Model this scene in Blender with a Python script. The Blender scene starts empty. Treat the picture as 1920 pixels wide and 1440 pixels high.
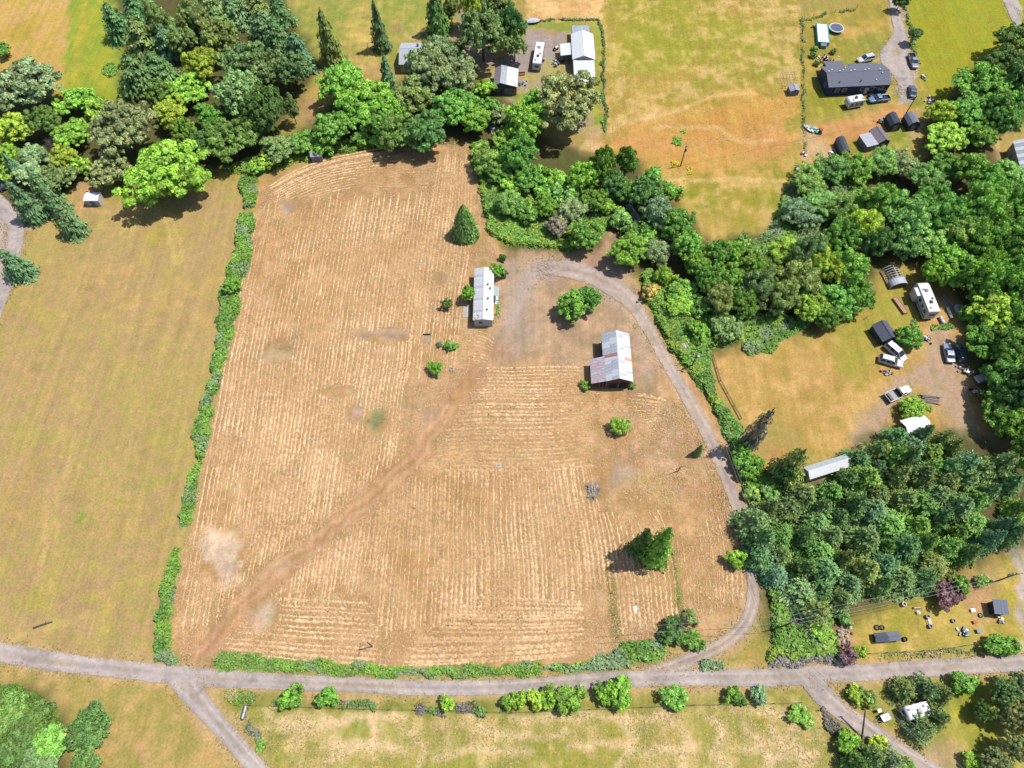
import bpy, math, random
import numpy as np
from mathutils import Vector, Matrix

# ------------------------------------------------------------------ camera
TILT, HGT, FPX = math.radians(28.0), 130.0, 1333.0
CT, ST = math.cos(TILT), math.sin(TILT)
scene = bpy.context.scene
cam_d = bpy.data.cameras.new("camera")
cam = bpy.data.objects.new("camera", cam_d)
scene.collection.objects.link(cam)
cam.location = (0, 0, HGT)
cam.rotation_euler = (TILT, 0, 0)
cam_d.sensor_width = 36.0
cam_d.lens = 36.0 * FPX / 1920.0
cam_d.clip_start = 1.0
cam_d.clip_end = 9000.0
scene.camera = cam

# ------------------------------------------------------------------ sky, sun, exposure
SUN_EL, SUN_AZ = math.radians(64.0), math.atan2(0.965, 0.26)
world = bpy.data.worlds.new("World")
scene.world = world
world.use_nodes = True
wn = world.node_tree
sky = wn.nodes.new("ShaderNodeTexSky")
sky.sky_type = 'NISHITA'
sky.sun_disc = False
sky.sun_elevation = SUN_EL
sky.sun_rotation = SUN_AZ
wn.links.new(sky.outputs[0], wn.nodes["Background"].inputs[0])
wn.nodes["Background"].inputs[1].default_value = 0.115
sun_d = bpy.data.lights.new("sun", 'SUN')
sun_d.energy = 4.4
sun_d.angle = math.radians(0.53)
sun_d.color = (1.0, 0.965, 0.91)
sun = bpy.data.objects.new("sun", sun_d)
scene.collection.objects.link(sun)
sun.rotation_euler = Vector((math.sin(SUN_AZ) * math.cos(SUN_EL), math.cos(SUN_AZ) * math.cos(SUN_EL), math.sin(SUN_EL))).to_track_quat('Z', 'Y').to_euler()
sun.location = (0, 0, 200)
vs = scene.view_settings
vs.view_transform = 'Standard'
vs.look = 'None'
vs.gamma = 1.0
vs.exposure = 1.0
vs.use_curve_mapping = False

# ------------------------------------------------------------------ helpers
rng = np.random.default_rng(11)
random.seed(5)
COL = scene.collection
KALB = 0.405          # photograph value of a sunlit flat surface -> base colour


def G(px, py, z=0.0):
    """point at height z seen at a pixel of the 1920x1440 photograph"""
    u, v = px - 960.0, py - 720.0
    t = (HGT - z) / (FPX * CT + v * ST)
    return Vector((u * t, (FPX * ST - v * CT) * t, z))


def PXM(py, z=0.0):
    """pixels per metre across the picture on row py at height z"""
    return (FPX * CT + (py - 720.0) * ST) / (HGT - z)


def lin(c):
    return tuple((x / 12.92 if x <= 0.04045 else ((x + 0.055) / 1.055) ** 2.4) for x in (v / 255.0 for v in c))


def alb(c, k=None):
    k = KALB if k is None else k
    return tuple(min(0.86, v * k) for v in lin(c))


# value noise on arrays
_LAT = rng.random((8, 256, 256))


def vnoise(x, y, scale, seed=0):
    x = np.asarray(x) / scale + 37.7 * seed
    y = np.asarray(y) / scale - 19.3 * seed
    xi, yi = np.floor(x).astype(int), np.floor(y).astype(int)
    fx, fy = x - xi, y - yi
    fx, fy = fx * fx * (3 - 2 * fx), fy * fy * (3 - 2 * fy)
    L = _LAT[seed % 8]
    a, b = L[xi % 256, yi % 256], L[(xi + 1) % 256, yi % 256]
    c, d = L[xi % 256, (yi + 1) % 256], L[(xi + 1) % 256, (yi + 1) % 256]
    return (a * (1 - fx) + b * fx) * (1 - fy) + (c * (1 - fx) + d * fx) * fy


def fbm(x, y, scale, seed=0, oct=4):
    s, a, t = 0.0, 1.0, 0.0
    for i in range(oct):
        s = s + a * vnoise(x, y, scale / 2 ** i, seed + i)
        t += a
        a *= 0.55
    return s / t


def sstep(a, b, x):
    t = np.clip((x - a) / (b - a), 0, 1)
    return t * t * (3 - 2 * t)


def wpoly(pts, z=0.0):
    return np.array([G(p[0], p[1], z)[:2] for p in pts])


def seg_dist(x, y, P, closed=True):
    n = len(P)
    d = np.full(x.shape, 1e9)
    for i in range(n if closed else n - 1):
        a, b = P[i], P[(i + 1) % n]
        ab = b - a
        t = np.clip(((x - a[0]) * ab[0] + (y - a[1]) * ab[1]) / max(1e-9, ab @ ab), 0, 1)
        d = np.minimum(d, np.hypot(x - a[0] - t * ab[0], y - a[1] - t * ab[1]))
    return d


def inside(x, y, P):
    r = np.zeros(x.shape, bool)
    n = len(P)
    for i in range(n):
        a, b = P[i], P[(i + 1) % n]
        c = (a[1] > y) != (b[1] > y)
        with np.errstate(divide='ignore', invalid='ignore'):
            xx = (b[0] - a[0]) * (y - a[1]) / (b[1] - a[1] + 1e-12) + a[0]
        r ^= c & (x < xx)
    return r


def sdist(x, y, P):
    """positive inside"""
    d = seg_dist(x, y, P)
    return np.where(inside(x, y, P), d, -d)


def smooth_line(pts, step=1.0):
    """Catmull-Rom through world points, resampled"""
    P = [np.array(p, float) for p in pts]
    P = [2 * P[0] - P[1]] + P + [2 * P[-1] - P[-2]]
    out = []
    for i in range(1, len(P) - 2):
        n = max(2, int(np.linalg.norm(P[i + 1] - P[i]) / step))
        for k in range(n):
            t = k / n
            a, b, c, d = P[i - 1], P[i], P[i + 1], P[i + 2]
            out.append(0.5 * (2 * b + (c - a) * t + (2 * a - 5 * b + 4 * c - d) * t * t + (3 * b - a - 3 * c + d) * t ** 3))
    out.append(P[-2])
    return np.array(out)


def np_mesh(name, V, F, cols=None, smooth=False, cname="Col"):
    """V (n,3); F (m,3) or (m,4); cols (n,3) linear per vertex"""
    me = bpy.data.meshes.new(name)
    V = np.asarray(V, np.float32)
    F = np.asarray(F, np.int32)
    k = F.shape[1]
    me.vertices.add(len(V))
    me.vertices.foreach_set("co", V.ravel())
    me.loops.add(F.size)
    me.loops.foreach_set("vertex_index", F.ravel())
    me.polygons.add(len(F))
    me.polygons.foreach_set("loop_start", np.arange(0, F.size, k, dtype=np.int32))
    me.polygons.foreach_set("loop_total", np.full(len(F), k, np.int32))
    if smooth:
        me.polygons.foreach_set("use_smooth", np.ones(len(F), bool))
    me.update(calc_edges=True)
    if cols is not None:
        at = me.color_attributes.new(cname, 'FLOAT_COLOR', 'POINT')
        c4 = np.ones((len(V), 4), np.float32)
        c4[:, :3] = cols
        at.data.foreach_set("color", c4.ravel())
    return me


def link(name, me, mat=None, parent=None):
    o = bpy.data.objects.new(name, me)
    COL.objects.link(o)
    if mat is not None and me is not None and len(me.materials) == 0:
        me.materials.append(mat)
    if parent is not None:
        o.parent = parent
    return o


def tag(o, label=None, cat=None, group=None, kind=None):
    if label:
        o["label"] = label
    if cat:
        o["category"] = cat
    if group:
        o["group"] = group
    if kind:
        o["kind"] = kind
    return o


def thing(name, label, cat, loc=(0, 0, 0), rz=0.0, group=None):
    o = bpy.data.objects.new(name, None)
    COL.objects.link(o)
    o.empty_display_size = 0.5
    o.location = loc
    o.rotation_euler = (0, 0, rz)
    return tag(o, label, cat, group)


class MB:
    """collects simple solids into one mesh"""

    def __init__(s):
        s.v, s.f = [], []

    def add(s, vs_, fs):
        n = len(s.v)
        s.v += [tuple(p) for p in vs_]
        s.f += [tuple(i + n for i in f) for f in fs]
        return s

    def box(s, x0, x1, y0, y1, z0, z1):
        return s.add([(x0, y0, z0), (x1, y0, z0), (x1, y1, z0), (x0, y1, z0), (x0, y0, z1), (x1, y0, z1), (x1, y1, z1), (x0, y1, z1)],
                     [(0, 3, 2, 1), (4, 5, 6, 7), (0, 1, 5, 4), (1, 2, 6, 5), (2, 3, 7, 6), (3, 0, 4, 7)])

    def slab(s, a, b, c, d, t):
        """quad a b c d (ccw from above) thickened downwards by t"""
        A = [Vector(p) for p in (a, b, c, d)]
        n = (A[1] - A[0]).cross(A[3] - A[0]).normalized() * t
        return s.add([p for p in A] + [p - n for p in A], [(0, 1, 2, 3), (7, 6, 5, 4), (0, 4, 5, 1), (1, 5, 6, 2), (2, 6, 7, 3), (3, 7, 4, 0)])

    def tube(s, pts, rad, n=6, caps=True):
        pts = [Vector(p) for p in pts]
        rad = rad if isinstance(rad, (list, tuple)) else [rad] * len(pts)
        base = len(s.v)
        for i, p in enumerate(pts):
            d = (pts[min(i + 1, len(pts) - 1)] - pts[max(i - 1, 0)]).normalized()
            u = d.cross(Vector((0, 0, 1)) if abs(d.z) < 0.9 else Vector((1, 0, 0))).normalized()
            w = d.cross(u)
            for k in range(n):
                a = 2 * math.pi * k / n
                s.v.append(tuple(p + (u * math.cos(a) + w * math.sin(a)) * rad[i]))
        for i in range(len(pts) - 1):
            for k in range(n):
                a, b = base + i * n + k, base + i * n + (k + 1) % n
                s.f.append((a, b, b + n, a + n))
        if caps:
            s.f.append(tuple(base + k for k in range(n))[::-1])
            s.f.append(tuple(base + (len(pts) - 1) * n + k for k in range(n)))
        return s

    def prism(s, prof, y0, y1, axis='y'):
        """profile [(x,z)] extruded along y (or [(y,z)] along x)"""
        n = len(prof)
        if axis == 'y':
            A = [(p[0], y0, p[1]) for p in prof] + [(p[0], y1, p[1]) for p in prof]
        else:
            A = [(y0, p[0], p[1]) for p in prof] + [(y1, p[0], p[1]) for p in prof]
        return s.add(A, [tuple(range(n))[::-1], tuple(range(n, 2 * n))] + [(i, (i + 1) % n, n + (i + 1) % n, n + i) for i in range(n)])

    def lathe(s, prof, n=16, c=(0, 0, 0), ring=False):
        base = len(s.v)
        for r, z in prof:
            for k in range(n):
                a = 2 * math.pi * k / n
                s.v.append((c[0] + r * math.cos(a), c[1] + r * math.sin(a), c[2] + z))
        for i in range(len(prof) - 1):
            for k in range(n):
                a, b = base + i * n + k, base + i * n + (k + 1) % n
                s.f.append((a, b, b + n, a + n))
        if ring:
            for k in range(n):
                a, b = base + (len(prof) - 1) * n + k, base + (len(prof) - 1) * n + (k + 1) % n
                s.f.append((a, b, base + (k + 1) % n, base + k))
            return s
        s.f.append(tuple(base + k for k in range(n))[::-1])
        s.f.append(tuple(base + (len(prof) - 1) * n + k for k in range(n)))
        return s

    def build(s, name, mat, parent=None, bevel=0.0, smooth=False):
        me = bpy.data.meshes.new(name)
        me.from_pydata(s.v, [], s.f)
        me.materials.append(mat)
        me.update()
        if smooth:
            for p in me.polygons:
                p.use_smooth = True
        o = link(name, me, None, parent)
        if bevel:
            m = o.modifiers.new("bevel", 'BEVEL')
            m.width = bevel
            m.segments = 2
            m.limit_method = 'ANGLE'
        return o


# ------------------------------------------------------------------ materials
def nodes_of(name):
    m = bpy.data.materials.new(name)
    m.use_nodes = True
    nt = m.node_tree
    return m, nt, nt.nodes["Principled BSDF"]


def noise_node(nt, scale, detail=4.0, rough=0.6, coord='Object', stretch=None, dist=0.0):
    tc = nt.nodes.new("ShaderNodeTexCoord")
    out = tc.outputs[coord]
    if stretch:
        mp = nt.nodes.new("ShaderNodeMapping")
        mp.inputs["Scale"].default_value = stretch
        nt.links.new(out, mp.inputs[0])
        out = mp.outputs[0]
    n = nt.nodes.new("ShaderNodeTexNoise")
    n.inputs["Scale"].default_value = scale
    n.inputs["Detail"].default_value = detail
    n.inputs["Roughness"].default_value = rough
    n.inputs["Distortion"].default_value = dist
    nt.links.new(out, n.inputs["Vector"])
    return n


def ramp_node(nt, src, stops):
    r = nt.nodes.new("ShaderNodeValToRGB")
    el = r.color_ramp.elements
    while len(el) > len(stops):
        el.remove(el[-1])
    while len(el) < len(stops):
        el.new(0.5)
    for e, (p, c) in zip(el, stops):
        e.position = p
        e.color = (c[0], c[1], c[2], 1) if isinstance(c, (tuple, list)) else (c, c, c, 1)
    nt.links.new(src, r.inputs[0])
    return r


def mixc(nt, kind, a, b, fac=1.0):
    m = nt.nodes.new("ShaderNodeMix")
    m.data_type = 'RGBA'
    m.blend_type = kind
    m.clamp_result = False
    if isinstance(fac, float):
        m.inputs[0].default_value = fac
    else:
        nt.links.new(fac, m.inputs[0])
    for sock, s in ((m.inputs[6], a), (m.inputs[7], b)):
        if isinstance(s, (tuple, list)):
            sock.default_value = (s[0], s[1], s[2], 1)
        else:
            nt.links.new(s, sock)
    return m.outputs[2]


def bump(nt, bsdf, src, strength=0.3, dist=0.05):
    b = nt.nodes.new("ShaderNodeBump")
    b.inputs["Strength"].default_value = strength
    b.inputs["Distance"].default_value = dist
    nt.links.new(src, b.inputs["Height"])
    nt.links.new(b.outputs[0], bsdf.inputs["Normal"])


_MC = {}


def mat(name, rgb, rough=0.75, metal=0.0, var=0.18, scale=3.0, k=None, stretch=None, rgb2=None, spec=0.3):
    """plain weathered surface: base colour broken up by noise"""
    if name in _MC:
        return _MC[name]
    m, nt, b = nodes_of(name)
    c = alb(rgb, k)
    n = noise_node(nt, scale, 5.0, 0.65, stretch=stretch)
    if rgb2 is None:
        r = ramp_node(nt, n.outputs[0], [(0.3, tuple(v * (1 - var) for v in c)), (0.7, tuple(min(0.9, v * (1 + var)) for v in c))])
    else:
        r = ramp_node(nt, n.outputs[0], [(0.38, c), (0.62, alb(rgb2, k))])
    nt.links.new(r.outputs[0], b.inputs["Base Color"])
    b.inputs["Roughness"].default_value = rough
    b.inputs["Metallic"].default_value = metal
    b.inputs["Specular IOR Level"].default_value = spec
    _MC[name] = m
    return m


def glass_mat():
    if "glass" in _MC:
        return _MC["glass"]
    m, nt, b = nodes_of("window_glass")
    n = noise_node(nt, 1.5)
    r = ramp_node(nt, n.outputs[0], [(0.3, (0.012, 0.016, 0.022)), (0.7, (0.03, 0.04, 0.052))])
    nt.links.new(r.outputs[0], b.inputs["Base Color"])
    b.inputs["Roughness"].default_value = 0.115
    b.inputs["Specular IOR Level"].default_value = 0.6
    _MC["glass"] = m
    return m


def leaf_material(name, transl=0.2, use_obj=True):
    m, nt, b = nodes_of(name)
    at = nt.nodes.new("ShaderNodeAttribute")
    at.attribute_name = "Col"
    src = at.outputs["Color"]
    if use_obj:
        oi = nt.nodes.new("ShaderNodeObjectInfo")
        src = mixc(nt, 'MULTIPLY', oi.outputs["Color"], src, 1.0)
    n = noise_node(nt, 0.35 if not use_obj else 2.2, 3.0)
    r = ramp_node(nt, n.outputs[0], [(0.3, 0.78), (0.7, 1.2)])
    src = mixc(nt, 'MULTIPLY', src, r.outputs[0], 1.0)
    nt.links.new(src, b.inputs["Base Color"])
    b.inputs["Roughness"].default_value = 0.6
    b.inputs["Specular IOR Level"].default_value = 0.25
    tr = nt.nodes.new("ShaderNodeBsdfTranslucent")
    tc = mixc(nt, 'MULTIPLY', src, (1.15, 1.2, 0.55), 1.0)
    nt.links.new(tc, tr.inputs[0])
    mx = nt.nodes.new("ShaderNodeMixShader")
    mx.inputs[0].default_value = transl
    nt.links.new(b.outputs[0], mx.inputs[1])
    nt.links.new(tr.outputs[0], mx.inputs[2])
    nt.links.new(mx.outputs[0], nt.nodes["Material Output"].inputs[0])
    return m


M_LEAF = leaf_material("foliage")
M_BRAMBLE = leaf_material("bramble_foliage", 0.22, False)
M_NEEDLE = leaf_material("needles", 0.06)
M_BARK = mat("bark", (112, 96, 82), 0.9, var=0.35, scale=6, stretch=(1, 1, 0.25))
M_TWIG = mat("bare_twigs", (158, 146, 140), 0.9, var=0.25, scale=2)
# ------------------------------------------------------------------ ground sheet
def axis(lo, hi, step):
    core = np.arange(lo, hi + step / 2, step)
    a, out = step, []
    v = hi
    while v < hi + 5000:
        a *= 1.5
        v += a
        out.append(v)
    a, lo_out = step, []
    v = lo
    while v > lo - 5000:
        a *= 1.5
        v -= a
        lo_out.append(v)
    return np.array(lo_out[::-1] + list(core) + out)


gx, gy = axis(-168, 168, 0.56), axis(-22, 214, 0.56)
XX, YY = np.meshgrid(gx, gy)
gsh = XX.shape
XX, YY = XX.ravel(), YY.ravel()
WX = XX + 3.6 * (fbm(XX, YY, 7, 1) - 0.5) + 1.9 * (vnoise(XX, YY, 1.5, 5) - 0.5)
WY = YY + 3.6 * (fbm(XX, YY, 7, 2) - 0.5) + 1.9 * (vnoise(XX, YY, 1.5, 6) - 0.5)
CC = np.zeros((len(XX), 3))
MOW = np.zeros(len(XX))
N_BIG, N_MID, N_SML = fbm(XX, YY, 34, 3), fbm(XX, YY, 9, 4), 0.6 * fbm(XX, YY, 3.2, 6, 3) + 0.4 * fbm(XX, YY, 1.4, 2, 2)


def blend(idx, col, w):
    CC[idx] = CC[idx] * (1 - w[:, None]) + np.asarray(col, float) * w[:, None]


def tri(idx, cs):
    c = np.zeros((len(idx), 3)) + np.array(cs[0], float)
    w1 = sstep(0.38, 0.62, N_BIG[idx] * 0.6 + N_MID[idx] * 0.4)[:, None]
    c = c * (1 - w1) + np.array(cs[1], float) * w1
    if len(cs) > 2:
        w2 = (sstep(0.44, 0.62, N_MID[idx] * 0.25 + N_SML[idx] * 0.75) * 0.8)[:, None]
        c = c * (1 - w2) + np.array(cs[2], float) * w2
    return c


def sel(P, m=3.0):
    return np.where((XX > P[:, 0].min() - m) & (XX < P[:, 0].max() + m) & (YY > P[:, 1].min() - m) & (YY < P[:, 1].max() + m))[0]


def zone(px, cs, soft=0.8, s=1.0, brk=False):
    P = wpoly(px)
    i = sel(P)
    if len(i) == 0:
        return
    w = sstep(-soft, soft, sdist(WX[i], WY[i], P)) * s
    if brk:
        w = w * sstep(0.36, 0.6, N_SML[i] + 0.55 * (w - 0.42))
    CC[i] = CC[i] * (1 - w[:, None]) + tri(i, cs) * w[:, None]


def spot(cx, cy, rx, ry, col, s=0.9, ang=0.0, soft=1.6):
    a = np.linspace(0, 2 * math.pi, 24, endpoint=False)
    ca, sa = math.cos(math.radians(ang)), math.sin(math.radians(ang))
    k1, k2, k3 = random.uniform(0, 6.28), random.uniform(0, 6.28), random.uniform(0, 6.28)
    w = [1 + 0.17 * math.sin(2 * t + k1) + 0.13 * math.sin(3 * t + k2) + 0.09 * math.sin(5 * t + k3) for t in a]
    zone([(cx + q * (rx * math.cos(t) * ca - ry * math.sin(t) * sa), cy + q * (rx * math.cos(t) * sa + ry * math.sin(t) * ca)) for t, q in zip(a, w)],
         col if isinstance(col[0], (tuple, list)) else [tuple(v * 0.98 for v in col), tuple(v * 0.94 for v in col), tuple(v * 1.07 for v in col)], soft, s, True)


def track(px, wid, col, s=0.8, soft=0.5, gap=None):
    """worn line of width wid (m); gap = distance between two wheel ruts"""
    L = smooth_line(wpoly(px), 2.0)
    i = sel(L, 4)
    d = seg_dist(XX[i] + 0.5 * (WX[i] - XX[i]), YY[i] + 0.5 * (WY[i] - YY[i]), L, False)
    if gap:
        d = np.abs(d - gap / 2)
    blend(i, col, (1 - sstep(wid / 2 - soft * 0.5, wid / 2 + soft, d)) * s * (0.75 + 0.5 * N_SML[i]).clip(0, 1))


# whole sheet first, then each field
allidx = np.arange(len(XX))
CC[:] = tri(allidx, [(178, 152, 84), (186, 160, 92), (156, 146, 70)])
# north pasture
zone([(1122, -300), (1122, 40), (1137, 250), (1190, 300), (1330, 460), (1440, 420), (1500, 370), (1515, 290), (1505, 0), (1620, -300)],
     [(186, 158, 76), (160, 154, 56), (212, 176, 116)], 1.2)
spot(1330, 255, 190, 66, [(214, 156, 84), (208, 154, 80), (198, 158, 78)], 1.0, -4, 9)
spot(1210, 265, 70, 28, [(212, 158, 94), (216, 164, 100)], 0.9, -10, 5)
spot(1400, 300, 110, 34, [(204, 160, 92), (186, 158, 76)], 0.7, 8, 6)
spot(1440, 265, 60, 30, [(208, 150, 92), (212, 160, 96)], 0.8, -15, 4)
spot(1270, 70, 140, 80, [(158, 160, 54), (174, 162, 62), (198, 172, 98)], 0.85, 10, 9)
spot(1430, 80, 70, 70, [(168, 162, 62), (186, 164, 84), (204, 176, 112)], 0.7, 0, 9)
spot(1360, 420, 70, 50, [(184, 156, 76), (170, 150, 70)], 0.6, 20, 6)
spot(1250, 390, 26, 40, [(210, 162, 104), (206, 160, 96)], 0.8, -20, 3)
for p in ([(1150, 240), (1200, 225), (1260, 210), (1340, 180), (1420, 175)], [(1230, 240), (1330, 238), (1390, 265), (1450, 262)],
          [(1180, 340), (1270, 340), (1390, 335), (1500, 345)], [(1140, 250), (1170, 225), (1215, 222), (1228, 200)], [(1360, 0), (1420, 18), (1500, 14)]):
    track(p, 0.8, (226, 186, 128), 0.75, 0.9)
# straw plot above the shop and left of the pasture
zone([(985, -250), (1128, -250), (1126, 38), (990, 38)], [(222, 178, 114), (214, 168, 104), (230, 190, 130)], 0.4)
# north-west field, green mown strip and lawn
zone([(-400, -250), (150, -250), (135, 60), (118, 190), (60, 150), (-400, 90)], [(206, 166, 92), (214, 174, 108), (186, 160, 70)], 1.5)
spot(40, 60, 40, 22, (178, 158, 58), 0.7, 10, 4)
zone([(135, -250), (330, -250), (300, 60), (230, 190), (110, 185), (130, 60)], [(158, 166, 52), (150, 170, 60), (172, 166, 58)], 1.5)
track([(168, -20), (150, 60), (138, 150)], 1.2, (196, 168, 70), 0.6)
zone([(500, -250), (900, -250), (860, 60), (760, 110), (690, 130), (600, 180), (520, 60)], [(160, 160, 76), (152, 162, 72), (184, 162, 88)], 1.5)
for a in ((540, 15, 14, 30, (206, 176, 98)), (680, 70, 30, 32, (206, 176, 98)), (690, 30, 20, 30, (190, 166, 92)), (740, 55, 16, 8, (190, 142, 112)),
          (775, 70, 12, 6, (198, 170, 130)), (690, 135, 40, 22, (196, 160, 104)), (655, 100, 26, 18, (190, 160, 90))):
    spot(*a, 0.85, 0, 3)
zone([(500, 150), (640, 130), (600, 200), (590, 245), (520, 250)], [(190, 158, 92), (180, 152, 86), (166, 150, 76)], 1.5)
spot(575, 210, 22, 28, (186, 148, 112), 0.8, 20, 3)
# shop yard
zone([(985, 40), (1122, 40), (1134, 248), (1090, 250), (930, 190), (920, 130), (975, 100)], [(178, 160, 128), (186, 154, 112), (170, 160, 84)], 0.5)
zone([(988, 56), (1060, 58), (1052, 82), (1040, 110), (1000, 128), (960, 140), (935, 130), (925, 115), (965, 100), (985, 80)], [(170, 154, 146), (176, 158, 146), (164, 148, 138)], 1.0)
zone([(1000, 40), (1124, 40), (1137, 248), (1118, 244), (1110, 60), (1064, 58), (1000, 52)], [(150, 160, 66), (142, 158, 58), (168, 160, 74)], 0.6)
spot(1030, 60, 20, 7, (192, 148, 106), 0.8)
spot(975, 178, 26, 10, (140, 156, 62), 0.9)
zone([(830, 62), (860, 55), (862, -60), (905, -60), (900, 60), (940, 120), (900, 130), (860, 100)], [(172, 150, 128), (180, 154, 130), (164, 148, 120)], 1.5)
# oak ground on the pasture edge
spot(1060, 275, 55, 24, [(190, 150, 110), (180, 146, 104)], 0.8, 0, 4)
spot(1115, 260, 22, 22, (208, 170, 122), 0.85, 0, 2)
# north-east house lot
zone([(1503, 30), (1606, 10), (1665, -60), (1690, 80), (1740, 130), (1735, 200), (1700, 245), (1690, 290), (1600, 290), (1505, 290)],
     [(166, 150, 66), (152, 150, 60), (190, 156, 80)], 1.0)
spot(1600, 60, 40, 12, (192, 154, 88), 0.7, 0, 3)
spot(1640, 82, 34, 14, (150, 156, 74), 0.8, 0, 3)
spot(1555, 190, 40, 20, (152, 156, 48), 0.75, 0, 3)
zone([(1505, 240), (1560, 230), (1620, 205), (1690, 190), (1720, 210), (1700, 235), (1650, 245), (1600, 260), (1570, 290), (1505, 300)],
     [(204, 150, 92), (212, 158, 100), (196, 154, 90)], 2.0)
zone([(1505, 245), (1530, 240), (1560, 285), (1545, 300), (1505, 300)], [(200, 170, 130), (206, 174, 134)], 2.0, 0.8)
spot(1690, 255, 20, 20, (146, 158, 56), 0.85, 0, 2)
zone([(1667, -60), (1680, 40), (1690, 100), (1640, 104), (1635, 116), (1668, 122), (1680, 160), (1688, 195), (1708, 190), (1716, 140), (1700, 60), (1690, -60)],
     [(182, 168, 156), (176, 164, 152), (190, 174, 158)], 0.8)
zone([(1695, -200), (1930, -200), (1930, 90), (1820, 140), (1770, 200), (1740, 170), (1715, 100), (1700, 30)], [(164, 160, 42), (172, 164, 48), (150, 154, 44)], 1.2)
spot(1720, 240, 26, 30, [(186, 164, 130), (196, 166, 120)], 0.7, -30, 3)
zone([(1870, -60), (1888, -60), (1914, 40), (1905, 46), (1885, 20)], [(190, 176, 166), (182, 168, 158)], 0.6)
zone([(1855, 270), (1890, 215), (1935, 190), (1940, 380), (1885, 340), (1860, 330)], [(196, 160, 102), (186, 158, 92), (166, 152, 70)], 1.6)
track([(1905, 225), (1870, 262), (1868, 300), (1885, 335)], 0.8, (214, 178, 132), 0.8, 0.6, 1.7)
# meadow left of the hedge
zone([(-500, 300), (120, 345), (250, 395), (452, 330), (462, 470), (420, 590), (398, 780), (350, 1000), (316, 1240), (120, 1225), (0, 1200), (-500, 1170)],
     [(186, 160, 100), (190, 158, 108), (174, 157, 88)], 1.0)
for a in ((250, 560, 150, 70, (196, 156, 104), 0.55, 10, 14), (60, 700, 70, 60, (196, 152, 104), 0.5, 0, 14), (210, 500, 60, 40, (190, 150, 104), 0.5, 0, 9),
          (400, 540, 30, 60, (186, 146, 98), 0.6, 10, 8), (40, 940, 60, 70, (192, 146, 100), 0.6, 0, 14), (230, 990, 70, 40, (184, 146, 92), 0.6, 0, 10),
          (260, 880, 70, 60, (158, 150, 74), 0.5, 0, 12), (70, 600, 70, 60, (178, 158, 74), 0.55, 0, 14), (320, 440, 60, 40, (170, 154, 62), 0.55, 0, 10),
          (220, 400, 40, 20, (202, 160, 108), 0.6, 0, 6), (60, 1120, 70, 40, (164, 156, 68), 0.5, 0, 10), (250, 1160, 40, 40, (150, 150, 66), 0.55, 0, 8),
          (190, 1130, 60, 40, (196, 170, 84), 0.5, 0, 8), (147, 978, 7, 20, (118, 152, 48), 0.85, 6, 1.5), (405, 560, 14, 30, (150, 148, 62), 0.5, 10, 4)):
    spot(*a)
track([(150, 720), (118, 850), (98, 960), (88, 1100)], 0.6, (212, 176, 114), 0.5, 0.5, 1.7)
track([(255, 700), (250, 850), (252, 980), (246, 1080)], 0.5, (206, 174, 110), 0.35, 0.5, 1.7)
track([(235, 440), (262, 395), (310, 410), (330, 460), (330, 490)], 0.6, (208, 182, 106), 0.75, 0.5, 1.7)
track([(0, 1207), (50, 1185), (110, 1170), (180, 1150)], 0.8, (208, 178, 112), 0.6, 0.8)
# left edge drive
zone([(-300, 350), (10, 372), (42, 395), (50, 430), (30, 500), (10, 560), (-20, 640), (-300, 700)], [(192, 170, 152), (200, 172, 150), (184, 164, 146)], 1.0)
zone([(140, 345), (190, 330), (180, 400), (140, 400)], [(196, 158, 108), (206, 170, 118)], 2.0)
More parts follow.
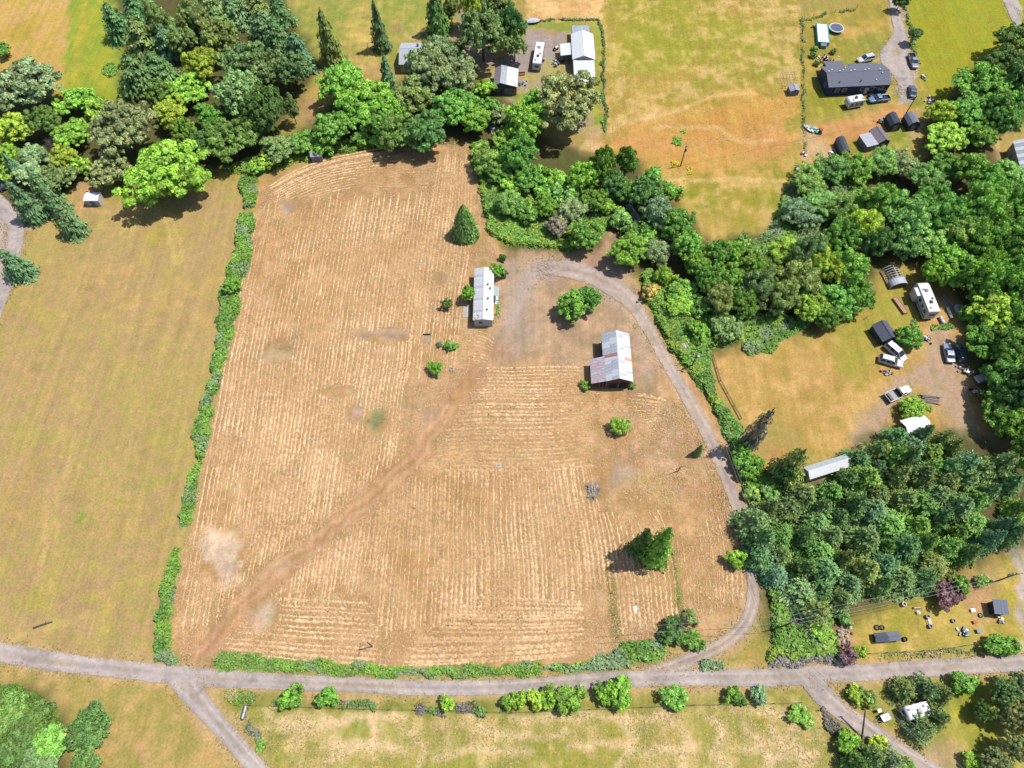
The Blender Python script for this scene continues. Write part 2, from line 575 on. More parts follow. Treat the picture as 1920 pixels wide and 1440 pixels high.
# the mown hay field
zone([(478, 360), (500, 330), (620, 296), (730, 272), (820, 256), (882, 262), (905, 360), (930, 455), (1000, 470), (1120, 440), (1160, 430), (1190, 520), (1230, 600), (1300, 690),
      (1340, 760), (1372, 860), (1392, 960), (1408, 1060), (1408, 1130), (1390, 1170), (1340, 1195), (1240, 1215), (1160, 1225), (1090, 1245), (900, 1250), (640, 1250), (480, 1232), (400, 1235),
      (340, 1250), (318, 1190), (325, 1100), (348, 1010), (375, 880), (405, 760), (430, 640), (455, 520), (468, 440)],
     [(198, 157, 108), (191, 150, 99), (208, 168, 122)], 0.8)
for a in ((640, 330, 120, 34, (170, 136, 72), 0.5, -14, 9), (600, 390, 50, 30, (172, 140, 76), 0.45, 0, 8), (860, 1010, 90, 50, (170, 136, 80), 0.4, -20, 12),
          (800, 1150, 80, 50, (172, 138, 84), 0.35, 0, 10), (900, 830, 110, 40, (184, 142, 94), 0.35, 0, 9), (560, 780, 70, 60, (208, 160, 100), 0.5, 0, 12),
          (520, 660, 32, 30, (166, 146, 110), 0.8, 0, 5), (580, 670, 22, 20, (160, 144, 104), 0.6, 0, 4), (490, 680, 14, 14, (166, 152, 132), 0.6, 0, 3),
          (720, 630, 52, 14, (176, 148, 124), 0.9, 0, 1.6), (708, 793, 22, 24, (136, 140, 92), 0.95, 0, 1.8), (765, 757, 18, 12, (160, 146, 110), 0.8, 0, 2),
          (664, 775, 12, 18, (170, 152, 148), 0.8, 10, 2), (806, 780, 15, 17, (184, 158, 140), 0.85, 30, 2), (652, 857, 11, 8, (202, 180, 150), 0.8, -30, 1.2),
          (630, 735, 40, 12, (172, 150, 120), 0.6, -10, 4), (547, 385, 22, 10, (186, 160, 144), 0.9, -10, 1.5), (503, 575, 20, 14, (208, 176, 144), 0.6, 0, 3),
          (420, 1040, 40, 58, (222, 192, 162), 1.0, -20, 2), (532, 1066, 18, 22, (222, 194, 170), 1.0, 20, 1.2), (495, 1150, 30, 32, (218, 190, 160), 0.95, 0, 2),
          (826, 522, 11, 12, (172, 152, 138), 0.85, 0, 1.5), (880, 490, 40, 18, (180, 150, 112), 0.7, -20, 4), (870, 600, 28, 14, (178, 152, 114), 0.75, 0, 3),
          (848, 560, 20, 40, (170, 146, 92), 0.5, 0, 5), (960, 640, 50, 30, (186, 140, 100), 0.8, 0, 6), (1060, 610, 80, 40, (172, 140, 98), 0.8, 0, 6), (985, 650, 40, 14, (146, 130, 92), 0.6, -10, 4),
          (1190, 780, 50, 14, (192, 160, 128), 0.8, -8, 3), (1265, 815, 34, 22, (212, 166, 130), 0.85, -20, 3), (1190, 850, 70, 22, (184, 150, 118), 0.85, -8, 5),
          (1230, 760, 40, 20, (176, 146, 112), 0.6, 0, 5), (1160, 895, 26, 26, (170, 150, 132), 0.85, 0, 4), (1140, 900, 14, 20, (158, 146, 110), 0.6, 0, 3),
          (1111, 922, 16, 20, (164, 134, 112), 0.95, 0, 1.4), (1290, 850, 50, 40, (190, 158, 130), 0.7, 0, 6), (1290, 925, 42, 20, (196, 154, 124), 0.75, -10, 5),
          (1230, 930, 40, 24, (170, 148, 82), 0.6, 0, 6), (1240, 1100, 20, 60, (176, 146, 78), 0.4, 0, 5), (1350, 1050, 30, 60, (180, 146, 82), 0.5, 0, 6),
          (375, 1200, 60, 40, (200, 150, 106), 0.7, 0, 6), (1150, 600, 60, 30, (168, 136, 98), 0.6, 0, 6)):
    spot(*a)
# the bare yard and loop between trailer home and barn
zone([(925, 478), (1000, 462), (1110, 468), (1190, 520), (1240, 640), (1235, 745), (1195, 740), (1095, 690), (1010, 672), (960, 690), (885, 705), (905, 650), (932, 600)], [(188, 156, 124), (178, 150, 120), (196, 163, 130)], 2.2, 0.9)
zone([(940, 490), (1000, 478), (1060, 485), (1120, 500), (1150, 460), (1170, 440), (1185, 500), (1195, 545), (1235, 640), (1215, 720), (1190, 640), (1170, 590), (1130, 560),
      (1090, 520), (1050, 512), (1010, 530), (1000, 580), (1010, 640), (960, 670), (905, 700), (880, 690), (930, 650), (945, 590)], [(188, 160, 134), (182, 158, 136), (194, 162, 132)], 1.8)
zone([(1150, 540), (1110, 508), (1060, 494), (1010, 494), (975, 515), (955, 560), (945, 610), (970, 620), (985, 560), (1005, 525), (1050, 516), (1100, 530), (1140, 560)], [(184, 168, 156), (192, 172, 156), (178, 162, 150)], 2.0, 0.9)
zone([(1150, 432), (1168, 432), (1160, 470), (1120, 510), (1080, 490), (1120, 470)], [(184, 148, 118), (192, 154, 124)], 1.2)
spot(1085, 530, 40, 14, (204, 164, 104), 0.85, 8, 2.5)
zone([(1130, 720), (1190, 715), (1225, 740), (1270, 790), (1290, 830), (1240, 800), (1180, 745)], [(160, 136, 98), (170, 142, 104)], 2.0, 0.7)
# dusty diagonal track
track([(372, 1240), (420, 1175), (500, 1085), (600, 1010), (700, 930), (780, 850), (840, 770), (890, 700), (925, 660)], 3.6, (182, 138, 98), 0.62, 3.4)
track([(372, 1240), (420, 1175), (500, 1085), (600, 1010), (700, 930), (780, 850), (840, 770)], 0.6, (210, 168, 130), 0.85, 0.6, 1.9)
track([(430, 1190), (520, 1100), (620, 1030), (710, 960), (770, 890)], 0.6, (204, 156, 112), 0.6, 0.6, 1.7)
# grassy division strips in the field
track([(1138, 1045), (1146, 1110), (1158, 1200)], 1.3, (136, 128, 62), 0.85, 0.7)
track([(1262, 1035), (1268, 1090), (1276, 1155)], 0.8, (112, 130, 48), 0.85, 0.6)
# field margins by the road
zone([(396, 1232), (640, 1252), (900, 1254), (1090, 1246), (1160, 1228), (1230, 1240), (1180, 1262), (900, 1276), (640, 1274), (400, 1256)], [(120, 132, 58), (150, 140, 70), (104, 130, 50)], 0.7)
# right-hand verge of the drive
zone([(1195, 560), (1230, 610), (1290, 700), (1345, 790), (1360, 840), (1345, 820), (1270, 720), (1215, 620)], [(206, 162, 108), (196, 152, 98)], 1.0)
# yard behind the brambles, east
zone([(1335, 662), (1400, 650), (1500, 640), (1560, 610), (1650, 570), (1660, 500), (1720, 490), (1810, 560), (1820, 640), (1850, 720), (1860, 820), (1760, 860), (1600, 870), (1520, 850),
      (1470, 800), (1395, 790), (1350, 720)], [(196, 158, 92), (186, 156, 78), (206, 166, 104)], 1.5)
zone([(1560, 610), (1620, 575), (1660, 505), (1700, 500), (1720, 560), (1715, 640), (1650, 650), (1600, 720), (1560, 690)], [(168, 160, 66), (180, 164, 76), (156, 154, 58)], 2.0, 0.85)
spot(1500, 780, 60, 24, [(176, 156, 84), (196, 158, 98)], 0.6, 0, 6)
spot(1415, 770, 24, 16, (218, 174, 110), 0.8, 0, 4)
zone([(1590, 870), (1620, 790), (1640, 755), (1690, 705), (1735, 672), (1745, 622), (1782, 622), (1800, 690), (1825, 720), (1830, 780), (1840, 850), (1800, 830), (1775, 770), (1740, 735), (1690, 748), (1668, 800), (1640, 860)],
     [(190, 158, 128), (196, 164, 132), (182, 158, 132)], 1.6)
spot(1715, 770, 50, 28, [(182, 154, 74), (166, 152, 66)], 0.8, 0, 2.5)
spot(1700, 580, 22, 10, (196, 158, 110), 0.7, 0, 3)
spot(1450, 900, 14, 16, (200, 120, 82), 0.6, 0, 4)
zone([(1440, 845), (1470, 830), (1500, 900), (1450, 930)], [(166, 150, 70), (190, 140, 84)], 2, 0.8)
zone([(1490, 900), (1600, 880), (1610, 920), (1520, 930)], [(188, 162, 140), (182, 156, 130)], 1.2)
zone([(1790, 860), (1860, 800), (1930, 880), (1930, 1010), (1860, 1000), (1810, 930)], [(178, 152, 122), (170, 146, 104), (150, 140, 80)], 2)
# south-east yard with fence
zone([(1565, 1195), (1620, 1160), (1690, 1110), (1800, 1080), (1860, 1050), (1930, 1020), (1930, 1240), (1850, 1225), (1700, 1238), (1580, 1245)], [(184, 164, 78), (166, 158, 64), (202, 170, 96)], 1.0)
zone([(1800, 1085), (1860, 1060), (1870, 1140), (1850, 1170), (1810, 1150), (1790, 1120)], [(198, 154, 116), (190, 150, 110)], 2.0, 0.85)
spot(1705, 1205, 34, 14, (216, 176, 116), 0.8, 0, 4)
spot(1770, 1120, 40, 18, (170, 162, 60), 0.6, 0, 4)
spot(1875, 1108, 16, 14, (172, 168, 48), 0.8, 0, 2)
zone([(1563, 1168), (1590, 1165), (1612, 1210), (1580, 1216), (1565, 1200)], [(214, 170, 136), (206, 160, 124)], 1.0)
zone([(1600, 1236), (1850, 1216), (1900, 1200), (1900, 1226), (1700, 1242), (1600, 1247)], [(146, 152, 66), (158, 152, 70)], 0.8)
zone([(1888, 1015), (1905, 1010), (1915, 1090), (1940, 1180), (1960, 1225), (1890, 1232), (1915, 1200), (1908, 1130)], [(194, 178, 168), (186, 168, 156)], 0.8)
# south pasture
zone([(395, 1290), (700, 1312), (960, 1312), (1200, 1295), (1500, 1292), (1560, 1340), (1590, 1400), (1620, 1480), (1600, 1700), (480, 1700), (470, 1400)], [(170, 162, 74), (150, 152, 62), (210, 184, 128)], 1.0)
for a in ((560, 1380, 60, 30, (206, 178, 130), 0.6, -10, 6), (720, 1400, 60, 30, (200, 170, 124), 0.6, 0, 6), (860, 1360, 70, 16, (198, 154, 112), 0.6, 8, 5), (1000, 1360, 60, 30, (176, 164, 72), 0.6, 0, 7),
          (1010, 1400, 50, 22, (206, 182, 130), 0.6, 10, 5), (1200, 1390, 90, 40, (186, 154, 92), 0.6, 0, 9), (1300, 1370, 60, 30, (164, 148, 76), 0.6, 0, 7), (1460, 1390, 60, 40, (198, 156, 98), 0.7, 0, 8),
          (670, 1362, 14, 18, (138, 150, 72), 0.8, 30, 3), (1420, 1350, 30, 12, (170, 160, 64), 0.6, 0, 4)):
    spot(*a)
zone([(395, 1292), (560, 1308), (960, 1320), (1200, 1302), (1500, 1296), (1510, 1316), (1300, 1326), (960, 1342), (700, 1338), (520, 1325), (440, 1330)], [(148, 144, 66), (134, 140, 60), (160, 148, 76)], 1.0)
for p in ([(480, 1370), (600, 1358), (690, 1340), (760, 1345)], [(690, 1345), (700, 1380), (640, 1410), (600, 1440)], [(960, 1350), (1060, 1340), (1200, 1350), (1260, 1335)], [(1150, 1340), (1190, 1380), (1160, 1440)],
          [(1380, 1330), (1440, 1340), (1500, 1330)], [(1450, 1370), (1470, 1400), (1440, 1430)], [(1400, 1360), (1420, 1385), (1475, 1395), (1510, 1410)], [(1500, 1350), (1490, 1380), (1510, 1440)], [(820, 1420), (900, 1400), (1000, 1410)], [(500, 1340), (560, 1360), (640, 1350)], [(760, 1370), (800, 1400), (780, 1440)], [(880, 1340), (900, 1365), (980, 1375), (1060, 1370)], [(1060, 1400), (1120, 1390), (1200, 1410), (1300, 1400)], [(1250, 1350), (1290, 1380), (1280, 1430)], [(1330, 1345), (1360, 1375), (1340, 1420), (1370, 1440)], [(1400, 1400), (1450, 1415), (1530, 1420)], [(600, 1400), (680, 1390), (760, 1410)]):
    track(p, 0.8, (228, 196, 150), 0.9, 0.8)
# south-west lawn and roadside
zone([(-500, 1240), (0, 1246), (200, 1272), (320, 1284), (360, 1310), (400, 1370), (470, 1450), (520, 1700), (-500, 1700)], [(180, 160, 90), (170, 156, 82), (196, 160, 104)], 1.0)
spot(250, 1420, 50, 40, (192, 150, 112), 0.6, 0, 8)
spot(340, 1350, 16, 30, (206, 158, 114), 0.6, -30, 4)
spot(300, 1380, 40, 40, (168, 156, 78), 0.5, 0, 8)
spot(10, 1265, 30, 8, (190, 160, 96), 0.8)
# south-east corner
zone([(1540, 1280), (1930, 1262), (1960, 1700), (1800, 1700), (1700, 1420), (1600, 1350)], [(158, 158, 66), (150, 152, 60), (180, 162, 84)], 1.0)
spot(1810, 1310, 34, 22, (178, 172, 40), 0.85, 10, 4)
spot(1830, 1360, 24, 20, (166, 166, 56), 0.7, 0, 4)
zone([(1700, 1390), (1770, 1375), (1800, 1400), (1830, 1450), (1760, 1440)], [(196, 164, 122), (186, 158, 112)], 2.0, 0.85)
zone([(1500, 1288), (1550, 1330), (1610, 1360), (1640, 1395), (1600, 1440), (1560, 1400), (1530, 1340)], [(150, 144, 66), (166, 148, 80)], 1.4)
# dusty shoulders along the roads
for p, w in (([(-60, 1212), (0, 1223), (100, 1240), (200, 1252), (300, 1262), (380, 1270), (500, 1277), (640, 1283), (800, 1290), (950, 1288), (1080, 1279), (1180, 1273), (1300, 1271), (1430, 1271), (1560, 1264), (1700, 1256), (1850, 1247), (2000, 1237)], 3.9),
             ([(340, 1270), (385, 1330), (420, 1370), (455, 1410), (490, 1450)], 4.2), ([(1530, 1285), (1580, 1335), (1620, 1362), (1665, 1395), (1715, 1425), (1770, 1460)], 4.2),
             ([(1215, 1266), (1270, 1247), (1330, 1222), (1375, 1194), (1403, 1158), (1412, 1110), (1403, 1045), (1385, 960), (1356, 880), (1322, 805), (1283, 735), (1248, 675), (1218, 620), (1190, 575)], 4.2),
             ([(1664, -90), (1672, -20), (1680, 30), (1688, 70)], 4.0)):
    track(p, w, (204, 168, 128), 0.7, 1.0)
# shaded soil below the woods and brambles: leaf litter and undergrowth
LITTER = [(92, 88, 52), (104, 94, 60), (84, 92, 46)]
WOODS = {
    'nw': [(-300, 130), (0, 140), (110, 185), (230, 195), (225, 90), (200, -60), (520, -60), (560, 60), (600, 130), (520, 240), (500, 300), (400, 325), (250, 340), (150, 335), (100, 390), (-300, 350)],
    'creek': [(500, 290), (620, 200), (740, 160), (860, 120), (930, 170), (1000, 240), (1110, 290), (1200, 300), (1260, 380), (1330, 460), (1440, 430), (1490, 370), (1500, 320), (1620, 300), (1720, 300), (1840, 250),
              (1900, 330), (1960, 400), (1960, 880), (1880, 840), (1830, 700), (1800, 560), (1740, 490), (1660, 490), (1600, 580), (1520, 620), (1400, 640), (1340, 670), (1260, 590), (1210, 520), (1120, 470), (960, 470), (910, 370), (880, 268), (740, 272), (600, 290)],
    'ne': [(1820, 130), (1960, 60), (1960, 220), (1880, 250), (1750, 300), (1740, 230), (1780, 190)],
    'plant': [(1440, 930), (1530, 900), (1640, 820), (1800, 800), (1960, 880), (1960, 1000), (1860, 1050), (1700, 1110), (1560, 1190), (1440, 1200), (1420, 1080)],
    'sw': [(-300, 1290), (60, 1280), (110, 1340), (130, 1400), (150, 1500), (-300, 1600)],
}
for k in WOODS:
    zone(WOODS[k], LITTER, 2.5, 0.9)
spot(1140, 460, 24, 26, (186, 150, 120), 0.9, 0, 2)
ZZ = 0.10 * (fbm(XX, YY, 7, 2) - 0.5) + 0.05 * (N_SML - 0.5)
for key, pxs in (('a', [(914, 216), (922, 232), (932, 252)]), ('b', [(1176, 382), (1190, 400), (1200, 418)])):
    L = smooth_line(wpoly(pxs), 1.5)
    d = seg_dist(XX, YY, L, False)
    ZZ -= 0.55 * (1 - sstep(1.0, 3.2, d))
# fine colour break-up on the sheet
CC *= (0.90 + 0.22 * N_SML)[:, None]
CC = np.clip(CC, 0, 255) / 255.0
LINC = np.where(CC <= 0.04045, CC / 12.92, ((CC + 0.055) / 1.055) ** 2.4) * KALB
nx, ny = gsh[1], gsh[0]
ii = np.arange(ny - 1)[:, None] * nx + np.arange(nx - 1)[None, :]
FF = np.stack([ii, ii + 1, ii + nx + 1, ii + nx], -1).reshape(-1, 4)
gme = np_mesh("ground", np.stack([XX, YY, ZZ], 1), FF, LINC, smooth=True)


def ground_mat():
    m, nt, b = nodes_of("grassland")
    at = nt.nodes.new("ShaderNodeAttribute")
    at.attribute_name = "Col"
    src = at.outputs["Color"]
    f1 = noise_node(nt, 2.3, 6.0, 0.72)
    r1 = ramp_node(nt, f1.outputs[0], [(0.28, 0.68), (0.5, 1.0), (0.72, 1.3)])
    src = mixc(nt, 'MULTIPLY', src, r1.outputs[0], 0.9)
    f2 = noise_node(nt, 0.55, 4.0, 0.7, dist=0.6)
    r2 = ramp_node(nt, f2.outputs[0], [(0.3, (0.78, 0.92, 0.70)), (0.5, (0.97, 0.97, 0.97)), (0.72, (1.2, 1.05, 1.14))])
    src = mixc(nt, 'MULTIPLY', src, r2.outputs[0], 0.9)
    # faint mowing swaths
    f3 = noise_node(nt, 1.0, 3.0, 0.6, stretch=(0.9, 0.03, 1.0))
    r3 = ramp_node(nt, f3.outputs[0], [(0.35, 0.88), (0.65, 1.1)])
    src = mixc(nt, 'MULTIPLY', src, r3.outputs[0], 0.7)
    nt.links.new(src, b.inputs["Base Color"])
    b.inputs["Roughness"].default_value = 0.95
    b.inputs["Specular IOR Level"].default_value = 0.1
    f4 = noise_node(nt, 5.0, 5.0, 0.75)
    bump(nt, b, f4.outputs[0], 0.55, 0.12)
    return m


tag(link("ground", gme, ground_mat()), kind="structure")


# ------------------------------------------------------------------ roads and tracks
def road_mat(name, c1, c2, c3, rut=True):
    m, nt, b = nodes_of(name)
    f1 = noise_node(nt, 1.2, 6.0, 0.7)
    r1 = ramp_node(nt, f1.outputs[0], [(0.3, alb(c1)), (0.5, alb(c2)), (0.72, alb(c3))])
    f2 = noise_node(nt, 0.22, 4.0, 0.6, dist=0.8)
    r2 = ramp_node(nt, f2.outputs[0], [(0.3, 0.74), (0.5, 0.98), (0.7, 1.12)])
    src = mixc(nt, 'MULTIPLY', r1.outputs[0], r2.outputs[0], 1.0)
    at = nt.nodes.new("ShaderNodeAttribute")
    at.attribute_name = "Col"
    src = mixc(nt, 'MULTIPLY', src, at.outputs["Color"], 1.0)
    f3 = noise_node(nt, 14.0, 3.0, 0.8)
    r3 = ramp_node(nt, f3.outputs[0], [(0.3, 0.8), (0.7, 1.18)])
    src = mixc(nt, 'MULTIPLY', src, r3.outputs[0], 1.0)
    nt.links.new(src, b.inputs["Base Color"])
    b.inputs["Roughness"].default_value = 0.9
    b.inputs["Specular IOR Level"].default_value = 0.15
    bump(nt, b, f3.outputs[0], 0.3, 0.03)
    # the gravel thins out into stones along its ragged edge
    fa = nt.nodes.new("ShaderNodeAttribute")
    fa.attribute_name = "fade"
    f5 = noise_node(nt, 1.7, 5.0, 0.75)
    mr = nt.nodes.new("ShaderNodeMapRange")
    mr.inputs["From Min"].default_value = 0.3
    mr.inputs["From Max"].default_value = 0.7
    nt.links.new(f5.outputs[0], mr.inputs["Value"])
    gt = nt.nodes.new("ShaderNodeMath")
    gt.operation = 'GREATER_THAN'
    nt.links.new(fa.outputs["Fac"], gt.inputs[0])
    nt.links.new(mr.outputs[0], gt.inputs[1])
    nt.links.new(gt.outputs[0], b.inputs["Alpha"])
    return m


M_GRAVEL = road_mat("pale_gravel", (170, 156, 150), (186, 171, 163), (200, 185, 173))
M_DIRTROAD = road_mat("dusty_gravel", (172, 154, 142), (188, 168, 154), (200, 180, 164))


ROAD_EDGES = []


def road(name, px, hw, m, z, crown=0.06, ruts=0.0, fade=(False, False)):
    """px centre line, hw half width in metres per point"""
    C = smooth_line([tuple(G(*p)[:2]) + (h,) for p, h in zip(px, hw)], 0.8)
    n = len(C)
    ts = np.array([-1.0, -0.82, -0.6, -0.42, -0.2, 0, 0.2, 0.42, 0.6, 0.82, 1.0])
    V, K = [], []
    for i in range(n):
        d = C[min(i + 1, n - 1), :2] - C[max(i - 1, 0), :2]
        d /= np.linalg.norm(d) + 1e-9
        nrm = np.array([-d[1], d[0]])
        for t in ts:
            w = C[i, 2]
            if abs(t) == 1:
                w += 0.5 * (fbm(C[i, 0] * 1.0 + t * 50, C[i, 1], 4.5, 2, 2) - 0.5) + 0.42 * (random.random() - 0.5)
            p = C[i, :2] + nrm * t * w
            V.append((p[0], p[1], z + crown * (1 - t * t)))
            wear = 1.0 + 2.4 * ruts * (math.exp(-((abs(t) - 0.42) / 0.16) ** 2) - 0.6 * math.exp(-(t / 0.2) ** 2)) - 0.06 * abs(t) ** 6
            wear *= (0.93 + 0.16 * float(vnoise(p[0], p[1], 3.0, 4))) * (0.9 + 0.2 * float(vnoise(t * 4.0 + 40, i * 0.055, 1.0, 6)))
            ct_ = math.exp(-(t / 0.16) ** 2) * ruts * 55 * max(0.0, float(fbm(p[0], p[1], 7.0, 3, 2)) - 0.42)
            K.append((wear * (1 + 0.12 * ct_), wear * (1 + 0.02 * ct_), wear * (1 - 0.28 * ct_) * (1.0 - 0.03 * abs(t) ** 4)))
    ROAD_EDGES.append((np.array(V).reshape(n, len(ts), 3)[:, 0], np.array(V).reshape(n, len(ts), 3)[:, -1]))
    k = len(ts)
    F = [(i * k + j, (i + 1) * k + j, (i + 1) * k + j + 1, i * k + j + 1) for i in range(n - 1) for j in range(k - 1)]
    F = [f[::-1] for f in F]
    me = np_mesh(name, V, F, np.array(K), smooth=True)
    at = me.attributes.new("fade", 'FLOAT', 'POINT')
    fd = np.ones((n, k))
    fd[:, 0] = fd[:, -1] = 0.0
    fd[:, 1] = fd[:, -2] = 0.72
    e = np.linspace(0, 1, n) * n * 0.8
    fd *= np.clip(e / 3.0, 0.0, 1)[:, None] if fade[0] else 1.0
    fd *= np.clip((e[-1] - e) / 9.0, 0.0, 1)[:, None] if fade[1] else 1.0
    at.data.foreach_set("value", fd.ravel().astype(np.float32))
    return tag(link(name, me, m), kind="structure")


road("country_road", [(-1500, 1010), (-600, 1130), (-160, 1198), (-60, 1212), (0, 1223), (100, 1240), (200, 1252), (300, 1262), (380, 1270), (500, 1277), (640, 1283), (800, 1290), (950, 1288), (1080, 1279), (1180, 1273), (1300, 1271), (1430, 1271), (1560, 1264), (1700, 1256), (1850, 1247), (2000, 1237), (2120, 1228), (2700, 1190), (3600, 1130)],
     [1.75] * 6 + [1.6] * 3 + [1.45, 1.35, 1.35, 1.3, 1.35, 1.5, 1.5, 1.6, 1.55, 1.5, 1.5, 1.5, 1.5, 1.5, 1.5], M_GRAVEL, 0.075, 0.06, 0.05)
road("side_road", [(330, 1262), (355, 1292), (385, 1330), (420, 1370), (455, 1410), (490, 1450), (540, 1510), (600, 1590), (800, 1880), (1000, 2150)], [2.2, 2.1, 1.75, 1.5, 1.5, 1.5, 1.5, 1.5, 1.5, 1.5], M_GRAVEL, 0.085, 0.06, 0.05)
road("branch_road", [(1520, 1272), (1545, 1305), (1580, 1335), (1620, 1362), (1665, 1395), (1715, 1425), (1770, 1460), (1840, 1510), (2100, 1680), (2500, 1900)], [2.4, 2.1, 1.7, 1.6, 1.55, 1.5, 1.5, 1.5, 1.5, 1.5], M_GRAVEL, 0.085, 0.06, 0.05)
road("farm_drive", [(1215, 1266), (1270, 1247), (1330, 1222), (1375, 1194), (1403, 1158), (1412, 1110), (1403, 1045), (1385, 960), (1356, 880), (1322, 805), (1283, 735), (1248, 675), (1218, 620), (1190, 575), (1158, 545), (1110, 518), (1060, 504), (1015, 504), (985, 522)],
     [1.5, 1.4, 1.25, 1.2, 1.2, 1.2, 1.15, 1.25, 1.45, 1.6, 1.55, 1.5, 1.6, 1.9, 2.6, 2.7, 2.8, 2.6, 2.2], M_DIRTROAD, 0.07, 0.04, 0.06, (False, True))
road("house_drive", [(1664, -90), (1672, -20), (1680, 30), (1687, 65), (1680, 100), (1680, 118), (1696, 150), (1700, 192)], [1.5, 1.5, 1.6, 2.2, 4.4, 4.6, 2.8, 1.7], M_GRAVEL, 0.07, 0.05, 0.04, (False, True))
road("lane", [(1862, -90), (1878, -20), (1892, 10), (1906, 42), (1925, 80)], [1.4] * 5, M_GRAVEL, 0.07)
road("west_drive", [(-60, 330), (5, 392), (30, 425), (20, 500), (2, 560), (-30, 640)], [2.4, 2.4, 2.2, 1.9, 1.7, 1.7], M_GRAVEL, 0.07)
# creek showing between the trees
wm, wnt, wb = nodes_of("creek_water")
wnz = noise_node(wnt, 0.8, 3)
wr = ramp_node(wnt, wnz.outputs[0], [(0.3, (0.10, 0.10, 0.09)), (0.7, (0.2, 0.19, 0.17))])
wnt.links.new(wr.outputs[0], wb.inputs["Base Color"])
wb.inputs["Roughness"].default_value = 0.15
bump(wnt, wb, wnz.outputs[0], 0.15, 0.05)
for nm, pxs, hw in (("creek", [(914, 216), (922, 232), (932, 252)], 1.1), ("creek", [(1176, 382), (1190, 400), (1200, 418)], 0.8)):
    C = smooth_line(wpoly(pxs), 1.0)
    V, n = [], len(C)
    for i in range(n):
        d = C[min(i + 1, n - 1)] - C[max(i - 1, 0)]
        d /= np.linalg.norm(d)
        for t in (-1, 0, 1):
            V.append((C[i, 0] - d[1] * t * hw, C[i, 1] + d[0] * t * hw, -0.28))
    F = [(i * 3 + j + 1, (i + 1) * 3 + j + 1, (i + 1) * 3 + j, i * 3 + j)[::-1] for i in range(n - 1) for j in range(2)]
    o = link(nm, np_mesh(nm, V, [f[::-1] for f in F]), wm)
    tag(o, kind="structure")

# ------------------------------------------------------------------ straw left in mown rows (ridges of hay)
TRACK_W = smooth_line(wpoly([(372, 1240), (420, 1175), (500, 1085), (600, 1010), (700, 930), (780, 850), (840, 770), (890, 700)]), 2.0)
BARE = [(418, 1040, 44, 58), (532, 1066, 22, 24), (495, 1150, 30, 32), (720, 630, 54, 15), (708, 793, 24, 26), (765, 757, 18, 12), (664, 775, 14, 20), (806, 780, 16, 18), (652, 857, 11, 8),
        (547, 385, 24, 12), (826, 522, 12, 13), (520, 660, 26, 24), (1111, 922, 17, 21), (905, 553, 36, 66), (875, 440, 36, 16), (630, 735, 36, 10), (1150, 680, 50, 60), (1160, 895, 30, 26)]
BARE_W = []
for cx, cy, rx, ry in BARE:
    c = G(cx, cy)
    BARE_W.append((c.x, c.y, rx / PXM(cy), abs(G(cx, cy - ry).y - c.y)))


